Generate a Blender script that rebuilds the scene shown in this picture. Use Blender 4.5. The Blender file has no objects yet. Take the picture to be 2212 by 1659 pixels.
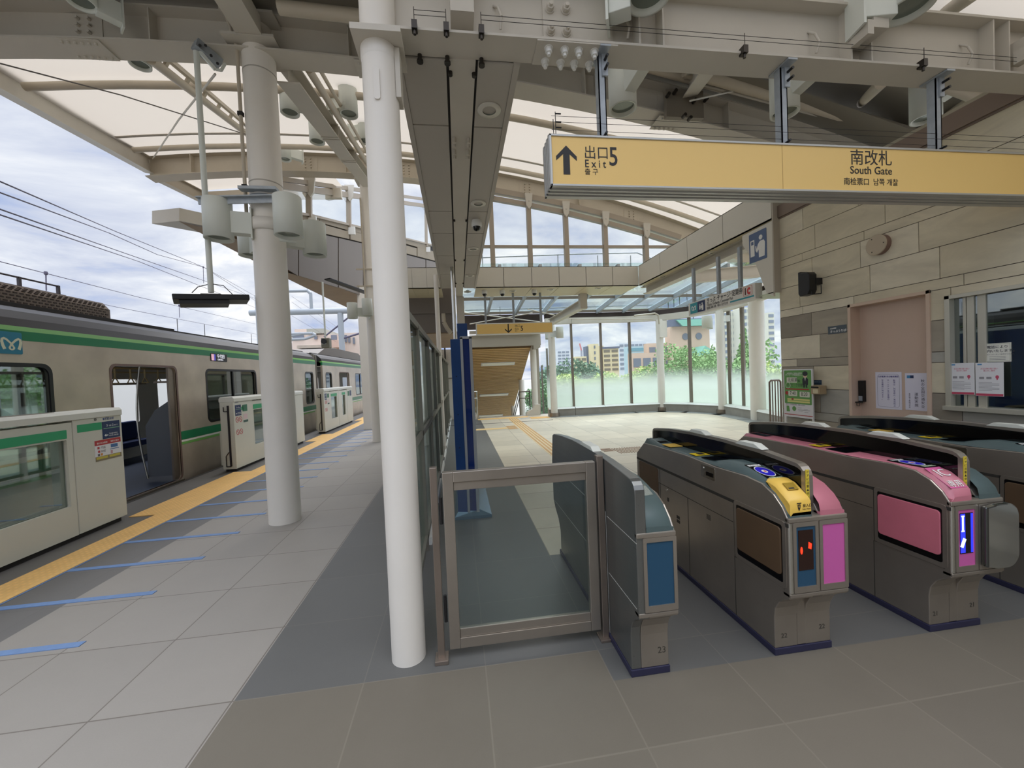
import bpy, math, random
import numpy as np
from mathutils import Vector, Matrix

random.seed(7)
scene = bpy.context.scene
COL = scene.collection

# ---------------------------------------------------------------- camera
FPX, YAW, PITCH, ROLL, CAMH = 852.942, 0.134200845, 0.02514208, -0.0424370881, 1.5
def _rot():
    c, s = math.cos(YAW), math.sin(YAW); Rz = np.array([[c, -s, 0], [s, c, 0], [0, 0, 1]])
    B = np.array([[1, 0, 0], [0, 0, -1], [0, 1, 0.]])
    c, s = math.cos(PITCH), math.sin(PITCH); Rx = np.array([[1, 0, 0], [0, c, -s], [0, s, c]])
    c, s = math.cos(ROLL), math.sin(ROLL); Rr = np.array([[c, -s, 0], [s, c, 0], [0, 0, 1]])
    return Rr @ Rx @ B @ Rz
CM = _rot()
cam_data = bpy.data.cameras.new('camera')
cam = bpy.data.objects.new('camera', cam_data); COL.objects.link(cam)
cam_data.sensor_fit = 'HORIZONTAL'; cam_data.sensor_width = 36.0
cam_data.lens = FPX * 36.0 / 2212.0
cam_data.clip_start = 0.05; cam_data.clip_end = 800
cam_data.display_size = 0.1
_r = CM.T
cam.matrix_world = Matrix(((_r[0][0], -_r[0][1], -_r[0][2], 0), (_r[1][0], -_r[1][1], -_r[1][2], 0),
                           (_r[2][0], -_r[2][1], -_r[2][2], CAMH), (0, 0, 0, 1)))
scene.camera = cam

# where a sight line meets a plane of the place (used to read sizes and positions off the survey photo)
def _ray(x, y): return CM.T @ np.array([(x - 1106) / FPX, (y - 829.5) / FPX, 1])
def onZ(x, y, z=0.0): d = _ray(x, y); t = (z - CAMH) / d[2]; return Vector((d[0]*t, d[1]*t, z))
def onY(x, y, Y): d = _ray(x, y); t = Y / d[1]; return Vector((d[0]*t, Y, CAMH + d[2]*t))
def onX(x, y, X): d = _ray(x, y); t = X / d[0]; return Vector((X, d[1]*t, CAMH + d[2]*t))
def onL(x, y, a, b):   # vertical plane through plan points a, b
    d = _ray(x, y); nx, ny = -(b[1]-a[1]), b[0]-a[0]
    t = (a[0]*nx + a[1]*ny) / (d[0]*nx + d[1]*ny); return Vector((d[0]*t, d[1]*t, CAMH + d[2]*t))

# ---------------------------------------------------------------- world and light
world = bpy.data.worlds.new('overcast_sky'); scene.world = world; world.use_nodes = True
nt = world.node_tree; nt.nodes.clear()
def N(t, **k):
    n = nt.nodes.new(t)
    for a, b in k.items(): setattr(n, a, b)
    return n
out = N('ShaderNodeOutputWorld'); bg = N('ShaderNodeBackground'); tc = N('ShaderNodeTexCoord')
sep = N('ShaderNodeSeparateXYZ'); nt.links.new(tc.outputs['Generated'], sep.inputs[0])
addz = N('ShaderNodeMath', operation='ADD'); addz.inputs[1].default_value = 0.22; nt.links.new(sep.outputs[2], addz.inputs[0])
mx = N('ShaderNodeMath', operation='MAXIMUM'); mx.inputs[1].default_value = 0.08; nt.links.new(addz.outputs[0], mx.inputs[0])
dx = N('ShaderNodeMath', operation='DIVIDE'); dy = N('ShaderNodeMath', operation='DIVIDE')
nt.links.new(sep.outputs[0], dx.inputs[0]); nt.links.new(mx.outputs[0], dx.inputs[1])
nt.links.new(sep.outputs[1], dy.inputs[0]); nt.links.new(mx.outputs[0], dy.inputs[1])
cmb = N('ShaderNodeCombineXYZ'); nt.links.new(dx.outputs[0], cmb.inputs[0]); nt.links.new(dy.outputs[0], cmb.inputs[1])
noi = N('ShaderNodeTexNoise'); noi.inputs['Scale'].default_value = 1.5; noi.inputs['Detail'].default_value = 8; noi.inputs['Roughness'].default_value = 0.6
noi.inputs['Distortion'].default_value = 0.35
nt.links.new(cmb.outputs[0], noi.inputs['Vector'])
ramp = N('ShaderNodeValToRGB'); nt.links.new(noi.outputs[0], ramp.inputs[0])
cr = ramp.color_ramp; cr.elements[0].position = 0.33; cr.elements[0].color = (0.36, 0.46, 0.72, 1)
cr.elements[1].position = 0.62; cr.elements[1].color = (1.0, 1.0, 1.0, 1)
e = cr.elements.new(0.44); e.color = (0.60, 0.65, 0.78, 1)
e = cr.elements.new(0.53); e.color = (0.76, 0.80, 0.88, 1)
SKY_ZENITH = 5.2
mr = N('ShaderNodeMapRange'); mr.inputs['From Min'].default_value = 0.45; mr.inputs['From Max'].default_value = 1.0
mr.inputs['To Min'].default_value = 1.0; mr.inputs['To Max'].default_value = SKY_ZENITH; nt.links.new(sep.outputs[2], mr.inputs[0])
nt.links.new(ramp.outputs[0], bg.inputs[0]); mr.inputs['To Min'].default_value = 0.86; nt.links.new(mr.outputs[0], bg.inputs[1]); nt.links.new(bg.outputs[0], out.inputs[0])
sun_data = bpy.data.lights.new('sun', 'SUN'); sun_data.energy = 1.2; sun_data.angle = math.radians(35); sun_data.color = (1.0, 0.96, 0.9)
sun = bpy.data.objects.new('sun', sun_data); COL.objects.link(sun)
sun.rotation_euler = (math.radians(-38), math.radians(12), 0); sun.location = (0, 0, 30)

scene.view_settings.view_transform = 'Standard'; scene.view_settings.look = 'None'
scene.view_settings.gamma = 1; scene.view_settings.exposure = 0.32
try: scene.view_settings.use_curve_mapping = False
except Exception: pass
scene.cycles.max_bounces = 12; scene.cycles.diffuse_bounces = 5; scene.cycles.glossy_bounces = 4
scene.cycles.transparent_max_bounces = 24; scene.cycles.transmission_bounces = 6
scene.cycles.use_denoising = True
scene.cycles.sample_clamp_indirect = 8

# ---------------------------------------------------------------- materials
def lin(c):
    return tuple(((v/255)/12.92 if v/255 <= 0.04045 else (((v/255)+0.055)/1.055)**2.4) for v in c)
MATS = {}
def mat(name, rgb, rough=0.5, metal=0.0, spec=0.5, var=None, bump=None, emit=None, coat=0):
    """var = (scale, amount) broad tone variation; bump = (scale, strength)"""
    if name in MATS: return MATS[name]
    m = bpy.data.materials.new(name); m.use_nodes = True; t = m.node_tree; p = t.nodes['Principled BSDF']
    c = lin(rgb); p.inputs['Base Color'].default_value = (*c, 1); p.inputs['Roughness'].default_value = rough
    p.inputs['Metallic'].default_value = metal; p.inputs['Specular IOR Level'].default_value = spec
    if coat: p.inputs['Coat Weight'].default_value = coat
    if var or bump:
        g = t.nodes.new('ShaderNodeTexCoord')
    if var:
        n = t.nodes.new('ShaderNodeTexNoise'); n.inputs['Scale'].default_value = var[0]; n.inputs['Detail'].default_value = 6
        n.inputs['Roughness'].default_value = 0.6
        t.links.new(g.outputs['Object'], n.inputs['Vector'])
        mp = t.nodes.new('ShaderNodeMapRange'); mp.inputs['From Min'].default_value = 0.3; mp.inputs['From Max'].default_value = 0.7
        mp.inputs['To Min'].default_value = 1-var[1]; mp.inputs['To Max'].default_value = 1+var[1]; t.links.new(n.outputs[0], mp.inputs[0])
        vm = t.nodes.new('ShaderNodeVectorMath'); vm.operation = 'SCALE'; vm.inputs[0].default_value = c
        t.links.new(mp.outputs[0], vm.inputs['Scale']); t.links.new(vm.outputs[0], p.inputs['Base Color'])
    if bump:
        n = t.nodes.new('ShaderNodeTexNoise'); n.inputs['Scale'].default_value = bump[0]; n.inputs['Detail'].default_value = 4
        t.links.new(g.outputs['Object'], n.inputs['Vector'])
        b = t.nodes.new('ShaderNodeBump'); b.inputs['Strength'].default_value = bump[1]; b.inputs['Distance'].default_value = 0.01
        t.links.new(n.outputs[0], b.inputs['Height']); t.links.new(b.outputs[0], p.inputs['Normal'])
    if emit:
        p.inputs['Emission Color'].default_value = (*lin(emit[0]), 1); p.inputs['Emission Strength'].default_value = emit[1]
    MATS[name] = m; return m

def mat_brushed(name, rgb, rough=0.36, axis=1):
    """brushed stainless steel: fine streaks along one axis, soft blotches"""
    m = bpy.data.materials.new(name); m.use_nodes = True; t = m.node_tree; p = t.nodes['Principled BSDF']
    c = lin(rgb); p.inputs['Metallic'].default_value = 0.8
    g = t.nodes.new('ShaderNodeTexCoord'); mp = t.nodes.new('ShaderNodeMapping')
    sc = [90, 90, 90]; sc[axis] = 1.2; mp.inputs['Scale'].default_value = sc
    t.links.new(g.outputs['Object'], mp.inputs[0])
    n = t.nodes.new('ShaderNodeTexNoise'); n.inputs['Scale'].default_value = 1.0; n.inputs['Detail'].default_value = 3; t.links.new(mp.outputs[0], n.inputs['Vector'])
    r = t.nodes.new('ShaderNodeMapRange'); r.inputs['To Min'].default_value = rough-0.06; r.inputs['To Max'].default_value = rough+0.06
    t.links.new(n.outputs[0], r.inputs[0]); t.links.new(r.outputs[0], p.inputs['Roughness'])
    n2 = t.nodes.new('ShaderNodeTexNoise'); n2.inputs['Scale'].default_value = 2.2; n2.inputs['Detail'].default_value = 4; t.links.new(g.outputs['Object'], n2.inputs['Vector'])
    r2 = t.nodes.new('ShaderNodeMapRange'); r2.inputs['From Min'].default_value = .3; r2.inputs['From Max'].default_value = .7
    r2.inputs['To Min'].default_value = .86; r2.inputs['To Max'].default_value = 1.12; t.links.new(n2.outputs[0], r2.inputs[0])
    vm = t.nodes.new('ShaderNodeVectorMath'); vm.operation = 'SCALE'; vm.inputs[0].default_value = c
    t.links.new(r2.outputs[0], vm.inputs['Scale']); t.links.new(vm.outputs[0], p.inputs['Base Color'])
    b = t.nodes.new('ShaderNodeBump'); b.inputs['Strength'].default_value = 0.05; b.inputs['Distance'].default_value = 0.002
    t.links.new(n.outputs[0], b.inputs['Height']); t.links.new(b.outputs[0], p.inputs['Normal'])
    MATS[name] = m; return m

def mat_glass(name, tint=(235, 245, 240), refl=0.12, rough=0.02, dark=0.0):
    m = bpy.data.materials.new(name); m.use_nodes = True; t = m.node_tree; t.nodes.clear()
    o = t.nodes.new('ShaderNodeOutputMaterial'); a = t.nodes.new('ShaderNodeBsdfTransparent'); a.inputs[0].default_value = (*lin(tint), 1)
    g = t.nodes.new('ShaderNodeBsdfGlossy'); g.inputs['Roughness'].default_value = rough; g.inputs[0].default_value = (.9, .95, .95, 1)
    lw = t.nodes.new('ShaderNodeLayerWeight'); lw.inputs[0].default_value = 0.15
    mm = t.nodes.new('ShaderNodeMath'); mm.operation = 'MULTIPLY_ADD'; mm.inputs[1].default_value = 0.5; mm.inputs[2].default_value = refl*0.4
    t.links.new(lw.outputs['Fresnel'], mm.inputs[0])
    x = t.nodes.new('ShaderNodeMixShader'); t.links.new(mm.outputs[0], x.inputs[0]); t.links.new(a.outputs[0], x.inputs[1]); t.links.new(g.outputs[0], x.inputs[2])
    t.links.new(x.outputs[0], o.inputs[0]); MATS[name] = m; return m

def mat_frost(name, z0, z1):
    """clear glass with a mint film that thickens downwards, a real printed gradient on the panes"""
    m = bpy.data.materials.new(name); m.use_nodes = True; t = m.node_tree; t.nodes.clear()
    o = t.nodes.new('ShaderNodeOutputMaterial'); a = t.nodes.new('ShaderNodeBsdfTransparent'); a.inputs[0].default_value = (.94, .97, .97, 1)
    d = t.nodes.new('ShaderNodeBsdfDiffuse'); d.inputs[0].default_value = (*lin((214, 226, 218)), 1)
    tr = t.nodes.new('ShaderNodeBsdfTranslucent'); tr.inputs[0].default_value = (*lin((236, 246, 240)), 1)
    dm = t.nodes.new('ShaderNodeMixShader'); dm.inputs[0].default_value = 0.75
    t.links.new(d.outputs[0], dm.inputs[1]); t.links.new(tr.outputs[0], dm.inputs[2])
    g = t.nodes.new('ShaderNodeNewGeometry'); s = t.nodes.new('ShaderNodeSeparateXYZ'); t.links.new(g.outputs['Position'], s.inputs[0])
    mr = t.nodes.new('ShaderNodeMapRange'); mr.interpolation_type = 'SMOOTHSTEP'; mr.inputs['From Min'].default_value = z0; mr.inputs['From Max'].default_value = z1
    mr.inputs['To Min'].default_value = 0.96; mr.inputs['To Max'].default_value = 0.03; t.links.new(s.outputs[2], mr.inputs[0])
    x = t.nodes.new('ShaderNodeMixShader'); t.links.new(mr.outputs[0], x.inputs[0]); t.links.new(a.outputs[0], x.inputs[1]); t.links.new(dm.outputs[0], x.inputs[2])
    t.links.new(x.outputs[0], o.inputs[0]); MATS[name] = m; return m

def mat_membrane(name):
    m = bpy.data.materials.new(name); m.use_nodes = True; t = m.node_tree; t.nodes.clear()
    o = t.nodes.new('ShaderNodeOutputMaterial')
    d = t.nodes.new('ShaderNodeBsdfDiffuse'); d.inputs[0].default_value = (.75, .73, .70, 1)
    tr = t.nodes.new('ShaderNodeBsdfTranslucent'); tr.inputs[0].default_value = (*lin((180, 170, 156)), 1)
    x = t.nodes.new('ShaderNodeMixShader'); x.inputs[0].default_value = 0.52
    t.links.new(d.outputs[0], x.inputs[1]); t.links.new(tr.outputs[0], x.inputs[2]); t.links.new(x.outputs[0], o.inputs[0]); MATS[name] = m; return m

def mat_tiles(name, rgb, joint, px=0.6045, x0=0.0713, py=0.5653, y0=2.012, w=0.0035, rough=0.55, var=0.10, mottle=0.05):
    """floor tiles: joints on a grid in world X/Y, each tile its own slight tone"""
    m = bpy.data.materials.new(name); m.use_nodes = True; t = m.node_tree; p = t.nodes['Principled BSDF']; L = t.links.new
    g = t.nodes.new('ShaderNodeNewGeometry'); s = t.nodes.new('ShaderNodeSeparateXYZ'); L(g.outputs['Position'], s.inputs[0])
    def M(op, a, b=None):
        n = t.nodes.new('ShaderNodeMath'); n.operation = op
        for i, v in enumerate((a, b)):
            if v is None: continue
            if isinstance(v, (int, float)): n.inputs[i].default_value = v
            else: L(v, n.inputs[i])
        return n.outputs[0]
    def cell(c, off, per):
        u = M('DIVIDE', M('SUBTRACT', c, off), per); fl = M('FLOOR', u); fr = M('SUBTRACT', u, fl)
        dist = M('MULTIPLY', M('MINIMUM', fr, M('SUBTRACT', 1.0, fr)), per)
        return fl, M('LESS_THAN', dist, w)
    fx, jx = cell(s.outputs[0], x0, px); fy, jy = cell(s.outputs[1], y0, py)
    j = M('MAXIMUM', jx, jy)
    cb = t.nodes.new('ShaderNodeCombineXYZ'); L(fx, cb.inputs[0]); L(fy, cb.inputs[1])
    wn = t.nodes.new('ShaderNodeTexWhiteNoise'); L(cb.outputs[0], wn.inputs['Vector'])
    n = t.nodes.new('ShaderNodeTexNoise'); n.inputs['Scale'].default_value = 3.5; n.inputs['Detail'].default_value = 8; n.inputs['Roughness'].default_value = .7; L(g.outputs['Position'], n.inputs['Vector'])
    n2 = t.nodes.new('ShaderNodeTexNoise'); n2.inputs['Scale'].default_value = 180; n2.inputs['Detail'].default_value = 2; L(g.outputs['Position'], n2.inputs['Vector'])
    k = M('ADD', M('MULTIPLY', M('SUBTRACT', wn.outputs[0], 0.5), var), M('MULTIPLY', M('SUBTRACT', n.outputs[0], 0.5), mottle*4))
    k = M('ADD', k, M('MULTIPLY', M('SUBTRACT', n2.outputs[0], 0.5), 0.10)); k = M('ADD', k, 1.0)
    vm = t.nodes.new('ShaderNodeVectorMath'); vm.operation = 'SCALE'; vm.inputs[0].default_value = lin(rgb); L(k, vm.inputs['Scale'])
    mix = t.nodes.new('ShaderNodeMix'); mix.data_type = 'RGBA'; L(j, mix.inputs[0]); L(vm.outputs[0], mix.inputs[6]); mix.inputs[7].default_value = (*lin(joint), 1)
    L(mix.outputs[2], p.inputs['Base Color']); p.inputs['Roughness'].default_value = rough
    b = t.nodes.new('ShaderNodeBump'); b.inputs['Strength'].default_value = .25; b.inputs['Distance'].default_value = .004; b.invert = True
    L(j, b.inputs['Height']); L(b.outputs[0], p.inputs['Normal']); MATS[name] = m; return m

def mat_stone(name, rgb, seed):
    m = bpy.data.materials.new(name); m.use_nodes = True; t = m.node_tree; p = t.nodes['Principled BSDF']; L = t.links.new
    g = t.nodes.new('ShaderNodeTexCoord'); mp = t.nodes.new('ShaderNodeMapping'); mp.inputs['Location'].default_value = (seed, seed*2, seed*3)
    mp.inputs['Rotation'].default_value = (0.5 + seed*.3, 0, 0); mp.inputs['Scale'].default_value = (1, 1.3, 3.2)
    L(g.outputs['Object'], mp.inputs[0])
    n = t.nodes.new('ShaderNodeTexNoise'); n.inputs['Scale'].default_value = 1.8; n.inputs['Detail'].default_value = 8; n.inputs['Roughness'].default_value = .62; n.inputs['Distortion'].default_value = .6
    L(mp.outputs[0], n.inputs['Vector'])
    r = t.nodes.new('ShaderNodeMapRange'); r.inputs['From Min'].default_value = .3; r.inputs['From Max'].default_value = .7; r.inputs['To Min'].default_value = .87; r.inputs['To Max'].default_value = 1.13
    L(n.outputs[0], r.inputs[0]); vm = t.nodes.new('ShaderNodeVectorMath'); vm.operation = 'SCALE'; vm.inputs[0].default_value = lin(rgb)
    L(r.outputs[0], vm.inputs['Scale']); L(vm.outputs[0], p.inputs['Base Color']); p.inputs['Roughness'].default_value = .7
    b = t.nodes.new('ShaderNodeBump'); b.inputs['Strength'].default_value = .3; b.inputs['Distance'].default_value = .01; L(n.outputs[0], b.inputs['Height']); L(b.outputs[0], p.inputs['Normal'])
    MATS[name] = m; return m

W_STEEL = mat('painted_steel', (196, 190, 178), .5, var=(1.5, .05))
W_STEEL2 = mat('painted_steel_warm', (188, 178, 160), .5, var=(2, .06))
W_COLUMN = mat('column_paint', (226, 221, 212), .42, var=(3, .02))
GALV = mat('galvanised', (165, 172, 178), .45, .35, var=(12, .12))
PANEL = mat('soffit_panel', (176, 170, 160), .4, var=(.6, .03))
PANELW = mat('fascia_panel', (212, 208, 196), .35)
DARK = mat('dark_gap', (38, 34, 32), .7)
BLACK = mat('black_plastic', (20, 20, 22), .35)
BRONZE = mat('bronze_mullion', (122, 112, 100), .45, .3)
LAMPW = mat('lamp_housing', (216, 220, 212), .45)
LENS = mat('lamp_lens', (120, 128, 118), .15, .2)
STEEL = mat_brushed('brushed_steel', (168, 160, 150), .34, 1)
STEELV = mat_brushed('brushed_steel_post', (150, 138, 128), .36, 2)
CHROME = mat('chrome', (205, 205, 200), .18, 1.0)
WHITE = mat('white_paint', (230, 230, 226), .4)
GLASS = mat_glass('clear_glass', (250, 252, 252), .06)
GLASSG = mat_glass('screen_glass', (244, 250, 248), .05)
MEMB = mat_membrane('roof_membrane')

# ---------------------------------------------------------------- mesh builder
class MB:
    def __init__(s): s.v = []; s.f = []; s.mi = []; s.sm = []; s.c = 0
    def add(s, vs, fs, smooth=False):
        o = len(s.v); s.v += [tuple(v) for v in vs]
        for f in fs: s.f.append(tuple(i+o for i in f)); s.mi.append(s.c); s.sm.append(smooth)
        return s
    def mat(s, i): s.c = i; return s
    def box(s, x0, x1, y0, y1, z0, z1):
        if x0 > x1: x0, x1 = x1, x0
        if y0 > y1: y0, y1 = y1, y0
        if z0 > z1: z0, z1 = z1, z0
        return s.add([(x0,y0,z0),(x1,y0,z0),(x1,y1,z0),(x0,y1,z0),(x0,y0,z1),(x1,y0,z1),(x1,y1,z1),(x0,y1,z1)],
              [(0,3,2,1),(4,5,6,7),(0,1,5,4),(1,2,6,5),(2,3,7,6),(3,0,4,7)])
    def hexa(s, p):  # 8 points: bottom 4, top 4
        return s.add(p, [(0,3,2,1),(4,5,6,7),(0,1,5,4),(1,2,6,5),(2,3,7,6),(3,0,4,7)])
    def beam(s, p, q, w, h, up=(0,0,1)):
        p, q = Vector(p), Vector(q); d = (q-p).normalized(); u = Vector(up); r = d.cross(u)
        if r.length < 1e-4: r = d.cross(Vector((0,1,0)))
        r.normalize(); u = r.cross(d); a, b = r*w/2, u*h/2
        return s.hexa([p-a-b, p+a-b, q+a-b, q-a-b, p-a+b, p+a+b, q+a+b, q-a+b])
    def ibeam(s, p, q, w, h, tf=.014, tw=.01, up=(0,0,1)):
        """H section from p to q (axis line at mid height)"""
        U = Vector(up); 
        s.beam(Vector(p)+U*(h/2-tf/2), Vector(q)+U*(h/2-tf/2), w, tf, up)
        s.beam(Vector(p)-U*(h/2-tf/2), Vector(q)-U*(h/2-tf/2), w, tf, up)
        return s.beam(p, q, tw, h-2*tf, up)
    def tube(s, p, q, r, n=14, r2=None, caps=True):
        p, q = Vector(p), Vector(q); d = (q-p).normalized(); a = d.orthogonal().normalized(); b = d.cross(a); r2 = r if r2 is None else r2
        vs = [p + (a*math.cos(2*math.pi*i/n) + b*math.sin(2*math.pi*i/n))*r for i in range(n)] + \
             [q + (a*math.cos(2*math.pi*i/n) + b*math.sin(2*math.pi*i/n))*r2 for i in range(n)]
        s.add(vs, [(i, (i+1)%n, n+(i+1)%n, n+i) for i in range(n)], True)
        if caps: s.add(vs, [tuple(range(n-1,-1,-1)), tuple(range(n,2*n))])
        return s
    def path(s, pts, r, n=8):
        for a, b in zip(pts[:-1], pts[1:]):
            if (Vector(a)-Vector(b)).length > 1e-5: s.tube(a, b, r, n)
        return s
    def lathe(s, c, prof, n=24, axis='z', caps=True):
        """prof: (radius, height) pairs"""
        c = Vector(c); vs = []
        for r, h in prof:
            for i in range(n):
                a = 2*math.pi*i/n; x, y = r*math.cos(a), r*math.sin(a)
                vs.append(c + (Vector((x,y,h)) if axis == 'z' else Vector((h,x,y)) if axis == 'x' else Vector((x,h,y))))
        fs = []
        for k in range(len(prof)-1):
            for i in range(n):
                j = (i+1) % n; fs.append((k*n+i, k*n+j, (k+1)*n+j, (k+1)*n+i))
        s.add(vs, fs, True)
        if caps:
            m = len(prof)-1; s.add(vs, [tuple(range(n-1,-1,-1)), tuple(range(m*n, m*n+n))])
        return s
    def prism(s, poly, axis, a, b):
        n = len(poly)
        def P(u, v, w): return (w,u,v) if axis == 'x' else (u,w,v) if axis == 'y' else (u,v,w)
        vs = [P(u,v,a) for u,v in poly] + [P(u,v,b) for u,v in poly]
        return s.add(vs, [tuple(range(n-1,-1,-1)), tuple(range(n,2*n))] + [(i,(i+1)%n,n+(i+1)%n,n+i) for i in range(n)])
    def quad(s, a, b, c, d): return s.add([a,b,c,d], [(0,1,2,3)])
    def sheet(s, grid):   # rows of points
        m, n = len(grid), len(grid[0]); vs = [p for r in grid for p in r]
        return s.add(vs, [(i*n+j, i*n+j+1, (i+1)*n+j+1, (i+1)*n+j) for i in range(m-1) for j in range(n-1)], True)
    def mesh(s, me, M):
        vs = [M @ v.co for v in me.vertices]; return s.add(vs, [tuple(p.vertices) for p in me.polygons])
    def shape(s, outer, holes, o, r, u, t):
        """flat outline with holes, in plane (o; r, u), thickness t along r x u (towards the viewer)"""
        cu = bpy.data.curves.new('tmp', 'CURVE'); cu.dimensions = '2D'; cu.fill_mode = 'BOTH'; cu.extrude = t/2
        for pts in [outer]+holes:
            sp = cu.splines.new('POLY'); sp.points.add(len(pts)-1); sp.use_cyclic_u = True
            for i, (x, y) in enumerate(pts): sp.points[i].co = (x, y, 0, 1)
        ob = bpy.data.objects.new('tmp', cu); me = bpy.data.meshes.new_from_object(ob)
        r, u = Vector(r), Vector(u); n = r.cross(u); o = Vector(o) + n*t/2
        M = Matrix(((r.x,u.x,n.x,o.x),(r.y,u.y,n.y,o.y),(r.z,u.z,n.z,o.z),(0,0,0,1)))
        s.mesh(me, M); bpy.data.objects.remove(ob); bpy.data.curves.remove(cu); bpy.data.meshes.remove(me); return s
    def text(s, txt, o, r, u, size, t=.0015, align='LEFT', sx=1.0, bold=0.0, space=1.0, line=1.0):
        cu = bpy.data.curves.new('tmp', 'FONT'); cu.body = txt; cu.size = size; cu.extrude = t/2; cu.align_x = align
        cu.offset = bold; cu.space_character = space; cu.space_line = line; cu.resolution_u = 3
        ob = bpy.data.objects.new('tmp', cu); me = bpy.data.meshes.new_from_object(ob)
        r, u = Vector(r), Vector(u); n = r.cross(u); o = Vector(o) + n*t/2
        M = Matrix(((r.x*sx,u.x,n.x,o.x),(r.y*sx,u.y,n.y,o.y),(r.z*sx,u.z,n.z,o.z),(0,0,0,1)))
        s.mesh(me, M); bpy.data.objects.remove(ob); bpy.data.curves.remove(cu); bpy.data.meshes.remove(me); return s
    def plate(s, o, r, u, x0, x1, y0, y1, t=.001, lift=0.0):
        r, u = Vector(r), Vector(u); n = r.cross(u); o = Vector(o) + n*lift
        a, b, c, d = o+r*x0+u*y0, o+r*x1+u*y0, o+r*x1+u*y1, o+r*x0+u*y1
        return s.hexa([a, b, c, d, a+n*t, b+n*t, c+n*t, d+n*t])

def rrect(x0, x1, y0, y1, r, n=5):
    pts = []
    for cx, cy, a0 in ((x1-r, y1-r, 0), (x0+r, y1-r, 90), (x0+r, y0+r, 180), (x1-r, y0+r, 270)):
        for i in range(n+1):
            a = math.radians(a0 + 90*i/n); pts.append((cx+r*math.cos(a), cy+r*math.sin(a)))
    return pts
def circ(cx, cy, r, n=24, ry=None):
    ry = r if ry is None else ry
    return [(cx+r*math.cos(2*math.pi*i/n), cy+ry*math.sin(2*math.pi*i/n)) for i in range(n)]

ORG = {}
def obj(name, mb, mats, parent=None, bevel=0.0, seg=2):
    me = bpy.data.meshes.new(name); org = ORG.get(parent.name, Vector((0,0,0))) if parent else Vector((0,0,0))
    me.from_pydata([(v[0]-org[0], v[1]-org[1], v[2]-org[2]) for v in mb.v], [], mb.f)
    for m in (mats if isinstance(mats, (list, tuple)) else [mats]): me.materials.append(m)
    me.polygons.foreach_set('material_index', mb.mi); me.polygons.foreach_set('use_smooth', mb.sm); me.update()
    o = bpy.data.objects.new(name, me); COL.objects.link(o)
    if parent: o.parent = parent
    ORG[o.name] = org
    if bevel:
        b = o.modifiers.new('bevel', 'BEVEL'); b.width = bevel; b.segments = seg; b.limit_method = 'ANGLE'; b.angle_limit = math.radians(50)
        b.harden_normals = False
    return o
def tag(o, label=None, cat=None, group=None, kind=None):
    if label: o['label'] = label
    if cat: o['category'] = cat
    if group: o['group'] = group
    if kind: o['kind'] = kind
    return o
def thing(name, label, cat, loc=(0,0,0), group=None):
    o = bpy.data.objects.new(name, None); o.empty_display_size = .1; COL.objects.link(o); o.location = loc; ORG[o.name] = Vector(loc)
    return tag(o, label, cat, group)
def solo(name, mb, mats, label, cat, group=None, bevel=0.0, kind=None):
    return tag(obj(name, mb, mats, None, bevel), label, cat, group, kind)
def struct(name, mb, mats, bevel=0.0):
    o = obj(name, mb, mats, None, bevel); o['kind'] = 'structure'; return o
KIDS = {}
def copy_tree(o, loc=None, label=None, group=None, parent=None):
    c = o.copy(); COL.objects.link(c)
    if parent: c.parent = parent
    if loc is not None: c.location = loc
    if label: c['label'] = label
    if group: c['group'] = group
    ORG[c.name] = Vector(loc) if loc is not None else ORG.get(o.name, Vector((0,0,0)))
    for ch in list(o.children): copy_tree(ch, parent=c)
    return c
X, Y, Z = Vector((1,0,0)), Vector((0,1,0)), Vector((0,0,1))
# ================================================================ floors
LIGHT = mat_tiles('tile_light_grey', (144, 139, 132), (104, 97, 90), rough=.5, mottle=.03)
NEAR = mat_tiles('tile_warm_grey_shaded', (106, 100, 89), (116, 110, 98), rough=.5, mottle=.04)  # near tiles: part of the foreground shade is put into this darker grey
DK = mat_tiles('tile_dark_grey', (92, 92, 90), (104, 102, 97), rough=.4, mottle=.03, w=.0025)
DKP = mat_tiles('tile_platform_dark', (104, 102, 100), (96, 94, 92), rough=.5, mottle=.04, w=.002)
BEIGE = mat_tiles('tile_beige', (198, 186, 164), (146, 134, 114), rough=.42, w=.005, var=.2, mottle=.08)
Y0, Y1 = -7.0, 30.0
XE = -4.42   # platform edge
fl = MB()
fl.mat(0).box(-2.836, -1.128, 2.012, Y1, -.2, 0)                       # light platform tiles
fl.mat(0).box(-2.836, -1.128, Y0, 2.012, -.2, 0)
fl.mat(3).box(-3.34, -2.836, Y0, Y1, -.2, 0).box(XE, -3.34, Y0, Y1, -.2, 0)
fl.mat(2).box(-1.128, .6758, 2.012, Y1 if False else 13.9, -.2, 0)      # dark band beside the screen
fl.mat(2).box(.6758, 4.02, 1.795, 3.142, -.2, 0)                       # dark band under the gates
fl.mat(1).box(-1.128, .6758, Y0, 2.012, -.2, 0).box(.6758, 4.6, Y0, 1.795, -.2, 0)
fl.mat(4).box(.6758, 4.02, 3.142, 13.9, -.2, 0).box(4.02, 9.6, 4.5, 13.9, -.2, 0)
fl.mat(2).box(-1.128, -.35, 13.9, Y1, -.2, 0)
struct('floor', fl, [LIGHT, NEAR, DK, DKP, BEIGE])

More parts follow.
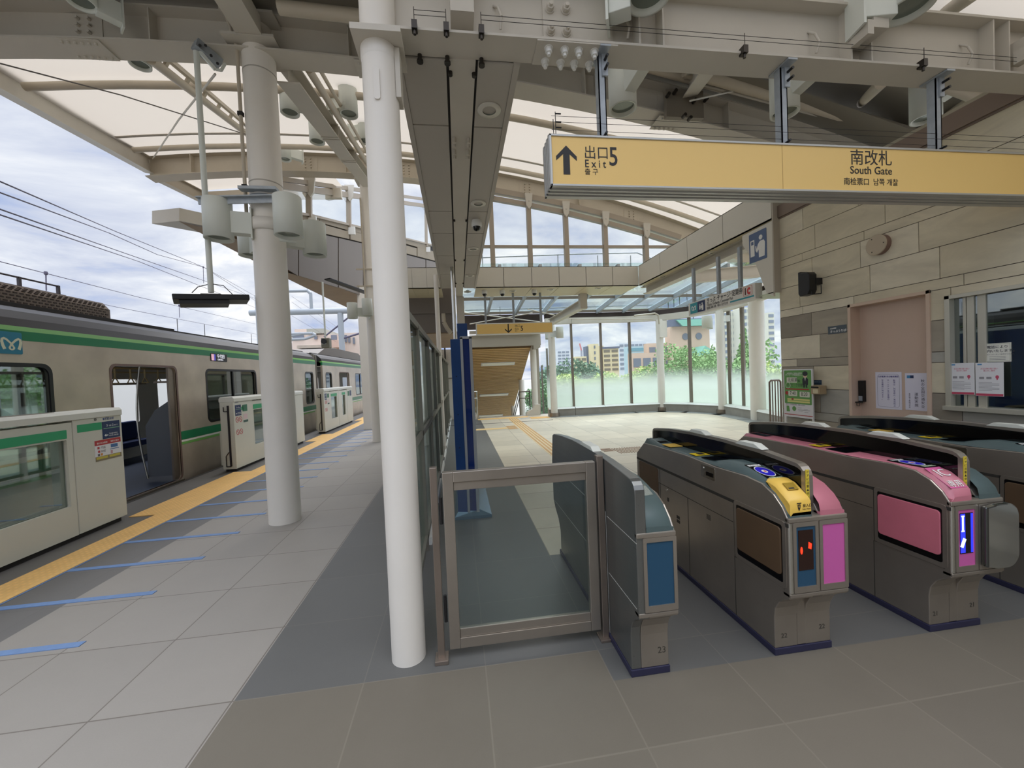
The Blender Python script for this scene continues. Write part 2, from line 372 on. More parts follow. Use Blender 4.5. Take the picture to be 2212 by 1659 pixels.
def mat_tactile(name, rgb, kind):
    m = bpy.data.materials.new(name); m.use_nodes = True; t = m.node_tree; p = t.nodes['Principled BSDF']; L = t.links.new
    p.inputs['Roughness'].default_value = .6
    g = t.nodes.new('ShaderNodeNewGeometry'); s = t.nodes.new('ShaderNodeSeparateXYZ'); L(g.outputs['Position'], s.inputs[0])
    def M(op, a, b=None):
        n = t.nodes.new('ShaderNodeMath'); n.operation = op
        for i, v in enumerate((a, b)):
            if v is None: continue
            if isinstance(v, (int, float)): n.inputs[i].default_value = v
            else: L(v, n.inputs[i])
        return n.outputs[0]
    if kind == 'dots':
        per = .05
        def fr(c): return M('SUBTRACT', M('FRACT', M('DIVIDE', M('ADD', c, 100), per)), .5)
        a, b = fr(s.outputs[0]), fr(s.outputs[1]); d = M('SQRT', M('ADD', M('MULTIPLY', a, a), M('MULTIPLY', b, b)))
        h = M('SUBTRACT', 1.0, M('SMOOTH_MIN', M('MULTIPLY', d, 2.8), 1.0))
    n = t.nodes.new('ShaderNodeTexNoise'); n.inputs['Scale'].default_value = 5; n.inputs['Detail'].default_value = 5; L(g.outputs['Position'], n.inputs['Vector'])
    k = M('ADD', .86, M('MULTIPLY', n.outputs[0], .28))
    if kind == 'dots': k = M('ADD', k, M('MULTIPLY', h, .25))
    vm = t.nodes.new('ShaderNodeVectorMath'); vm.operation = 'SCALE'; vm.inputs[0].default_value = lin(rgb); L(k, vm.inputs['Scale']); L(vm.outputs[0], p.inputs['Base Color'])
    if kind == 'dots':
        b = t.nodes.new('ShaderNodeBump'); b.inputs['Strength'].default_value = .8; b.inputs['Distance'].default_value = .006; L(h, b.inputs['Height']); L(b.outputs[0], p.inputs['Normal'])
    MATS[name] = m; return m
YEL = mat_tactile('tactile_yellow', (226, 182, 112), 'dots')
YELF = mat('tactile_flat', (214, 166, 92), .6, var=(4, .06))
mb = MB().box(-3.645, -3.34, Y0, Y1, 0, .008).box(-3.93, -3.645, 5.2, 7.4, 0, .008).box(-3.93, -3.645, 10.6, 11.9, 0, .008).box(-3.93, -3.645, 15.4, 18, 0, .008)
solo('tactile_strip', mb, YEL, 'long yellow dotted tactile strip along the platform edge', 'tactile paving')
mb = MB().box(-3.34, -3.325, Y0, Y1, 0, .0035)
BLUE_T = mat('blue_tape', (104, 134, 178), .5, var=(20, .08))
solo('blue_edge_line', mb, BLUE_T, 'thin blue line running beside the yellow tactile strip', 'floor marking')
for i in range(18):
    yy = 2.012 + .5653*(i+1) + .045
    mb = MB().box(-3.325, -2.29, yy, yy+.05, 0, .004)
    solo('floor_marking', mb, BLUE_T, 'blue tape line across the platform tiles, ' + ('nearest the camera' if i == 0 else 'one of the row running away from the nearest line'), 'floor marking', 'blue cross lines on the platform')
# platform edge kerb and trackbed
mb = MB().box(XE-.06, XE, Y0, Y1+10, -.28, 0.002)
struct('trim_1', mb, mat('edge_rubber', (52, 50, 48), .8))
mb = MB().box(XE-.02, XE, Y0, Y1+10, -1.6, -.28)
struct('wall_platform_edge', mb, DARK)
mb = MB().box(-16, XE, Y0, 60, -1.7, -1.6)
struct('floor_trackbed', mb, mat('ballast', (110, 102, 94), .9, var=(12, .3)))
mb = MB().quad((-400, -60, -6.5), (400, -60, -6.5), (400, 500, -6.5), (-400, 500, -6.5))
struct('ground', mb, mat('ground', (150, 150, 142), .9, var=(.1, .2)))
mb = MB().box(-4.44, 9.6, Y0, 13.9, -.9, -.2).box(-4.44, -.35, 13.9, Y1+10, -.9, -.2)
struct('floor_slab', mb, mat('concrete', (150, 146, 138), .8))

# guiding path of yellow bars in the hall
BAR = mat('tactile_bar', (196, 148, 84), .6, var=(8, .08))
mb = MB()
for k in range(4): x = 1.62 + k*.078; mb.box(x, x+.035, 6.9, 13.2, 0, .006)
mb.mat(1).box(1.585, 1.885, 6.9, 13.2, 0, .002)
solo('guide_path', mb, [BAR, mat('guide_base', (212, 188, 146), .6)], 'yellow barred tactile path running to the stairs', 'tactile paving')
mb = MB().box(.59, 2.33, 13.28, 13.62, 0, .005)
solo('stair_tactile_strip', mb, YEL, 'yellow dotted tactile strip across the head of the stairs', 'tactile paving')
mb = MB().box(2.33, 2.95, 12.75, 13.25, 0, .005)
solo('entry_mat', mb, YELF, 'plain ochre floor patch beside the stair head', 'tactile paving')
mb = MB()
for k in range(4): y = 10.65+k*.19; mb.box(1.30, 1.56, y, y+.1, 0, .006)
solo('guide_path_branch', mb, BAR, 'short set of yellow bars branching off left of the barred path', 'tactile paving')
mb = MB().box(.40, 1.30, 10.78, 11.08, 0, .003)
solo('guide_path_stripe', mb, mat('guide_pale', (216, 180, 122), .6), 'pale yellow stripe crossing to the dark floor band', 'tactile paving')
mb = MB()
for i in range(12):
    for j in range(9): mb.lathe((2.83+i*.05, 6.72+j*.055, .001), [(.014, 0), (.012, .005), (.006, .007)], 8)
for k in range(4): mb.box(2.60, 2.80, 6.95+k*.075, 6.985+k*.075, 0, .005)
solo('gate_tactile_dots', mb, mat('dome_brown', (150, 112, 80), .5), 'patch of small brown domes on the beige floor behind the gates', 'tactile paving')
mb = MB().box(2.0, 2.32, 13.0, 13.14, 0.0, .004)
solo('floor_hatch', mb, GALV, 'small metal hatch let into the floor by the stair head', 'hatch')
mb = MB().box(-.35, 2.9, 12.15, 12.2, 0, .004)
solo('expansion_joint', mb, DARK, 'thin dark joint strip crossing the floor before the stairs', 'floor strip')

# unseen wall and ceiling behind the camera, added to keep light off the foreground
mb = MB().box(-2.6, 9, -7.2, -7.0, -.2, 4.4)
struct('wall_shade_block', mb, mat('shade_block_wall', (160, 152, 138), .8))
mb = MB().box(-2.6, 9, -7.2, -2.6, 3.75, 3.95)
struct('ceiling_shade_block', mb, mat('shade_block_ceiling', (160, 152, 138), .8))

# ================================================================ roof
def zc(x, y):     # underside of the arched girders at plan position x, y
    t = (y-4.58)/(9.75-4.58); a = 4.97 + 1.33*t
    if y > 9.75: a = 6.3 + .03*(y-9.75)
    c = -2.5 - .7*min(1, max(0, t)); return a - .018*(x-c)**2
def zroof(x, y): return zc(x, y) + .40 + .06*min(1, max(0, (y-4.58)/5))
XL = -6.5
def girder(yc, w, h, x0, x1, n=26, zf=zc, tf=.016, tw=.012):
    mb = MB(); xs = [x0+(x1-x0)*i/n for i in range(n+1)]
    for a, b in zip(xs[:-1], xs[1:]):
        za, zb_ = zf(a, yc), zf(b, yc)
        for z0, z1, y0, y1 in ((0, tf, yc-w/2, yc+w/2), (h-tf, h, yc-w/2, yc+w/2), (tf, h-tf, yc-tw/2, yc+tw/2)):
            mb.hexa([(a,y0,za+z0),(b,y0,zb_+z0),(b,y1,zb_+z0),(a,y1,za+z0),(a,y0,za+z1),(b,y0,zb_+z1),(b,y1,zb_+z1),(a,y1,za+z1)])
    return mb
def bolts(mb, x, yc, zs, dxs, tw=.012, r=.017, ln=.035, side=-1):
    for dx_ in dxs:
        for z in zs: mb.tube((x+dx_, yc+side*tw/2, z), (x+dx_, yc+side*(tw/2+ln), z), r, 6)
ROOF_Y = [1.0, 2.2, 3.4, 4.58, 6.3, 8.0, 9.75, 11.2]
def XE_(y): return -6.5 + .262*(9.75-min(y, 9.75))   # skewed outer edge of the roof
def membrane(y0, y1, x0, x1, nx=24, ny=6):
    mb = MB(); g = []
    for j in range(ny+1):
        y = y0+(y1-y0)*j/ny; x0 = XE_(y); sag = -.05*math.sin(math.pi*j/ny)
        g.append([(x0+(x1-x0)*i/nx, y, zroof(x0+(x1-x0)*i/nx, y)+sag) for i in range(nx+1)])
    return mb.sheet(g)
tag(obj('roof_membrane', membrane(4.72, 9.6, XL, 8.6), MEMB), 'white fabric roof membrane stretched between the two farther arched girders', 'roof membrane', kind='structure')
tag(obj('roof_membrane_near', membrane(.9, 3.0, XL, 8.6), MEMB), 'white fabric roof membrane overhead nearest the camera', 'roof membrane', kind='structure')
tag(obj('roof_membrane_far', membrane(9.9, 11.4, XL, -2.9, nx=8, ny=3), MEMB), 'narrow far strip of white fabric roof beyond the last girder', 'roof membrane', kind='structure')
mb = MB(); g = []
for y in (3.98, 4.6): g.append([(XE_(y)+(8.6-XE_(y))*i/24, y, zroof(XE_(y)+(8.6-XE_(y))*i/24, y)+.03) for i in range(25)])
mb.sheet([[(XE_(y)+(8.6-XE_(y))*i/20, y, zroof(XE_(y)+(8.6-XE_(y))*i/20, y)+.25) for i in range(21)] for y in (2.7, 3.4, 4.8)])
mb.sheet(g)
struct('roof_gutter_deck', mb, mat('deck_grey', (118, 112, 100), .7))

# girder over the first round column
gA = thing('roof_girder', 'long arched steel girder resting on the round platform column with the lamp ring', 'girder', (-1.95, 4.58, 4.95))
obj('beam_web', girder(4.58, .27, .36, -5.15, 8.2), W_STEEL, gA)
mb = MB()
for x in (-3.55, -.75, .6, 2.7): 
    z = zc(x, 4.58)
    mb.box(x-.16, x+.16, 4.565, 4.572, z+.03, z+.33); bolts(mb, x, 4.57, [z+.08+.066*k for k in range(4)], (-.05, .05), side=-1)
    mb.box(x-.2, x+.2, 4.45, 4.71, z-.008, z)
    for k in range(6):
        for s_ in (4.49, 4.67): mb.tube((x-.15+.06*k, s_, z-.03), (x-.15+.06*k, s_, z), .014, 6)
obj('splice_plate', mb, W_STEEL, gA)
for x in (-4.62, -4.42, -2.9, -1.0, 1.6, 1.75, 3.4): obj('stiffener', MB().box(x-.006, x+.006, 4.46, 4.70, zc(x,4.58)+.01, zc(x,4.58)+.35), W_STEEL, gA)
gC = thing('roof_girder', 'arched steel girder farthest away, above the row of high windows', 'girder', (-2.0, 9.75, 6.25))
obj('beam_web', girder(9.75, .30, .44, XL, 8.2), W_STEEL2, gC)
mb = MB()
for x in (-3.2, -1.0, 1.9, 4.6):
    z = zc(x, 9.75); mb.box(x-.2, x+.2, 9.735, 9.742, z+.04, z+.40); bolts(mb, x, 9.74, [z+.08+.066*k for k in range(5)], (-.06, .06))
obj('splice_plate', mb, W_STEEL2, gC)
for x in (-5.6, -4.3, -2.35, .4, 3.2): obj('stiffener', MB().box(x-.006, x+.006, 9.61, 9.89, zc(x,9.75)+.01, zc(x,9.75)+.43), W_STEEL2, gC)

# near straight girder that carries the yellow sign
gB = thing('sign_girder', 'straight grey steel girder over the ticket gates carrying the yellow sign', 'girder', (1.5, 2.185, 3.28))
BY, BZ = 2.185, 3.28
obj('beam_web', MB().box(-.26, 6.0, BY-.006, BY+.006, BZ+.012, BZ+.33), W_STEEL, gB)
obj('bottom_flange', MB().box(-.26, 6.0, BY-.085, BY+.085, BZ, BZ+.013), W_STEEL, gB)
obj('top_flange', MB().box(-.26, 6.0, BY-.085, BY+.085, BZ+.33, BZ+.345), W_STEEL, gB)
for x in (1.08, 1.22, 2.42, 2.56, 3.45, 3.57): obj('stiffener', MB().box(x-.005, x+.005, BY-.08, BY+.08, BZ+.013, BZ+.33), W_STEEL, gB)
mb = MB().box(.55, .95, BY-.016, BY-.006, BZ+.05, BZ+.30).box(.5, .95, BY-.083, BY+.083, BZ-.008, BZ)
obj('splice_plate', mb, W_STEEL, gB)
for dx_ in (.59, .68):
    for dz in (.10, .22): obj('bolt', MB().tube((dx_, BY-.016, BZ+dz), (dx_, BY-.022, BZ+dz), .026, 20).tube((dx_, BY-.022, BZ+dz), (dx_, BY-.045, BZ+dz), .021, 6).tube((dx_, BY-.045, BZ+dz), (dx_, BY-.06, BZ+dz), .011, 10), W_STEEL, gB)
for i, dx_ in enumerate((.57, .66, .74, .83)):
    for y in (BY-.04, BY+.05): obj('bolt', MB().tube((dx_, y, BZ-.012), (dx_, y, BZ-.008), .024, 16).tube((dx_, y, BZ-.035), (dx_, y, BZ-.012), .019, 6).tube((dx_, y, BZ-.05), (dx_, y, BZ-.035), .010, 10), WHITE, gB)
for x in (.28, 1.0, 2.2, 3.3): obj('lifting_lug', MB().path([(x, BY-.008, BZ+.22), (x+.02, BY-.035, BZ+.19), (x+.035, BY-.05, BZ+.13), (x+.03, BY-.03, BZ+.08)], .007, 8), W_STEEL, gB)
# thin bird wires on clips
for k, (x0, x1) in enumerate(((-.14, .02), (.2, 5.9))):
    mb = MB()
    for dz in (.06, .085): mb.tube((x0, BY-.10, BZ+dz), (x1, BY-.10, BZ+dz), .0014, 5)
    obj('bird_wire', mb, DARK, gB)
for x in (-.14, .02, .2, 1.7, 2.9):
    mb = MB().box(x-.014, x+.014, BY-.11, BY-.07, BZ-.012, BZ+.03).tube((x, BY-.10, BZ), (x, BY-.10, BZ+.10), .002, 6).tube((x, BY-.095, BZ-.035), (x, BY-.095, BZ), .008, 8)
    obj('wire_clip', mb, mat('clip_steel', (70, 66, 62), .35, .8), gB)
for x in (-.13, .02, .21):
    obj('wire_clip', MB().tube((x, BY+.075, BZ-.03), (x, BY+.075, BZ), .012, 10).tube((x, BY+.075, BZ-.042), (x, BY+.075, BZ-.03), .018, 10), MATS['clip_steel'], gB)

# longitudinal steel beam between the panelled soffits
bm = thing('soffit_beam', 'narrow steel beam running away between two rows of soffit panels', 'girder', (.1, 5, 3.28))
obj('beam_flange', MB().box(.028, .178, BY+.085, 8.9, 3.272, 3.286), W_STEEL, bm)
obj('beam_web', MB().box(.097, .109, BY+.085, 8.9, 3.286, 3.70).box(.028, .178, BY-.085, 8.9, 3.70, 3.714), W_STEEL, bm)
obj('beam_stub', MB().box(.045, .165, BY-.12, BY-.007, 3.36, 3.74), W_STEEL, bm)
mb = MB()
for y in (3.0, 3.06, 3.16, 3.22):
    for x in (.05, .155): mb.tube((x, y, 3.235), (x, y, 3.272), .014, 6)
obj('bolt_group', mb, W_STEEL, bm)
for y in (2.36, 4.55, 6.1, 7.6):
    for x in (.034, .172): obj('wire_clip', MB().tube((x, y, 3.25), (x, y, 3.275), .013, 8), MATS['clip_steel'], bm)

# the two soffit boxes
jy = [2.27, 2.86, 4.32, 4.98, 5.9, 6.95, 8.06]
def soffit(name, x0, x1, label, edge):
    t = thing(name, label, 'soffit', ((x0+x1)/2, 5, 3.28))
    for a, b in zip(jy[:-1], jy[1:]):
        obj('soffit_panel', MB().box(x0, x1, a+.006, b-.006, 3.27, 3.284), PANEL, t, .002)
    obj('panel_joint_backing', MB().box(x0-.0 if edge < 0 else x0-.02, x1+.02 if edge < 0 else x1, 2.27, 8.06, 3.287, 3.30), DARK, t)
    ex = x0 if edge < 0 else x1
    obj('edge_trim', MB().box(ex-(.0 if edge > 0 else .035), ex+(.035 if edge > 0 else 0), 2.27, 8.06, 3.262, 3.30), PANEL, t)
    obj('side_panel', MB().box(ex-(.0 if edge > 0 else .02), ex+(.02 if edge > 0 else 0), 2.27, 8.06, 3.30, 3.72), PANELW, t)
    return t
soffit('soffit_box', -.235, .012, 'left grey soffit panels along the overhead beam, without lights', -1)
soffit('soffit_box', .192, .395, 'right grey soffit panels along the overhead beam, with round downlights', 1)
def downlight(x, y, z, label, group='round downlights in the soffits'):
    t = thing('downlight', label, 'downlight', (x, y, z), group)
    obj('trim_ring', MB().lathe((x, y, z-.008), [(.045, 0), (.078, 0), (.08, .008), (.045, .012)], 28, caps=False), PANELW, t)
    obj('reflector', MB().lathe((x, y, z-.004), [(.047, -.002), (.043, .02), (.03, .03)], 24, caps=False).lathe((x, y, z+.0), [(.044, .012), (.001, .012)], 24, caps=False), LENS, t)
    return t
dl = None
for i, (px_, py_) in enumerate(((1055, 237), (1033, 439), (1020, 537), (1013, 595))):
    p = onZ(px_, py_, 3.27)
    lab = ['round downlight in the grey soffit, largest and nearest', 'second round downlight along the soffit strip, above the dome camera', 'round downlight just beyond the dome camera on the soffit strip', 'farthest round downlight of the soffit strip'][i]
    dl = downlight(.285, p.y, 3.27, lab) if i == 0 else copy_tree(dl, (.285, p.y, 3.27), lab)
def dome(x, y, z, label, s=1.0):
    t = thing('dome_camera', label, 'security camera', (x, y, z), 'white dome cameras under the soffits')
    obj('housing', MB().lathe((x, y, z-.075*s), [(.05*s, 0), (.058*s, .01*s), (.058*s, .05*s), (.05*s, .075*s)], 24), WHITE, t)
    obj('camera_dome', MB().lathe((x, y, z-.075*s), [(.045*s, 0), (.042*s, -.02*s), (.03*s, -.038*s), (.012*s, -.046*s), (.001, -.048*s)], 20), mat('dome_black', (16, 14, 14), .08), t)
    return t
p = onZ(1027, 476, 3.27); dome(.285, p.y, 3.27, 'white dome camera with black eye hanging under the long soffit strip')

# ring of fascia panels round the hall
def fascia(name, p0, p1, zb_, zt, n, label, depth, d, joints=True):
    """p0 -> p1 front line, soffit reaching depth along vector d"""
    t = thing(name, label, 'fascia', ((p0[0]+p1[0])/2, (p0[1]+p1[1])/2, zb_)); a, b = Vector((*p0, 0)), Vector((*p1, 0)); d = Vector(d)
    for i in range(n):
        u, v = a+(b-a)*(i/n+.0015), a+(b-a)*((i+1)/n-.0015)
        obj('fascia_panel', MB().hexa([u+Z*zb_, v+Z*zb_, v+d*.02+Z*zb_, u+d*.02+Z*zb_, u+Z*zt, v+Z*zt, v+d*.02+Z*zt, u+d*.02+Z*zt]), PANELW, t)
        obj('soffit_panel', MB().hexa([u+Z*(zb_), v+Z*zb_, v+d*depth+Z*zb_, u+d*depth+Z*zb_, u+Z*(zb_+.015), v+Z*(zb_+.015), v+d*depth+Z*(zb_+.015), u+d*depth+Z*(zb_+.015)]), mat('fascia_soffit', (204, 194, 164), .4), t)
    obj('joint_backing', MB().hexa([a+d*.022+Z*(zb_+.016), b+d*.022+Z*(zb_+.016), b+d*.05+Z*(zb_+.016), a+d*.05+Z*(zb_+.016), a+d*.022+Z*(zt-.003), b+d*.022+Z*(zt-.003), b+d*.05+Z*(zt-.003), a+d*.05+Z*(zt-.003)]), DARK, t)
    obj('top_cover', MB().hexa([a+Z*(zt-.01), b+Z*(zt-.01), b+d*depth+Z*(zt-.01), a+d*depth+Z*(zt-.01), a+Z*zt, b+Z*zt, b+d*depth+Z*zt, a+d*depth+Z*zt]), PANELW, t)
    return t
FZ0, FZ1 = 3.28, 3.70
fascia('fascia_band', (.43, 8.08), (3.93, 8.08), FZ0, FZ1, 6, 'pale panelled fascia band across the hall under the high windows', .95, (0, 1, 0))
fascia('fascia_band', (3.93, 8.08), (3.93, 4.45), FZ0, FZ1, 4, 'pale panelled fascia band on the right leading to the stone wall', .5, (1, 0, 0))
fascia('fascia_band', (-1.4, 8.08), (-.25, 8.08), FZ0, FZ1, 4, 'short pale panelled fascia left of the central beam', .95, (0, 1, 0))
d0 = None
for i, (px_, py_) in enumerate(((1010, 630), (1108, 628), (1190, 625), (1293, 622), (1392, 620), (1431, 597), (1541, 545))):
    p = onZ(px_, py_, 3.28)
    lab = ['small downlight in the cross fascia soffit, leftmost', 'small downlight between two dome cameras', 'small downlight right of the third dome camera', 'small downlight in the cross fascia right of the hanging bracket',
           'small downlight at the corner of the fascia soffits', 'small downlight in the right fascia soffit, farther one', 'small downlight in the right fascia soffit, nearer one'][i]
    downlight(p.x, p.y, 3.28, lab)
for i, (px_, py_) in enumerate(((1047, 625), (1086, 625), (1156, 624))):
    p = onZ(px_, py_, 3.28); dome(p.x, p.y+.1, 3.28, ['white dome camera under the cross fascia, leftmost of three', 'white dome camera under the cross fascia, middle of three', 'white dome camera under the cross fascia, rightmost of three'][i])

# box round the column end with the ticket machine pictogram
bx = thing('column_casing', 'pale panelled casing with tapered side carrying a blue pictogram', 'casing', (3.98, 4.6, 2.4))
def cas(pts): return [(onX(x, y, 3.93).y, onX(x, y, 3.93).z) for x, y in pts]
obj('casing_panel', MB().prism(cas([(1603, 510), (1667, 477), (1671, 640), (1656, 633), (1632, 570), (1604, 530)]), 'x', 3.93, 3.955), PANELW, bx)
a = onX(1667, 477, 3.93); b = onX(1669, 633, 3.93)
obj('casing_side', MB().box(3.93, 4.06, a.y-.02, a.y, b.z, 3.70), mat('casing_edge', (178, 170, 156), .4), bx)
obj('casing_bottom', MB().box(3.93, 4.4, a.y, a.y+.42, b.z, b.z+.012), mat('fascia_soffit2', (190, 200, 176), .4), bx)
pc = onX(1637, 532, 3.93); w, h = .30, .40
pict = thing('ticket_pictogram', 'blue square pictogram of a person at a ticket machine on the pale casing', 'sign', (3.925, pc.y, pc.z))
R_, U_ = Vector((0, -1, 0)), Z
o = Vector((3.93, pc.y, pc.z))
obj('sign_plate', MB().shape(rrect(-.15, .15, -.19, .19, .012), [], o, R_, U_, .003), mat('sign_blue', (84, 104, 140), .4), pict)
def pictogram(parent, o, R_, U_, s, m):
    mb = MB()
    mb.shape([(-.125*s, -.11*s), (-.055*s, -.11*s), (-.055*s, .10*s), (-.125*s, .10*s)], [[(-.112*s, .04*s), (-.068*s, .04*s), (-.068*s, .085*s), (-.112*s, .085*s)]], o, R_, U_, .002)
    obj('machine_symbol', mb, m, parent)
    mb = MB().shape(circ(.055*s, .10*s, .030*s), [], o, R_, U_, .002)
    mb.shape([(.02*s, -.15*s), (.115*s, -.15*s), (.125*s, .02*s), (.105*s, .055*s), (.04*s, .055*s), (.005*s, .02*s), (-.015*s, -.035*s), (-.022*s, .01*s), (-.037*s, .01*s), (-.035*s, -.05*s), (-.012*s, -.08*s), (.018*s, -.045*s)], [], o, R_, U_, .002)
    obj('person_symbol', mb, m, parent)
pictogram(pict, o+Vector((-.003, 0, 0)), R_, U_, 1.0, WHITE)

# high windows above the fascia
cl = thing('window_1', None, None); del_ = cl; cl['kind'] = 'structure'
mx = [onY(x, 500, 9.2).x for x in (1062, 1143, 1222, 1306, 1393)]
def ztopw(x): return zc(x, 9.2) - .28
fr = MB()
for x in mx: fr.box(x-.05, x+.05, 9.12, 9.26, 3.6, ztopw(x)+.12)
for a, b in zip([.1]+mx, mx+[5.6]):
    fr.beam((a, 9.2, 4.47), (b, 9.2, 4.47), .07, .06)
    fr.beam((a, 9.2, ztopw(a)), (b, 9.2, ztopw(b)), .10, .10)
    fr.beam((a, 9.2, ztopw(a)+.19), (b, 9.2, ztopw(b)+.19), .08, .12)
obj('window_frame', fr, mat('window_bronze', (158, 146, 130), .45), cl)
gl = MB()
for a, b in zip([.1]+mx, mx+[5.6]): gl.hexa([(a+.05,9.19,3.6),(b-.05,9.19,3.6),(b-.05,9.20,3.6),(a+.05,9.20,3.6),(a+.05,9.19,ztopw(a)-.04),(b-.05,9.19,ztopw(b)-.04),(b-.05,9.20,ztopw(b)-.04),(a+.05,9.20,ztopw(a)-.04)])
obj('window_pane', gl, GLASS, cl)
for x in mx:
    z = ztopw(x)+.06
    br = MB().prism([(x-.09, z+.16), (x+.09, z+.16), (x+.06, z-.12), (x, z-.2), (x-.06, z-.12)], 'y', 9.07, 9.12)
    br.tube((x, 9.05, z-.02), (x, 9.07, z-.02), .015, 8)
    obj('mullion_bracket', br, W_STEEL, cl)
# maintenance rail outside the high windows
rl = thing('roof_handrail', 'thin grey maintenance handrail seen outside the high windows', 'railing', (2.5, 10.6, 4.0))
mb = MB().path([onY(1030, 557, 10.6), onY(1240, 549, 10.6), onY(1376, 546, 10.6), onY(1415, 562, 10.6)], .018, 8)
obj('rail', mb, GALV, rl)
for x in (1042, 1205, 1291, 1362): obj('post', MB().tube(onY(x, 552, 10.6), onY(x+1, 590, 10.6), .014, 8), GALV, rl)

# edge girder of the roof above the train and cross pipes
ed = thing('roof_edge_girder', 'white steel edge girder of the roof above the train', 'girder', (XL, 7, 5.5))
mb = MB(); ys = [2.0, 4.58, 7.2, 9.75]
for a, b in zip(ys[:-1], ys[1:]): mb.ibeam((XE_(a), a, zc(XE_(a), a)+.30), (XE_(b), b, zc(XE_(b), b)+.30), .16, .34)
obj('beam', mb, W_STEEL, ed)
mb = MB()
for a, b in zip(ys[:-1], ys[1:]): mb.tube((XE_(a)-.14, a, zc(XE_(a), a)+.36), (XE_(b)-.14, b, zc(XE_(b), b)+.36), .09, 12)
obj('edge_pipe', mb, W_STEEL2, ed)
eg = thing('eave_beam', 'pale beam closing the roof end beyond the far girder', 'girder', (-4, 11.3, 6.6))
mb = MB()
for a, b in ((-6.3, -4.6), (-4.6, -2.9)): mb.beam((a, 11.3, zc(a, 11.3)+.22), (b, 11.3, zc(b, 11.3)+.22), .12, .26)
obj('beam', mb, W_STEEL2, eg)
obj('edge_return', MB().ibeam((-6.5, 9.75, zc(-6.5, 9.75)+.2), (-6.3, 11.3, zc(-6.3, 11.3)+.22), .14, .28), W_STEEL2, eg)
k = 0
for (yy, x0, x1, lab) in ((6.0, -5.4, 7.8, 'long curved roof pipe nearer the camera, under the membrane'),
                          (8.75, -6.1, 7.8, 'long curved roof pipe just before the far girder'), (3.1, 1.0, 7.8, 'roof pipe overhead near the camera at upper right'), (1.9, 1.0, 7.8, 'roof pipe overhead nearest the camera')):
    mb = MB(); n = 22; pts = [(x0+(x1-x0)*i/n, yy, zroof(x0+(x1-x0)*i/n, yy)-.13) for i in range(n+1)]
    mb.path(pts, .05, 10); solo('roof_pipe', mb, W_STEEL2, lab, 'roof pipe', 'curved pipes under the membrane')
# seams in the fabric
for i, yy in enumerate((5.35, 8.2)):
    n = 22; pts = [(XE_(yy)+.1+(7.8-XE_(yy))*i_/n, yy, zroof(XE_(yy)+.1+(7.8-XE_(yy))*i_/n, yy)-.06) for i_ in range(n+1)]
    mb = MB()
    for a, b in zip(pts[:-1], pts[1:]): mb.beam(a, b, .05, .012)
    solo('membrane_seam', mb, mat('seam', (176, 168, 156), .7), ['seam strip welded across the fabric roof, nearer one', 'seam strip welded across the fabric roof, farther one'][i], 'roof seam')
# ladder shaped brace and lattice girder running away
def ladder(name, p, q, sep, r, n, label, m=W_STEEL2):
    t = thing(name, label, 'brace', p); p, q = Vector(p), Vector(q); dd = (q-p).normalized(); up = Vector((.5, 0, .86))
    obj('chord', MB().tube(p, q, r, 12), m, t)
    obj('chord', MB().beam(p+up*sep, q+up*sep, .05, .05), m, t)
    for i in range(n):
        a = p+(q-p)*((i+.5)/n); obj('rung', MB().beam(a, a+up*sep, .04, .03), m, t)
    return t
ladder('ladder_brace', onY(325, 128, 4.75), onY(575, 322, 9.5), .13, .05, 9, 'slanting ladder like brace left of the round platform column')
tr = thing('lattice_girder', 'white H section girder running away right of the round platform column', 'girder', onY(615, 150, 4.75))
p, q = onY(622, 160, 4.75), onY(795, 395, 9.6)
obj('beam', MB().ibeam(p, q, .24, .20, .016, .012), W_STEEL, tr)
up = Z*.22; side = X*.22
obj('side_pipe', MB().tube(p+side+up*.3, q+side+up*.3, .045, 12), W_STEEL2, tr)
obj('side_pipe', MB().tube(p+side*1.3+up*.8, q+side*1.3+up*.8, .025, 10), W_STEEL2, tr)
for f in (.34, .36, .58, .60):
    c = p+(q-p)*f; obj('stiffener', MB().box(c.x-.13, c.x+.13, c.y-.006, c.y+.006, c.z-.11, c.z+.10), W_STEEL, tr)
# right side: services pipe and diagonal pipes under the roof
pipe = thing('drain_pipe', 'thick grey pipe running down to the right under the roof above the sign', 'pipe', onY(1700, 200, 4.3))
obj('pipe_run', MB().path([onY(1480, 150, 4.15), onY(1700, 212, 4.2), onY(1980, 293, 4.25)], .072, 14), W_STEEL2, pipe)
obj('small_pipe', MB().path([onY(1490, 176, 4.28), onY(1750, 245, 4.3), onY(1960, 300, 4.35)], .016, 8), W_STEEL, pipe)
for f in (0.3, .62, .82):
    c = onY(1480, 150, 4.25).lerp(onY(1980, 293, 4.35), f); obj('pipe_collar', MB().tube(c-X*.015, c+X*.015, .065, 14), DARK, pipe)
for i, (a, b, ya, yb) in enumerate((((1858, 225), (1905, 178), 4.3, 3.0), ((2020, 270), (2100, 215), 4.3, 3.2), ((1345, 130), (1560, 190), 4.2, 4.35), ((2000, 60), (2110, -20), 2.9, 2.2))):
    solo('roof_strut', MB().tube(onY(*a, ya), onY(*b, yb), .05, 12), W_STEEL2, ['short slanting strut joining the thick drain pipe', 'short slanting strut beside the stone wall top', 'short slanting strut hidden behind the sign girder', 'short slanting strut at the upper right corner'][i], 'strut')
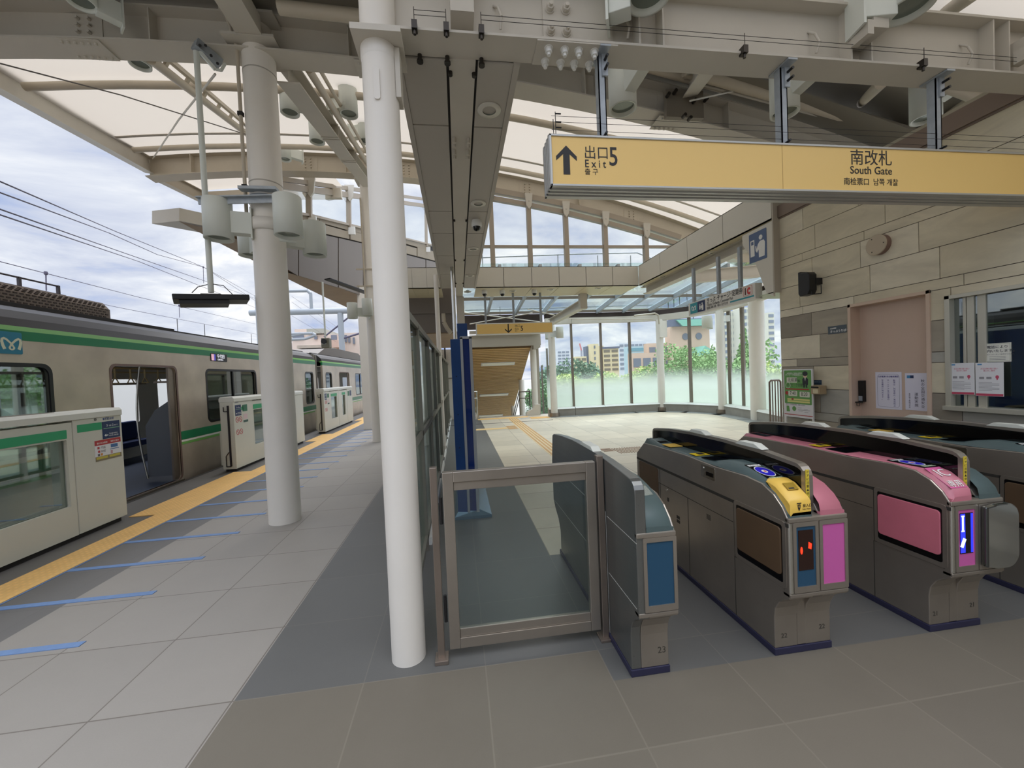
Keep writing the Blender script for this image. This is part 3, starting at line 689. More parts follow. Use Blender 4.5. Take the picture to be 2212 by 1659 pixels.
# knee plates where longitudinal members meet the girder behind the sign
kp = thing('beam_joint', 'cluster of bolted plates joining beams above the left part of the sign', 'joint', onY(1480, 200, 4.4))
c = onY(1480, 215, 4.40)
obj('gusset_plate', MB().box(c.x-.25, c.x+.22, 4.38, 4.44, c.z-.22, c.z+.10), mat('gusset', (128, 120, 108), .5), kp)
obj('stub_beam', MB().ibeam(onY(1490, 190, 4.35), onY(1530, 130, 3.4), .16, .2), W_STEEL, kp)
obj('bracket_rod', MB().tube(onY(1490, 218, 4.3), onY(1660, 180, 4.25), .010, 8), WHITE, kp)
for d_ in ((1443, 205), (1458, 198), (1500, 218), (1525, 215), (1478, 250), (1490, 256)):
    c = onY(*d_, 4.33); obj('clip', MB().tube(c-Y*.03, c+Y*.03, .02, 8), MATS['clip_steel'], kp)
# ================================================================ columns
def column(c, r, z1, label, m=W_COLUMN, r2=None):
    t = thing('round_column', label, 'column', (c[0], c[1], 0))
    obj('shaft', MB().lathe((c[0], c[1], 0), [(r, 0), (r, z1)], 48), m, t)
    return t
near = column((-.332, 2.165), .0895, 3.80, 'slender white round column nearest the camera')
obj('cap_plate', MB().box(-.445, -.205, 2.03, 2.30, 3.205, 3.235), W_STEEL, near)
obj('collar', MB().lathe((-.332, 2.165, 3.14), [(.0895, 0), (.0925, .012), (.0925, .065)], 40), W_COLUMN, near)
obj('weld_patch', MB().prism(rrect(-.352, -.322, 2.90, 3.06, .012), 'y', 2.068, 2.076), W_COLUMN, near)
obj('side_plate', MB().box(-.25, -.225, 2.12, 2.22, 2.95, 3.20), W_STEEL, near)
c1 = column((-1.95, 4.60), .158, 5.05, 'white round column with a ring of cylindrical lamps')
obj('cap_plate', MB().box(-2.2, -1.70, 4.36, 4.84, 5.02, 5.045).box(-2.2, -1.70, 4.36, 4.84, 5.26, 5.285), W_STEEL, c1)
obj('upper_stub', MB().tube((-1.95, 4.6, 5.04), (-1.95, 4.6, 5.5), .15, 32), W_STEEL, c1)
obj('drain_conduit', MB().path([(-2.115, 4.50, 3.3), (-2.115, 4.50, 5.0), (-2.18, 4.40, 5.35), (-2.3, 4.35, 5.6)], .018, 10), W_STEEL2, c1)
obj('conduit_strap', MB().box(-2.14, -2.09, 4.48, 4.52, 4.30, 4.34).box(-2.14, -2.09, 4.48, 4.52, 3.55, 3.59), DARK, c1)
obj('shaft_ring', MB().lathe((-1.95, 4.6, 3.62), [(.16, 0), (.16, .012)], 48).lathe((-1.95, 4.6, 4.78), [(.16, 0), (.16, .012)], 48), mat('ring_grey', (170, 165, 155), .5), c1)  # thin rings in a darker grey than the shaft
c3 = column((-2.0, 9.95), .130, 6.27, 'white round column farther along the platform under the far girder')
obj('side_conduit', MB().path([(-2.10, 9.80, 3.0), (-2.10, 9.80, 5.8)], .02, 8).box(-2.28, -1.80, 9.80, 9.83, 4.12, 4.15).box(-2.28, -1.80, 9.80, 9.83, 3.72, 3.75), W_STEEL2, c3)
obj('cap_plate', MB().box(-2.2, -1.8, 9.7, 10.1, 6.2, 6.23), W_STEEL, c3)
c4 = thing('square_column', 'white flat sided column farthest along the platform', 'column', (-2.77, 12.5, 0))
obj('shaft', MB().box(-2.90, -2.64, 12.40, 12.66, 0, 4.35), W_COLUMN, c4, .015)

# lamps: cylinder with open bottom lens and a box arm; local frame, lamp centre at loc
def make_lamp(loc, arm, label, group, r=.13, h=.44, wires=False, plate=True):
    """arm = vector from lamp axis to its fixing"""
    x, y, z = loc; t = thing('cylinder_lamp', label, 'lamp', loc, group); arm = Vector(arm); L = arm.length; d = arm.normalized()
    obj('lamp_body', MB().lathe((x,y,z-h/2), [(r*.80, .03), (r*.86, 0), (r, 0), (r, h), (r*.98, h+.006)], 36, caps=False).lathe((x,y,z+h/2), [(r*.98, .005), (.001, .005)], 36, caps=False), LAMPW, t)
    obj('lamp_lens', MB().lathe((x,y,z-h/2+.03), [(.001, .0), (r*.8, .0)], 36, caps=False), LENS, t)
    a, b = Vector(loc)+d*(r-.02)+Z*(-.02), Vector(loc)+d*(L-.02)+Z*(-.02)
    obj('lamp_arm', MB().beam(a, b, .11*r/.13, .22*r/.13), LAMPW, t, .004)
    if plate: obj('arm_plate', MB().beam(b, b+d*.014, .15*r/.13, .32*r/.13), LAMPW, t).select_set(False)
    if wires:
        mb = MB()
        for i in range(9):
            a_ = 2*math.pi*i/9; mb.tube((x+r*.7*math.cos(a_), y+r*.7*math.sin(a_), z+h/2), (x+r*1.1*math.cos(a_), y+r*1.1*math.sin(a_), z+h/2+.12), .0015, 4)
        obj('bird_spikes', mb, GALV, t)
    return t
G1 = 'cylindrical lamps ringed round the lamp column'
lp = []
def Lc(px, y1, y2, Yd, arm, label, group=G1, **k):
    a, b = onY(px, y1, Yd), onY(px, y2, Yd); h = abs(a.z-b.z); c = (a+b)/2
    return make_lamp(tuple(c), arm, label, group, h=h, **k)
Lc(471, 434, 517, 4.42, (.30, .08, 0), 'cylindrical lamp left of the column, in front of the monitor pole')
Lc(622, 427, 510, 4.22, (-.10, .22, 0), 'cylindrical lamp nearest, at the front right of the lamp column')
Lc(679, 484, 552, 4.95, (-.34, -.20, 0), 'lower cylindrical lamp standing off right of the lamp column')
Lc(542, 508, 553, 5.05, (.22, -.24, 0), 'cylindrical lamp half hidden behind the left of the lamp column')
mb = MB().lathe((-1.95, 4.60, 3.12), [(.162, 0), (.185, .005), (.185, .12), (.162, .125)], 40)
solo('lamp_collar', mb, W_COLUMN, 'steel collar on the lamp column that holds the lamp arms', 'collar')
a, b = onY(428, 429, 4.38), onY(600, 425, 4.38)
mb = MB().beam(a, b, .10, .012).beam(a-Z*.03, b-Z*.03, .012, .06)
cb = thing('lamp_cross_arm', 'horizontal angle bar above the lamp ring reaching left to the pole', 'bracket', a)
obj('angle_bar', mb, GALV, cb)
obj('clamp', MB().lathe((-1.95, 4.60, 3.42), [(.162, 0), (.172, .002), (.172, .06), (.162, .062)], 36).box(-2.13, -1.77, 4.38, 4.46, 3.50, 3.53), GALV, cb)
G2 = 'cylindrical lamps on the lattice girder'
Lc(625, 186, 245, 6.1, (.30, .1, 0), 'cylindrical lamp on the left of the lattice girder, nearer one', G2, r=.125)
Lc(752, 184, 248, 6.0, (-.30, .1, 0), 'cylindrical lamp on the right of the lattice girder, nearer one', G2, r=.125, wires=True)
Lc(684, 255, 307, 7.4, (.30, .1, 0), 'cylindrical lamp on the left of the lattice girder, farther one', G2, r=.125, wires=True)
Lc(790, 255, 306, 7.4, (-.30, .1, 0), 'cylindrical lamp on the right of the lattice girder, just left of the near column', G2, r=.125)
Lc(615, 306, 345, 9.2, (.30, .2, 0), 'cylindrical lamp fixed to the far girder right of the lamp column', G2, r=.12)
Lc(302, 110, 142, 4.9, (.0, -.2, .05), 'cylindrical lamp under the girder at upper left', G2, r=.10)
Lc(175, -35, 8, 4.2, (.2, .2, 0), 'dark cylindrical lamp cut by the top edge at upper left', G2, r=.11)
G3 = 'cylindrical lamps behind the sign girder'
for (px_, a_, b_, Yd, lab) in ((1344, 150, 236, 3.35, 'cylindrical lamp behind the sign girder beside the left hanger'), (1694, 150, 246, 3.35, 'cylindrical lamp behind the sign girder beside the middle hanger'), (1999, 170, 258, 3.35, 'cylindrical lamp behind the sign girder beside the right hanger')):
    Lc(px_, a_, b_, Yd, (.08, -.55, .10), lab, G3, r=.118)
Lc(1962, -30, 22, 2.0, (-.30, .06, 0), 'large cylindrical lamp at the top edge in front of the sign girder', G3, r=.12)
Lc(1400, -60, -2, 2.0, (-.2, .1, 0), 'cylindrical lamp just touching the top edge above the sign', G3, r=.11)
for x in (1858, 2204):
    c = onY(x, 60 if x < 2000 else 100, 2.12); solo('girder_bracket', MB().box(c.x-.05, c.x+.05, 2.0, 2.16, c.z-.1, c.z+.02).box(c.x-.09, c.x-.05, 2.0, 2.1, c.z-.14, c.z-.06), W_STEEL, 'steel bracket on the face of the sign girder, ' + ('beside the large lamp' if x < 2000 else 'at the right edge'), 'bracket')
G4 = 'small cylindrical lamps far along the platform'
Lc(761, 655, 688, 9.6, (.35, .2, 0), 'small cylindrical lamp left of the farther column', G4, r=.115)
Lc(793, 646, 682, 9.6, (.02, .20, 0), 'small cylindrical lamp in front of the farther column', G4, r=.115)
G5 = 'cylindrical lamps in the glazed hall'
Lc(1209, 707, 730, 12.6, (-.3, .6, 0), 'cylindrical lamp beside the small hanging exit sign', G5, r=.12)
Lc(1527, 683, 708, 10.9, (.3, .3, 0), 'cylindrical lamp below the hanging ticket sign', G5, r=.14)

# ================================================================ hanging monitor and camera over the platform
mp = thing('hanging_monitor', 'black flat platform monitor seen edge on hanging from a pole', 'monitor', onY(455, 640, 4.45))
a, b = onY(432, 112, 4.45), onY(456, 632, 4.45)
obj('pole', MB().tube((b.x, 4.45, b.z), (b.x, 4.45, a.z), .026, 16), LAMPW, mp)
p, q = onY(373, 646, 4.30), onY(536, 647, 4.62)
obj('monitor_body', MB().beam(p, q, .30, .055), BLACK, mp, .008)
obj('monitor_hood', MB().beam(p.lerp(q, .08)-Z*.04, p.lerp(q, .72)-Z*.04, .26, .05), BLACK, mp)
obj('mount_plate', MB().beam(p.lerp(q, .35)+Z*.035, p.lerp(q, .62)+Z*.035, .1, .03), BLACK, mp)
obj('cable', MB().path([b+Vector((-.18, 0, .0)), b+Vector((-.12, 0, .06)), b+Vector((0, 0, .09)), b+Vector((.12, 0, .07)), b+Vector((.2, 0, -.02))], .004, 6), DARK, mp)
bk = thing('pole_bracket', 'bolted angle bracket with a hook under the left girder', 'bracket', onY(450, 120, 4.5))
obj('angle_plate', MB().beam(onY(420, 93, 4.42), onY(475, 140, 4.6), .10, .09), GALV, bk)
obj('strut_bar', MB().beam(onY(432, 112, 4.45), onY(465, 150, 4.5), .03, .03).path([onY(465, 150, 4.5), onY(478, 152, 4.52), onY(486, 138, 4.55)], .014, 8), LAMPW, bk)
for q_ in ((432, 98), (444, 98), (456, 120), (470, 137)): obj('bolt', MB().tube(onY(*q_, 4.36), onY(*q_, 4.42), .014, 6), BLACK, bk)
solo('stay_cable', MB().path([onY(465, 160, 4.52), onY(385, 260, 6.5), onY(330, 343, 9.3)], .011, 6), W_STEEL, 'thin diagonal stay cable from the bracket down to the roof corner', 'cable')
solo('bird_wire_line', MB().path([onY(0, 137, 4.6), onY(260, 205, 5.5), onY(530, 290, 7.0)], .008, 6), mat('wire_grey', (110, 106, 102), .5), 'thin wire sagging across the membrane at upper left', 'cable')
hc = thing('hanging_camera', 'grey camera box hanging from a thin pole over the far platform', 'camera', onY(703, 735, 10.5))
a, b = onY(693, 631, 10.5), onY(703, 732, 10.5)
obj('pole', MB().tube((b.x, 10.5, b.z), (b.x, 10.5, a.z+.25), .022, 12), LAMPW, hc)
c = onY(705, 741, 10.5)
obj('camera_housing', MB().box(c.x-.10, c.x+.10, 10.4, 10.6, c.z-.13, c.z+.12), mat('olive_grey', (120, 118, 104), .5), hc, .02)
obj('camera_shade', MB().tube((c.x-.02, 10.36, c.z+.03), (c.x-.02, 10.41, c.z+.03), .065, 16), BLACK, hc)
obj('camera_label', MB().box(c.x-.07, c.x+.03, 10.385, 10.395, c.z-.04, c.z+.02), WHITE, hc)

# ================================================================ train
BODY = mat_brushed('train_steel', (196, 184, 168), .33, 1); BODY.node_tree.nodes['Principled BSDF'].inputs['Metallic'].default_value = .45
TGREEN = mat('train_green', (28, 120, 78), .35, var=(3, .05)); TLIME = mat('train_lime', (118, 178, 92), .35)
ROOFM = mat('train_roof', (50, 48, 48), .5, .1, var=(2, .12))
TX = -4.60; TZ = 2.18
wt = mat_glass('train_window', (170, 178, 176), .6)
def car(y0, y1, doors, wins, label, near_car=True):
    t = thing('train_car', label, 'train', (TX-1.4, (y0+y1)/2, -1.0))
    holes = [rrect(a, b, .0, 1.84, .09) for a, b in doors] + [rrect(a, b, .86, 1.82, .10) for a, b in wins]
    obj('side_panel', MB().shape([(y0, -.55), (y1, -.55), (y1, TZ-.10), (y0, TZ-.10)], holes, (TX-.06, 0, 0), Y, Z, .06), BODY, t)
    # cant rail strip: dark green over light green
    obj('green_stripe', MB().box(TX-.055, TX+.003, y0, y1, TZ-.10, TZ+.0), TGREEN, t)
    obj('lime_stripe', MB().hexa([(TX-.10, y0, TZ), (TX+.003, y0, TZ), (TX+.003, y1, TZ), (TX-.10, y1, TZ), (TX-.12, y0, TZ+.05), (TX-.012, y0, TZ+.05), (TX-.012, y1, TZ+.05), (TX-.12, y1, TZ+.05)]), TLIME, t)
    prof = [(TX-.012, TZ+.05), (TX-.05, TZ+.14), (TX-.16, TZ+.24), (TX-.35, TZ+.32), (TX-.9, TZ+.38), (TX-1.4, TZ+.40), (TX-1.9, TZ+.38), (TX-2.45, TZ+.32), (TX-2.65, TZ+.24), (TX-2.78, TZ+.05), (TX-2.72, TZ+.02), (TX-.1, TZ+.02)]
    obj('roof', MB().prism(prof, 'y', y0, y1), ROOFM, t)
    obj('roof_gutter', MB().box(TX-.40, TX-.36, y0, y1, TZ+.31, TZ+.345), DARK, t)
    # lower stripes broken at the doors
    segs = []; s0 = y0
    for a, b in doors: segs.append((s0, a-.04)); s0 = b+.04
    segs.append((s0, y1))
    mg, mw, ml = MB(), MB(), MB()
    for a, b in segs:
        mg.box(TX, TX+.003, a, b, .64, .78); mw.box(TX, TX+.003, a, b, .605, .632); ml.box(TX, TX+.003, a, b, .56, .60)
    obj('waist_stripe', mg, TGREEN, t); obj('white_pinstripe', mw, WHITE, t); obj('lime_waist_stripe', ml, TLIME, t)
    obj('far_side', MB().shape([(-y1, -.55), (-y0, -.55), (-y0, TZ), (-y1, TZ)], [rrect(-b, -a, .75, 1.75, .08) for a, b in [(y, y+1.3) for y in np.arange(y0+.8, y1-1.5, 1.9)]], (TX-2.74, 0, 0), -Y, Z, .04), mat('train_inside', (190, 186, 176), .5), t)
    obj('car_floor', MB().box(TX-2.74, TX-.06, y0, y1, -.08, -.01), mat('train_floor', (52, 66, 92), .5, var=(8, .1)), t)
    obj('car_ceiling', MB().box(TX-2.74, TX-.06, y0, y1, 2.02, 2.06), mat('train_ceiling', (176, 170, 156), .6), t)
    obj('underframe', MB().box(TX-2.6, TX-.15, y0, y1, -1.4, -.56), DARK, t)
    for a, b in doors:
        obj('door_sill', MB().box(TX-.07, TX+.02, a-.03, b+.03, -.03, .0), mat('sill', (130, 122, 110), .4, .5), t)
        m_ = MB()
        m_.shape(rrect(a-.035, b+.035, .0, 1.87, .10), [rrect(a, b, .005, 1.84, .09)], (TX-.01, 0, 0), Y, Z, .014)
        obj('door_frame', m_, mat('door_frame_brown', (112, 92, 84), .5), t)
        obj('door_leaf', MB().box(TX-.05, TX-.02, b-.14, b+.5, .02, 1.86), STEELV, t)
    for a, b in wins:
        m_ = MB().shape(rrect(a-.02, b+.02, .84, 1.84, .11), [rrect(a+.02, b-.02, .88, 1.80, .09)], (TX-.012, 0, 0), Y, Z, .016)
        if b-a > 1: m_.box(TX-.045, TX-.01, (a+b)/2-.02, (a+b)/2+.02, .86, 1.82)
        w_ = obj('car_window', m_, BLACK, t); obj('window_pane', MB().box(TX-.035, TX-.03, a, b, .86, 1.82), wt, w_)
    return t
car1 = car(.5, 13.62, [(1.9, 3.1), (5.97, 7.18), (10.15, 11.35)], [(3.6, 5.17), (7.97, 9.77), (12.72, 13.38)], 'nearest train car with silver sides, green stripes and an open door')
# interior seen through the door
SB = mat('seat_blue', (34, 52, 96), .8, var=(20, .1))
obj('bench_seat', MB().box(TX-2.70, TX-2.25, 3.2, 5.8, .30, .42).box(TX-2.70, TX-2.58, 3.2, 5.8, .42, .82), SB, car1, .03)
obj('bench_seat', MB().box(TX-2.70, TX-2.25, 7.3, 9.9, .30, .42).box(TX-2.70, TX-2.58, 7.3, 9.9, .42, .82), SB, car1, .03)
obj('bench_seat', MB().box(TX-.52, TX-.10, 7.36, 9.9, .30, .42).box(TX-.22, TX-.10, 7.36, 9.9, .42, .82), SB, car1, .03)
obj('bench_seat', MB().box(TX-.52, TX-.10, 3.3, 5.8, .30, .42).box(TX-.22, TX-.10, 3.3, 5.8, .42, .82), SB, car1, .03)
obj('partition', MB().prism([(TX-.55, .05), (TX-.10, .05), (TX-.10, 1.35), (TX-.40, 1.15), (TX-.55, .9)], 'y', 7.26, 7.30), mat('partition_white', (120, 126, 136), .4), car1)
obj('partition', MB().prism([(TX-2.70, .05), (TX-2.25, .05), (TX-2.25, .9), (TX-2.40, 1.15), (TX-2.70, 1.35)], 'y', 7.26, 7.30), MATS['partition_white'], car1)
st = MB()
for s_, x in ((1, TX-.55), (-1, TX-2.25)):
    n = 10; pts = [(x+(-.10*math.sin(math.pi*i/n))*s_, 7.24, .03+1.95*i/n) for i in range(n+1)]; st.path(pts, .016, 8); obj('stanchion', st, CHROME, car1); st = MB()
    pts = [(x+.3*s_+(-.14*math.sin(math.pi*i/n))*s_, 6.02, .03+1.95*i/n) for i in range(n+1)]; st.path(pts, .016, 8); obj('stanchion', st, CHROME, car1); st = MB()
gr = MB()
for x in (TX-.75, TX-2.0): gr.tube((x, 1.0, 1.86), (x, 13.3, 1.86), .016, 8)
obj('grab_rail', gr, mat('grab_beige', (190, 170, 120), .5), car1)
for x in (TX-.75, TX-2.0):
    for i in range(14):
        y = 4.6+i*.30
        obj('hanging_strap', MB().box(x-.012, x+.012, y-.004, y+.004, 1.72, 1.86).path([(x, y, 1.72), (x-.05, y, 1.62), (x+.05, y, 1.62), (x, y, 1.72)], .008, 6), MATS['grab_beige'], car1)
obj('luggage_rack', MB().box(TX-2.66, TX-2.35, 3.2, 9.9, 1.62, 1.66).box(TX-.42, TX-.12, 7.3, 9.9, 1.60, 1.63), STEELV, car1)
obj('safety_notice', MB().box(TX-2.36, TX-2.355, 7.05, 7.2, 1.3, 1.45), mat('notice_yellow', (214, 180, 50), .5), car1)
obj('interior_wall', MB().box(TX-2.70, TX-1.85, 13.3, 13.4, 0, 2.0).box(TX-.9, TX-.08, 13.3, 13.4, 0, 2.0), MATS['train_inside'], car1)
# roof air conditioning unit
ac = thing('air_conditioner', 'brown louvred air conditioning unit on the train roof', 'air conditioner', (TX-1.3, 5, TZ+.36))
ax0, ax1 = TX-2.2, TX-.62
prof = [(ax1, TZ+.36), (ax1, TZ+.56), (ax1-.08, TZ+.66), (ax1-.4, TZ+.72), (ax0+.4, TZ+.72), (ax0+.08, TZ+.66), (ax0, TZ+.56), (ax0, TZ+.36)]
obj('unit_casing', MB().prism(prof, 'y', 2.0, 6.85), mat('ac_brown', (112, 98, 86), .5, .2), ac, .04, )
mb = MB()
for r_ in range(4):
    for i in range(64):
        y = 2.1+i*.073+(r_ % 2)*.036; mb.box(ax1-.004, ax1+.004, y, y+.045, TZ+.43+r_*.037, TZ+.448+r_*.037)
        if r_ < 3: mb.beam((ax1-.015-r_*.02, y, TZ+.585+r_*.022), (ax1-.015-r_*.02, y+.045, TZ+.585+r_*.022), .006, .016, (1, 0, .9))
obj('louvre_slots', mb, mat('slot_dark', (58, 46, 40), .7), ac)
mb = MB().box(ax1-.35, ax1-.3, 2.0, 6.5, TZ+.70, TZ+.72).tube((ax1-.32, 2.0, TZ+.83), (ax1-.32, 6.4, TZ+.83), .012, 8)
for i in range(9): y = 2.4+i*.5; mb.box(ax1-.335, ax1-.305, y, y+.03, TZ+.70, TZ+.84)
obj('top_rail', mb, mat('rail_purple_grey', (70, 64, 70), .5), ac)
obj('roof_walkway', MB().box(TX-.62, TX-.50, 1.0, 8.0, TZ+.36, TZ+.40), DARK, car1)
for y in (9.2, 10.1, 12.2): obj('roof_antenna', MB().tube((TX-1.2, y, TZ+.38), (TX-1.2, y, TZ+.78), .006, 6), DARK, car1)
# blue emblem plate on the first car
def emblem(parent, o, R_, U_, s, m):
    """rounded heart-like M ribbon"""
    def rib(pts, w0, w1):
        L_, R2 = [], []
        n = len(pts)
        for i, p in enumerate(pts):
            a = Vector(pts[max(0, i-1)]); b = Vector(pts[min(n-1, i+1)]); d = (b-a).normalized(); nn = Vector((-d.y, d.x)); w = w0+(w1-w0)*i/(n-1)
            L_.append(tuple(Vector(p)+nn*w)); R2.append(tuple(Vector(p)-nn*w))
        return L_+R2[::-1]
    mb = MB()
    for sg in (-1, 1):
        pts = [(sg*.33, -.28), (sg*.40, -.10), (sg*.44, .10), (sg*.42, .24), (sg*.34, .28), (sg*.22, .22), (sg*.10, .10), (0, -.0), (-sg*.07, -.09)]
        pts = [(x*s, y*s) for x, y in pts]; mb.shape(rib(pts, .075*s, .04*s), [], Vector(o)+(Vector(R_).cross(Vector(U_)))*(.0002*sg), R_, U_, .002)
    mb.shape([(x*s, (y-.20)*s) for x, y in circ(0, 0, .15, 24, .13)], [[(x*s, (y-.19)*s) for x, y in circ(0, 0, .055, 16, .07)]], Vector(o)+Vector(R_).cross(Vector(U_))*.0004, R_, U_, .002)
    return obj('emblem', mb, m, parent)
a, b = onX(-30, 710, TX), onX(49, 770, TX)
pl = obj('emblem_plate', MB().shape(rrect(a.y+.0, 4.885, 1.93, 2.16, .015), [], (TX+.003, 0, 0), Y, Z, .008), mat('metro_blue', (32, 122, 150), .4), car1)
c = onX(22, 742, TX); emblem(pl, (TX+.011, c.y, c.z-.005), Y, Z, .20, mat('emblem_cream', (214, 216, 190), .4))
# destination display
a, b = onX(456, 764, TX), onX(487, 782, TX)
ds = obj('destination_display', MB().shape(rrect(8.13, 8.66, 1.985, 2.135, .02), [], (TX+.002, 0, 0), Y, Z, .006), BLACK, car1)
LEDW = mat('led_white', (230, 230, 235), .4, emit=((235, 235, 245), .8))
obj('display_text', MB().text('千代田', (TX+.008, 8.32, 2.055), Y, Z, .085, .001).text('CHIYODA', (TX+.008, 8.34, 2.005), Y, Z, .04, .001), LEDW, ds)
obj('display_symbol', MB().box(TX+.008, TX+.009, 8.15, 8.23, 2.0, 2.12), mat('led_pink', (200, 160, 170), .4, emit=((200, 150, 165), .7)), ds)
obj('display_symbol', MB().box(TX+.008, TX+.009, 8.235, 8.275, 2.0, 2.12), mat('led_violet', (80, 76, 160), .4, emit=((70, 66, 170), .7)), ds)
gw = thing('gangway', 'grey folding gangway between the two train cars', 'gangway', (TX-1.3, 14.1, 0))
mb = MB()
for i in range(6): y = 13.64+i*.10; mb.box(TX-2.6, TX-.12-.03*(i % 2), y, y+.07, -.4, TZ+.25)
obj('bellows', mb, mat('bellows', (120, 114, 106), .7), gw)
car2 = car(14.3, 34, [(16.2, 17.55), (21.0, 22.3), (25.5, 26.8)], [(14.6, 15.25), (18.6, 20.4), (22.8, 24.8)], 'second train car beyond the grey gangway')
ac2 = thing('air_conditioner', 'low rounded air conditioning unit on the second train car', 'air conditioner', (TX-1.3, 18, TZ+.36))
obj('unit_casing', MB().prism([(15.4, TZ+.36), (16.2, TZ+.62), (17.5, TZ+.72), (21.5, TZ+.72), (22.4, TZ+.36)], 'x', TX-2.2, TX-.5), mat('ac_grey', (112, 104, 96), .5), ac2)
obj('roof_vents', MB().box(TX-1.8, TX-.9, 17.0, 17.8, TZ+.72, TZ+.84).box(TX-1.8, TX-.9, 18.2, 19.2, TZ+.72, TZ+.84), BODY, ac2)

# ================================================================ platform screen doors
PSD = mat('psd_white', (206, 205, 192), .4, var=(1.2, .03)); PSDL = mat('psd_light', (216, 216, 206), .4)
DX0, DX1, DZ = -4.12, -3.90, 1.31
pglass = mat_glass('psd_glass', (214, 222, 216), .6)
def psd(y0, y1, leafs, label, end_handle=False):
    t = thing('platform_door', label, 'platform door', (-4.0, (y0+y1)/2, 0))
    ys = [y0]
    for (a, b, w0, w1) in leafs:
        if a > ys[-1]+.01: obj('cabinet', MB().box(DX0, DX1, ys[-1], a-.006, .05, 1.22), PSD, t, .006)
        hole = rrect(w0, w1, .36, 1.03, .01)
        obj('door_leaf', MB().shape([(a, .05), (b, .05), (b, 1.20), (a, 1.20)], [hole], (DX1-.035, 0, 0), Y, Z, .03), PSD, t)
        obj('leaf_core', MB().box(DX0+.02, DX0+.05, a, b, .05, .36).box(DX0+.02, DX0+.05, a, b, 1.03, 1.2), PSD, t)
        obj('leaf_glass', MB().box(DX1-.05, DX1-.044, w0, w1, .36, 1.03), pglass, t)
        obj('green_line', MB().box(DX1-.004, DX1-.001, w0-.01, w1, 1.045, 1.13), mat('psd_green', (46, 158, 106), .4), t)
        ys.append(b+.006)
    if ys[-1] < y1-.02: obj('cabinet', MB().box(DX0, DX1, ys[-1], y1, .05, 1.22), PSD, t, .006)
    obj('top_cover', MB().prism([(DX0-.01, 1.22), (DX1+.012, 1.22), (DX1+.012, 1.28), (DX1-.01, DZ), (DX0+.01, DZ), (DX0-.01, 1.28)], 'y', y0, y1), PSDL, t, .004)
    obj('base_foot', MB().box(DX0+.02, DX1-.03, y0+.05, y1-.05, 0, .05), DARK, t)
    return t
p1 = psd(1.2, 5.15, [(1.2, 2.6, 1.5, 2.3), (2.62, 4.56, 4.0-1.1, 4.50)], 'nearest white platform door unit with posters on its end')
obj('vent_plate', MB().box(-4.08, -3.95, 3.5, 4.45, DZ, DZ+.004), mat('vent_grey', (120, 114, 100), .5), p1)
p2 = psd(7.45, 10.55, [(8.10, 9.9, 8.13, 9.0)], 'middle white platform door unit behind the lamp column')
p3 = psd(12.1, 15.2, [(12.6, 13.5, 12.77, 13.36), (13.55, 14.5, 13.92, 14.3)], 'farthest white platform door unit')
obj('vent_plate', MB().box(-4.08, -3.95, 8.0, 9.0, DZ, DZ+.004), MATS['vent_grey'], p2)
for t, y in ((p2, 7.45), (p3, 12.1)):
    obj('end_handle', MB().box(-4.0, -3.97, y-.012, y, .10, 1.16).path([(-4.05, y-.02, 1.14), (-4.05, y-.02, 1.06), (-3.99, y-.02, 1.06)], .008, 6).path([(-4.0, y-.02, .35), (-4.05, y-.02, .28), (-4.05, y-.02, .10), (-3.98, y-.02, .10)], .008, 6), mat('handle_black', (34, 26, 28), .4), t)
    obj('side_door_edge', MB().box(-4.17, -4.12, y+.05, y+.6, .12, .72), PSD, t)
NAVY = mat('sign_navy', (32, 50, 92), .4); REDP = mat('poster_red', (176, 50, 52), .5); PAPER = mat('paper_white', (226, 226, 228), .6); PYEL = mat('poster_yellow', (196, 180, 70), .5)
INK = mat('ink_black', (34, 32, 34), .5)
def info_sign(t, y0, y1, z0, z1, small=True, arrow=True):
    s = obj('door_sign', MB().box(DX1, DX1+.003, y0, y1, z0, z1), NAVY, t); w = y1-y0; h = z1-z0; x = DX1+.003
    m = MB().text('3', (x, y0+w*.22, z0+h*.70), Y, Z, h*.20, .001).text('号車', (x, y0+w*.36, z0+h*.71), Y, Z, h*.09, .001)
    m.text('2', (x, y0+w*.56, z0+h*.70), Y, Z, h*.18, .001).text('番ドア', (x, y0+w*.68, z0+h*.71), Y, Z, h*.08, .001)
    if arrow:
        m.shape([(w*.08, h*.20), (w*.18, h*.28), (w*.18, h*.225), (w*.30, h*.225), (w*.30, h*.175), (w*.18, h*.175), (w*.18, h*.12)], [], (x, y0, z0), Y, Z, .001)
        m.text('Yoyogi-uehara', (x, y0+w*.35, z0+h*.25), Y, Z, h*.10, .001).text('代々木上原方面', (x, y0+w*.35, z0+h*.12), Y, Z, h*.09, .001)
    obj('sign_lettering', m, WHITE, s)
    obj('sign_rule', MB().box(x, x+.001, y0+w*.06, y1-w*.04, z0+h*.58, z0+h*.62), mat('rule_green', (130, 176, 140), .5), s)
info_sign(p1, 4.895, 5.118, .975, 1.165)
obj('green_line', MB().box(DX1+.0, DX1+.002, 4.61, 4.89, 1.085, 1.165), MATS['psd_green'], p1)
ps = obj('poster', MB().box(DX1, DX1+.002, 4.79, 5.118, .745, .97), PAPER, p1); x = DX1+.002
obj('poster_header', MB().box(x, x+.001, 4.79, 5.118, .915, .97), REDP, ps)
obj('poster_footer', MB().box(x, x+.001, 4.79, 5.118, .745, .795), mat('poster_olive', (132, 122, 96), .5), ps)
obj('poster_footer', MB().box(x+.001, x+.0015, 4.80, 4.94, .765, .79).box(x+.001, x+.0015, 4.96, 5.10, .765, .79), PYEL, ps)
obj('poster_lettering', MB().text('駆け込み乗車', (x+.001, 4.815, .93), Y, Z, .022, .0006).text('無料公開中', (x+.001, 4.985, .93), Y, Z, .022, .0006), WHITE, ps)
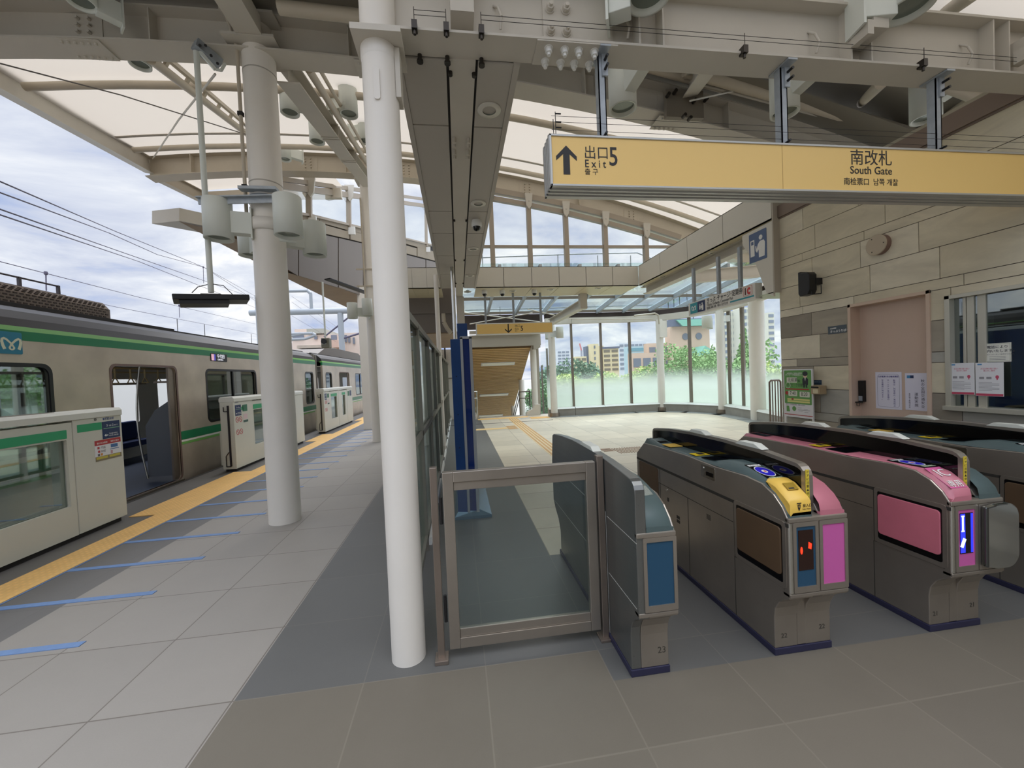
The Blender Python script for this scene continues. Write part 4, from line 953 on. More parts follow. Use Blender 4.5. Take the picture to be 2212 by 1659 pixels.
obj('poster_print', MB().box(x, x+.0008, 4.82, 4.845, .875, .90).box(x, x+.0008, 4.825, 4.85, .835, .86), REDP, ps)
obj('poster_print', MB().text('門前', (x, 4.86, .875), Y, Z, .03, .0006).text('仲町', (x, 4.86, .835), Y, Z, .03, .0006).box(x, x+.0008, 4.82, 4.845, .80, .825), mat('print_grey', (96, 92, 98), .6), ps)
obj('poster_print', MB().box(x, x+.0008, 4.985, 5.075, .868, .905).box(x, x+.0008, 4.975, 5.09, .848, .856), mat('print_blue', (70, 110, 160), .6), ps)
obj('poster_print', MB().box(x, x+.0008, 4.855, 4.88, .80, .825), mat('print_orange', (208, 140, 70), .6), ps)
obj('poster_print', MB().box(x, x+.0008, 4.98, 5.005, .80, .838), mat('print_pink', (190, 150, 155), .6), ps)
obj('maker_label', MB().text('転落防止柵', (x-.002, 4.91, 1.185), Y, Z, .028, .001, bold=.001), mat('label_blue', (60, 76, 130), .5), p1)
obj('lock_cover', MB().lathe((DX1, 4.82, 1.20), [(.016, 0), (.014, .004)], 16, axis='x').lathe((DX1, 4.82, 1.245), [(.016, 0), (.014, .004)], 16, axis='x').box(DX1-.001, DX1+.001, 4.72, 4.9, 1.225, 1.2265), mat('lock_grey', (110, 112, 106), .4), p1)
info_sign(p2, 7.50, 7.69, .97, 1.16)
def stickers(t, y0, far=False):
    m = MB(); r = .05
    for iy in range(2):
        for iz in range(2):
            c = (y0+.07+iy*.11, .90-iz*.22)
            m.shape([(c[0]+a, c[1]+b) for a, b in circ(0, 0, r, 20)], [[(c[0]+a, c[1]+b) for a, b in circ(0, 0, r*.78, 20)]], (DX1, 0, 0), Y, Z, .002)
            m.beam((DX1+.001, c[0]-r*.6, c[1]+r*.6), (DX1+.001, c[0]+r*.6, c[1]-r*.6), .002, .01, (0, 1, 1))
    obj('prohibition_sticker', m, mat('prohibit_red', (190, 84, 92), .5), t)
    obj('green_sign', MB().box(DX1, DX1+.002, y0+.26, y0+.42, 1.03, 1.15), mat('deep_green', (52, 112, 84), .5), t)
    obj('green_sign', MB().box(DX1, DX1+.002, y0+.27, y0+.43, .83, .87), mat('deep_green2', (60, 90, 84), .5), t)
    obj('pink_sticker', MB().box(DX1, DX1+.002, y0+.28, y0+.41, .89, .98), mat('pale_pink', (216, 190, 192), .5), t)
    obj('maker_label', MB().text('注意書', (DX1, y0+.02, 1.20), Y, Z, .04, .001), MATS['label_blue'], t)
stickers(p2, 7.48)
obj('green_line', MB().box(DX1, DX1+.002, 7.70, 7.76, 1.06, 1.12), MATS['psd_green'], p2)
info_sign(p3, 12.17, 12.36, .97, 1.16); stickers(p3, 12.15)
obj('door_sign', MB().box(DX1, DX1+.002, 14.85, 15.08, .97, 1.16), NAVY, p3)
obj('green_sign', MB().box(DX1, DX1+.002, 14.6, 14.8, .98, 1.14), MATS['deep_green'], p3)
# person at the train window, head and shoulders
pr = thing('seated_person', 'dark haired person seen from behind through the nearest train window', 'person', (TX-.38, 4.35, .45))
mb = MB()
sk = [(-.10, .0), (.16, .0), (.20, .12), (.215, .3), (.205, .42), (.16, .50), (.07, .55), (.055, .60)]
def body(mb, cx, cy, z0, prof, sx=1.0, sy=.62, n=20):
    vs = []
    for r, h in prof:
        for i in range(n):
            a = 2*math.pi*i/n; vs.append((cx+r*sy*math.cos(a), cy+r*sx*math.sin(a), z0+h))
    fs = [(k*n+i, k*n+(i+1) % n, (k+1)*n+(i+1) % n, (k+1)*n+i) for k in range(len(prof)-1) for i in range(n)]
    mb.add(vs, fs, True)
prof = [(.01, 0), (.17, .0), (.19, .15), (.215, .32), (.22, .42), (.19, .50), (.10, .545), (.058, .57), (.055, .62), (.07, .65), (.092, .70), (.098, .76), (.092, .83), (.065, .89), (.01, .91)]
body(mb, TX-.38, 4.35, .42, prof)
obj('body', mb, mat('skin', (190, 150, 125), .6), pr)
mb = MB(); body(mb, TX-.38, 4.35, .42, [(.175, .0), (.198, .15), (.223, .32), (.228, .42), (.198, .505), (.108, .552), (.066, .575)]); obj('jacket', mb, mat('jacket_black', (32, 30, 34), .8), pr)
mb = MB(); body(mb, TX-.385, 4.35, .42, [(.088, .68), (.106, .72), (.108, .78), (.101, .845), (.07, .905), (.01, .925)]); obj('hair', mb, mat('hair_black', (24, 20, 20), .7), pr)

# ================================================================ overhead line and the far side
CAT = thing('catenary_wires', 'overhead contact wires sloping away above the train', 'cable', (-7, 10, 4)); CAT['kind'] = 'thing'
wm = mat('wire_violet', (88, 84, 104), .6)
for pts in ([(0, 392, 6), (250, 500, 12), (440, 577, 22), (552, 640, 40)], [(0, 416, 6), (235, 503, 12), (340, 550, 16), (440, 577, 22), (552, 650, 40)],
            [(0, 452, 6), (250, 540, 12), (552, 645, 40)], [(0, 464, 6), (300, 565, 15), (560, 668, 40)], [(0, 565, 10), (300, 642, 18), (552, 700, 40)], [(0, 610, 10), (260, 665, 18), (555, 722, 40)],
            [(630, 640, 40), (780, 742, 80)], [(630, 652, 40), (780, 760, 80)], [(630, 682, 40), (780, 770, 80)]):
    mb = MB(); mb.path([onY(*p) for p in pts], .011, 6); obj('wire', mb, wm, CAT)
for (x, y0, y1, d) in ((99, 590, 628, 11), (439, 577, 612, 22), (387, 660, 686, 21)):
    obj('dropper', MB().tube(onY(x, y0, d), onY(x+1, y1, d), .012, 6).lathe(onY(x, y0, d), [(.03, -.04), (.04, 0), (.03, .04)], 8), wm, CAT)
gn = thing('catenary_gantry', 'grey tubular catenary gantry standing over the tracks', 'gantry', onY(735, 700, 42))
PG = mat('pipe_blue_grey', (150, 156, 162), .5)
obj('cross_pipe', MB().tube(onY(540, 676, 42), onY(800, 670, 42), .30, 14), PG, gn)
p = onY(735, 676, 42); obj('mast', MB().tube((p.x, 42, -6), (p.x, 42, p.z), .28, 14), PG, gn)
obj('upper_pipe', MB().path([onY(600, 629, 42), onY(664, 628, 42), onY(671, 634, 42), onY(673, 670, 42)], .16, 8), PG, gn)
p = onY(561, 650, 42); obj('mast', MB().tube((p.x, 42, -6), (p.x, 42, p.z+.5), .42, 12), PG, gn)
obj('arm', MB().path([onY(600, 722, 42), onY(675, 720, 42), onY(682, 724, 42), onY(660, 732, 42), onY(600, 735, 42)], .14, 8), PG, gn)
obj('arm', MB().path([onY(600, 731, 42), onY(660, 720, 42)], .12, 8), PG, gn)
obj('brace', MB().path([onY(735, 733, 42), onY(790, 716, 42)], .10, 6).path([onY(700, 728, 42), onY(760, 680, 42)], .08, 6), wm, gn)

# far building seen between the columns
def bbox(mb, x0, x1, yt, D, dep=10, zb=-6.5):
    a, b = onY(x0, yt, D), onY(x1, yt, D); mb.box(a.x, b.x, D, D+dep, zb, (a.z+b.z)/2)
pk = thing('house', 'pale pink stepped apartment house beyond the tracks', 'building', (onY(700, 750, 60).x, 60, -6.5))
PINK = mat('pink_wall', (206, 190, 178), .8, var=(.4, .05)); PINK2 = mat('pink_wall_deep', (196, 166, 150), .8)  # second pink, deeper than the walls, for the balcony
mb = MB(); bbox(mb, 630, 733, 723, 62, 14); bbox(mb, 733, 778, 719, 64, 12); bbox(mb, 640, 672, 751, 56, 6); bbox(mb, 672, 712, 750, 58, 4); bbox(mb, 636, 668, 711, 66, 10)
obj('wall', mb, PINK, pk)
mb = MB(); bbox(mb, 662, 700, 710, 61.5, 8, zb=onY(680, 720, 61.5).z); obj('roof', mb, mat('roof_grey', (160, 160, 150), .8), pk)
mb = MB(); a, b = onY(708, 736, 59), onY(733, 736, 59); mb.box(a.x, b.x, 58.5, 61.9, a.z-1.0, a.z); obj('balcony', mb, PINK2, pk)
WIN = mat('far_window', (110, 116, 128), .3); WINW = mat('far_window_light', (190, 196, 204), .3)
for (x0, y0, x1, y1, D) in ((632, 724, 657, 733, 61.9), (679, 726, 686, 733, 61.9), (715, 724, 728, 734, 61.9), (742, 724, 750, 739, 63.9), (752, 726, 757, 740, 63.9), (762, 729, 767, 743, 63.9), (681, 760, 688, 768, 57.9)):
    a, b = onY(x0, y0, D), onY(x1, y1, D); obj('window', MB().box(a.x, b.x, D-.1, D, b.z, a.z), WIN, pk)
sh = thing('low_roof', 'small arched dark roof in front of the pink house', 'roof', onY(750, 770, 55))
mb = MB(); pts = [onY(700+i*9, 770-6*math.sin(math.pi*i/10), 54) for i in range(11)]
mb.add([p for p in pts]+[p+Y*4 for p in pts]+[Vector((p.x, 54, -6.5)) for p in pts], [(i, i+1, 12+i, 11+i) for i in range(10)]+[(i, 22+i, 23+i, i+1) for i in range(10)])
obj('roof_shell', mb, mat('dark_roof', (110, 104, 100), .7), sh)
hb = thing('house', 'gabled pale house low beside the lamp column', 'building', onY(640, 760, 70))
mb = MB(); a, b, c_ = onY(628, 770, 70), onY(660, 752, 70), onY(628, 738, 70)
mb.prism([(a.x-3, -6.5), (b.x, -6.5), (b.x, b.z-1.2), (c_.x, c_.z), (a.x-3, c_.z)], 'y', 70, 76); obj('wall', mb, mat('pale_lilac', (216, 206, 214), .8), hb)

# ================================================================ dark clad concourse block over the far platform
PA, PB = (-4.5, 6.3), (-2.1, 15.0)
def oL(x, y): return onL(x, y, PA, PB)
CL1 = mat('clad_brown', (138, 126, 106), .5, var=(.5, .03)); CL2 = mat('clad_dark', (112, 104, 96), .45, var=(.5, .03)); WOOD = mat('wood_soffit', (160, 138, 112), .55, var=(2, .08))
bk2 = thing('upper_block', 'brown panelled block with slanting underside hanging over the far platform', 'building block', oL(700, 600))
nrm = Vector((-(PB[1]-PA[1]), PB[0]-PA[0], 0)).normalized(); nrm = nrm if nrm.y > 0 else -nrm
def slab(mb, pts, back=.3, off=0):
    P = [oL(*p)+nrm*off for p in pts]; n = len(P); Q = [p+nrm*back for p in P]
    return mb.add(P+Q, [tuple(range(n)), tuple(range(2*n-1, n-1, -1))]+[(i, n+i, n+(i+1) % n, (i+1) % n) for i in range(n)])
mb = slab(MB(), [(560, 512), (600, 458), (640, 461), (870, 513), (985, 540), (985, 705), (870, 662), (735, 618), (625, 586), (560, 532)], back=.12, off=.06); obj('block_core', mb, DARK, bk2)
seams = [556, 600, 645, 731, 785, 850, 920, 985]
def yb(x): return float(np.interp(x, [387, 470, 556, 625, 735, 870, 985], [478, 500, 535, 590, 622, 668, 712]))
def y1(x): return float(np.interp(x, [556, 645, 780, 985], [478, 492, 522, 575]))
def y0_(x): return float(np.interp(x, [556, 645, 780, 985], [455, 462, 495, 545]))
for a, b in zip(seams[:-1], seams[1:]):
    obj('cladding_panel', slab(MB(), [(a+1, y1(a)+3), (b-1, y1(b)+3), (b-1, yb(b)), (a+1, yb(a))], .05), CL2, bk2)
for a, b in ((556, 645), (646, 755), (757, 900), (902, 985)):
    obj('cladding_panel', slab(MB(), [(a, y0_(a)+8), (b, y0_(b)+12), (b, y1(b)), (a, y1(a))], .05), CL1, bk2)
for a, b in ((640, 690), (691, 780), (781, 860), (861, 930)):
    obj('cladding_panel', slab(MB(), [(a, y0_(a)-2), (b, y0_(b)-2), (b, y0_(b)+10), (a, y0_(a)+7)], .06), CL1, bk2)
zs = oL(387, 477).z
tipA = oL(387, 449); 
mb = MB(); P = [oL(387, 449), oL(560, 487), oL(560, 512), oL(387, 477)]
n_ = nrm*.5; mb.add(P+[p+n_ for p in P], [(0,1,2,3), (7,6,5,4), (0,4,5,1), (1,5,6,2), (2,6,7,3), (3,7,4,0)])
obj('tip_beam', mb, W_STEEL, bk2)
# wooden underside: from the face's lower edge to the outer left edge
def onZz(x, y, z): return onZ(x, y, z)
lowpts = [(x, yb(x)) for x in (387, 470, 556, 625, 735, 870, 985)]
Pf = [oL(*p) for p in lowpts]; outer = [(388, 479), (462, 519), (545, 562), (612, 598), (700, 641), (775, 676), (860, 728)]
Po = []
for (x, y), pf in zip(outer, Pf):
    p = onZ(x, y, pf.z+.0); Po.append(p)
mb = MB(); nn = len(Pf); mb.add(Pf+Po+[p+Z*.05 for p in Pf]+[p+Z*.05 for p in Po], [(i, i+1, nn+i+1, nn+i) for i in range(nn-1)]+[(2*nn+i, 3*nn+i, 3*nn+i+1, 2*nn+i+1) for i in range(nn-1)]); obj('wood_soffit', mb, WOOD, bk2)
mb = MB(); q = [onZ(661, 600, 4.6), onZ(690, 611, 4.55), onZ(775, 662, 4.5), onZ(752, 655, 4.5)]
mb.beam(oL(665, 606)-nrm*.5, oL(760, 652)-nrm*1.0, .18, .03); obj('recess_slot', mb, BLACK, bk2)
# left high windows on top of the block
wl = thing('window_2', None, None); wl['kind'] = 'structure'
xs = [628, 667, 753, 792, 870, 915, 985]
fr = MB(); gl = MB()
def yt(x): return float(np.interp(x, [600, 985], [398, 452]))
for x in (667, 753, 920): fr.beam(oL(x, yt(x)-6), oL(x+1, y0_(x)+4), .10, .12, (1, 0, 0))
for a, b in ((600, 667), (667, 753), (753, 920), (920, 985)):
    fr.beam(oL(a, yt(a)+2), oL(b, yt(b)+2), .08, .14); fr.beam(oL(a, y0_(a)-3), oL(b, y0_(b)-3), .08, .06); fr.beam(oL(a, yt(a)-12), oL(b, yt(b)-12), .08, .10)
    P = [oL(a, yt(a)), oL(b, yt(b)), oL(b, y0_(b)), oL(a, y0_(a))]; gl.add(P, [(0,1,2,3)])
obj('window_frame', fr, MATS['window_bronze'], wl); obj('window_pane', gl, GLASS, wl)
for x in (667, 753, 920):
    a, b = oL(x-8, y0_(x)+2), oL(x+10, y0_(x)+18); c = (a+b)/2 - nrm*.05
    obj('mullion_foot', MB().box(c.x-.12, c.x+.12, c.y-.03, c.y+.03, c.z-.11, c.z+.11), WHITE, wl)
    c = oL(x-2, yt(x))-nrm*.06; obj('mullion_bracket', MB().prism([(c.x-.13, c.z+.25), (c.x+.13, c.z+.25), (c.x+.08, c.z-.1), (c.x, c.z-.22), (c.x-.08, c.z-.1)], 'y', c.y-.03, c.y+.03), W_STEEL, wl)
# pale wall across the far track
fw = thing('trackside_wall', 'white panelled wall across the far track seen through the open train door', 'wall panel', (-11.5, 8, -1.6))
obj('wall', MB().box(-11.6, -11.4, -4, 34, -1.6, 2.3), mat('track_wall', (222, 224, 222), .7), fw)
for i in range(10): obj('wall_opening', MB().box(-11.4, -11.385, 2+i*2.0, 2.5+i*2.0, 1.2, 1.55).box(-11.4, -11.385, 2+i*2.0, 2.5+i*2.0, .5, .85), BLACK, fw)
# beam running from the lamp column towards the camera, and pipes above it
solo('overhead_beam', MB().beam((-1.93, 4.35, 5.12), (-1.86, 2.2, 4.98), .24, .18), W_STEEL, 'short white beam running from the lamp column top towards the camera', 'girder')
for i, (y_, r_) in enumerate(((4.0, .06), (3.7, .035))):
    solo('roof_pipe', MB().tube((-1.5, y_, 5.0), (1.2, y_, 4.9), r_, 12), W_STEEL2, ['thick horizontal pipe overhead between the two near columns', 'thin horizontal pipe overhead between the two near columns'][i], 'roof pipe')
# ================================================================ glass screen between platform and hall
SX = -.35
FR = mat('screen_frame', (126, 122, 112), .42, .35)
sc = thing('glass_screen', 'long glazed metal screen dividing the platform from the hall', 'glass screen', (SX, 10, 0))
py = [2.30, 3.48] + [3.48+1.18*k for k in range(1, 14)]
for y in py: obj('post', MB().box(SX-.03, SX+.03, y-.025, y+.025, 0, 1.95).box(SX-.055, SX-.03, y-.012, y+.012, 0, 1.95), FR, sc)
obj('top_rail', MB().box(SX-.03, SX+.03, py[0], py[-1], 1.92, 1.975), FR, sc)
obj('middle_rail', MB().box(SX-.03, SX+.03, py[0], py[-1], .995, 1.045), FR, sc)
obj('bottom_rail', MB().box(SX-.03, SX+.03, py[0], py[-1], .09, .14), FR, sc)
for a, b in zip(py[:-1], py[1:]):
    obj('pane', MB().box(SX-.006, SX+.006, a+.025, b-.025, .14, .995).box(SX-.006, SX+.006, a+.025, b-.025, 1.045, 1.92), GLASSG, sc)
    obj('head_clip', MB().box(SX-.05, SX+.01, b-.035, b+.035, 1.86, 1.93), mat('clip_dark', (84, 76, 68), .4, .5), sc)
for i, y in enumerate(py[1:11]):
    solo('curb_block', MB().box(SX+.02, SX+.05, y+.1, y+1.0, 0, .07), WHITE, 'low white curb piece along the foot of the glass screen, ' + ('nearest' if i == 0 else 'one of the receding row'), 'curb', 'white curb pieces along the screen foot')
# posts and pipes rising near the end of the screen
solo('steel_pole', MB().tube(onY(972, 490, 6.5), Vector((onY(984, 733, 6.5).x, 6.5, 0)), .03, 14), CHROME, 'shiny steel pole rising behind the blue board to the soffit', 'pole')
solo('white_pole', MB().tube((onY(946, 700, 7.9).x, 7.9, 0), (onY(946, 700, 7.9).x, 7.9, 3.5), .045, 14), W_COLUMN, 'slim white pole rising from the screen to the soffit', 'pole')
cp = thing('beam_post', 'white boxed post under the end of the central overhead beam', 'column', (.13, 8.95, 0))
obj('post_upper', MB().box(.03, .20, 8.88, 9.05, 2.55, 3.27), W_STEEL, cp); obj('post_lower', MB().lathe((.115, 8.96, 0), [(.085, 0), (.085, 2.6)], 24), W_COLUMN, cp)
solo('rain_pipe', MB().path([(-.28, 9.2, 3.1), (-.27, 9.2, 2.75), (-.2, 9.2, 2.6), (-.12, 9.2, 2.5)], .05, 12), W_STEEL2, 'bent drain pipe left of the white boxed post', 'pipe')
# wall and post group beyond the screen at left
lw = thing('service_wall', 'pale ribbed wall strip beyond the screen under the wooden soffit', 'wall panel', (-.6, 13.9, 0))
obj('panel', MB().box(-1.0, .42, 13.95, 14.05, 0, 2.45), mat('pale_wall', (206, 198, 188), .6), lw)
for x in (-.9, -.62, -.5, -.1, .1): obj('rib', MB().box(x-.03, x+.03, 13.9, 13.95, 0, 2.45), W_COLUMN, lw)
obj('cable_duct', MB().tube((-.42, 13.88, .9), (-.42, 13.88, 2.5), .025, 8), DARK, lw)
obj('end_strip', MB().box(-.95, .1, 13.88, 13.9, 1.42, 1.46), STEELV, lw)
wb = thing('wood_soffit_block', 'brown boxed wooden soffit at the far left of the hall', 'soffit', (-.6, 12, 2.6))
obj('soffit_face', MB().box(-1.0, .06, 9.25, 13.9, 2.50, 2.54), WOOD, wb)
obj('soffit_front', MB().box(-1.3, .0, 9.15, 9.25, 2.95, 3.6), CL2, wb)
obj('soffit_front_edge', MB().box(-1.0, .0, 9.2, 9.25, 2.52, 2.97), CL2, wb)

# ================================================================ blue board (seen edge on)
ks = thing('blue_signboard', 'dark blue upright signboard seen edge on beside the glass gate', 'signboard', (.05, 4.9, 0))
BL = mat('board_blue', (20, 62, 118), .3, var=(3, .08)); BLG = mat('board_blue_gloss', (12, 44, 110), .08, coat=.5); ALU = mat('board_aluminium', (196, 200, 206), .3, .7)
obj('side_panel', MB().box(-.066, .034, 4.17, 5.55, .05, 1.89), BL, ks, .004)
obj('frame_strip', MB().box(.034, .060, 4.165, 5.6, .05, 1.905), ALU, ks); obj('frame_strip', MB().box(.128, .158, 4.165, 5.6, .05, 1.905), ALU, ks)
obj('frame_cap', MB().box(.034, .158, 4.165, 5.6, 1.89, 1.915), ALU, ks)
obj('front_panel', MB().box(.060, .128, 4.18, 5.58, .05, 1.89), BLG, ks)
obj('face_panel', MB().box(.158, .162, 4.25, 5.52, .12, 1.84), BLG, ks)
obj('rear_post', MB().box(.012, .155, 5.6, 5.75, 0, 2.24), BL, ks, .004)
obj('base', MB().hexa([(-.10, 4.13, 0), (.285, 4.13, 0), (.285, 5.70, 0), (-.10, 5.70, 0), (-.10, 4.13, .03), (.285, 4.13, .03), (.285, 5.70, .03), (-.10, 5.70, .03)]).hexa([(-.10, 4.13, .03), (.285, 4.13, .03), (.285, 5.70, .03), (-.10, 5.70, .03), (-.066, 4.17, .075), (.165, 4.19, .075), (.165, 5.64, .075), (-.066, 5.64, .075)]), mat('base_blue_steel', (108, 138, 160), .25, .6), ks)
for z in (.4, .75, 1.1, 1.5): obj('panel_screw', MB().tube((-.02, 4.168, z), (-.02, 4.171, z), .006, 8), BLACK, ks)

# ================================================================ glass swing gate
sg = thing('glass_swing_gate', 'steel framed glass swing gate left of the ticket machines', 'gate', (.3, 2.1, 0))
GY = 2.10
fr = obj('gate_frame', MB().box(-.108, -.052, GY-.02, GY+.02, .06, 1.0).box(.668, .722, GY-.02, GY+.02, .06, 1.0).box(-.052, .668, GY-.02, GY+.02, .945, 1.0).box(-.052, .668, GY-.02, GY+.02, .06, .115).box(-.052, .668, GY-.012, GY+.012, .115, .16).box(-.052, .668, GY-.012, GY+.012, .90, .945), STEEL, sg, .003)
obj('glass_pane', MB().box(-.052, .668, GY-.004, GY+.004, .16, .90), mat_glass('gate_glass', (240, 246, 246), .1), sg)
for z in (.28, .80): obj('hinge', MB().tube((-.122, GY-.012, z-.07), (-.122, GY-.012, z+.07), .009, 12), BLACK, sg)
gp = thing('gate_post', 'square steel post left of the glass swing gate, next to the white column', 'post', (-.155, GY, 0))
obj('post', MB().box(-.172, -.136, GY-.02, GY+.02, 0, 1.03), STEELV, gp, .003); obj('foot_plate', MB().box(-.188, -.118, GY-.045, GY+.035, 0, .022), STEELV, gp, .003)
gp2 = thing('gate_post', 'square steel post between the glass swing gate and the ticket machine', 'post', (.755, GY, 0))
obj('post', MB().box(.732, .768, GY-.02, GY+.02, 0, 1.03), STEELV, gp2, .003); obj('foot_plate', MB().box(.712, .768, GY-.045, GY+.035, 0, .015), STEELV, gp2, .003)

# ================================================================ ticket gates
TEAL = mat('gate_teal', (78, 94, 94), .45, var=(8, .03)); PINKG = mat('gate_pink', (188, 114, 128), .45, var=(8, .03)); LEATHER = mat('flap_brown', (88, 68, 48), .55, var=(6, .08))
PINKF = mat('flap_pink', (198, 108, 124), .6, var=(5, .08), bump=(14, .12)); NAVYP = mat('plinth_navy', (40, 40, 66), .45); BGL = mat('gate_black_glass', (6, 6, 7), .06)
MAG = mat('gate_magenta', (196, 92, 160), .5); BLUP = mat('gate_blue', (32, 72, 98), .5); GYEL = mat('gate_yellow', (226, 186, 84), .45); SCR = mat('panel_black', (10, 10, 12), .1)
GST = STEEL
TOPP = [(1.706, .745), (1.735, .79), (1.787, .838), (1.86, .873), (1.98, .884), (2.24, .874), (2.55, .882), (3.0, .872), (3.19, .862), (3.325, .757)]
def ztop(y): return float(np.interp(y, [p[0] for p in TOPP], [p[1] for p in TOPP]))
def body_poly():
    return [(1.80, .035), (1.80, .20), (1.792, .25), (1.768, .295), (1.735, .325), (1.70, .345), (1.70, .72)] + TOPP + [(3.335, .74), (3.335, .40), (3.30, .34), (3.20, .28), (3.16, .20), (3.16, .035)]
ZC = [(1.70, .768), (1.706, .80), (1.735, .835), (1.786, .872), (1.84, .89), (1.90, .905), (2.0, .932), (2.07, .936), (2.16, .925), (2.30, .898), (2.4, .891), (2.83, .886), (2.92, .886), (3.10, .908), (3.19, .90), (3.325, .775)]
FLAT = [False]
def ztc(y): return min(float(np.interp(y, [p[0] for p in ZC], [p[1] for p in ZC])), .886 if FLAT[0] else .925)
def half(t, x0, x1, out, col, xin, flap):
    """out: -1 outer face at x0, +1 outer face at x1; xin: x next to the centre slab"""
    obj('side_body', MB().prism(body_poly(), 'x', x0, x1), GST, t, .004)
    xo = x0 if out < 0 else x1; s = out
    ys = [1.70, 1.706, 1.735, 1.787, 1.84, 1.90, 2.0, 2.07, 2.16, 2.30, 2.40, 2.83, 2.92, 3.10, 3.19, 3.325, 3.335]
    rows = []
    xi = xin
    for y in ys:
        z = ztop(y); zt_ = ztc(y)
        rows.append([(xo-s*.010, y, z+.001), (xo-s*.016, y, min(zt_, z+.008)), (xo-s*.030, y, zt_), (xi, y, zt_+.002)])
    m = MB().sheet(rows)
    m.add([rows[0][0], rows[0][1], rows[0][2], rows[0][3], (xi, 1.70, .74)], [(0, 1, 2, 3, 4)]); m.add([rows[-1][i] for i in range(4)]+[(xi, 3.335, .74)], [(4, 3, 2, 1, 0)])
    m.prism([(1.702, .735), (3.333, .735), (3.333, .76), (1.702, .76)], 'x', min(xo-s*.008, xi), max(xo-s*.008, xi))
    obj('top_cover', m, col, t)
    e = .0015; xa, xb = (xo-e, xo+.001) if s < 0 else (xo-.001, xo+e)
    f = MB(); g = mat('seam_dark', (48, 46, 42), .6)
    for (ya, za, yb_, zb_) in ((1.70, .715, 3.33, .700), (2.09, .585, 2.95, .585), (2.082, .39, 2.082, .715), (1.73, .385, 2.085, .385), (2.93, .45, 2.93, .705), (2.085, .04, 2.085, .385), (2.55, .585, 2.55, .04)):
        f.box(xa, xb, min(ya, yb_)-.0015, max(ya, yb_)+.0015, min(za, zb_)-.0015, max(za, zb_)+.0015)
    obj('panel_seam', f, g, t)
    f = MB(); w = xo+s*.003
    f.shape(rrect(1.715, 2.078, .385, .722, .02), [rrect(1.735, 2.06, .41, .70, .012)], (xo, 0, 0) if s > 0 else (xo, 0, 0), Y if s > 0 else -Y, Z, .002) if s > 0 else f.shape([(-y, z) for y, z in rrect(1.715, 2.078, .385, .722, .02)], [[(-y, z) for y, z in rrect(1.735, 2.06, .41, .70, .012)]], (xo, 0, 0), -Y, Z, .003)
    obj('flap_frame', f, GST, t)
    obj('flap_recess', MB().box(xo-.0008, xo+.0008, 1.735, 2.06, .41, .70), SCR, t)
    fl_ = rrect(1.742, 2.055, .445, .685, .02)
    obj('door_flap', MB().prism(fl_, 'x', *((xo-.008, xo+.001) if s < 0 else (xo-.001, xo+.008))), flap, t, .003)
    obj('door_flap', MB().prism(rrect(2.96, 3.28, .46, .695, .02), 'x', *((xo-.006, xo+.001) if s < 0 else (xo-.001, xo+.006))), flap, t, .003)
    return xo
def slab(t, x0, x1, front_sticker=True):
    prof = [(1.735, .74), (1.735, .90)] + [(1.80-.065*math.cos(a), .925+.065*math.sin(a)) for a in [math.radians(d) for d in (10, 30, 50, 70, 88)]] + [(2.05, 1.012), (2.35, 1.022), (2.7, 1.018), (3.0, 1.002), (3.22, .978)] + [(3.24+.045*math.sin(a), .935+.04*math.cos(a)) for a in [math.radians(d) for d in (20, 50, 80)]] + [(3.287, .74)]
    inner = []
    for y, z in prof:
        yy = 1.755 if y < 1.76 else 3.267 if y > 3.26 else y; zz = z-.02 if z > .76 else z
        inner.append((max(1.755, min(3.267, yy)), zz))
    mb = MB().shape(prof, [[(1.755, .755)] + [q for q in inner[1:-1]] + [(3.267, .755)]], (x0, 0, 0), Y, Z, (x1-x0))
    obj('slab_rim', mb, GST, t, .003)
    obj('slab_glass', MB().prism([(1.752, .745)] + [(y, z) for y, z in inner[1:-1]] + [(3.27, .745)], 'x', x0+.003, x1-.003), BGL, t)
    for y in (2.62, 2.12):
        z = float(np.interp(y, [2.05, 2.35, 2.7, 3.0], [1.012, 1.022, 1.018, 1.002]))
        obj('sensor_cap', MB().prism([(y-.11, z-.002), (y+.11, z-.002), (y+.07, z+.022), (y-.05, z+.024)], 'x', x0-.002, x1+.002), mat('cap_white', (214, 216, 206), .4), t, .003)
    return prof
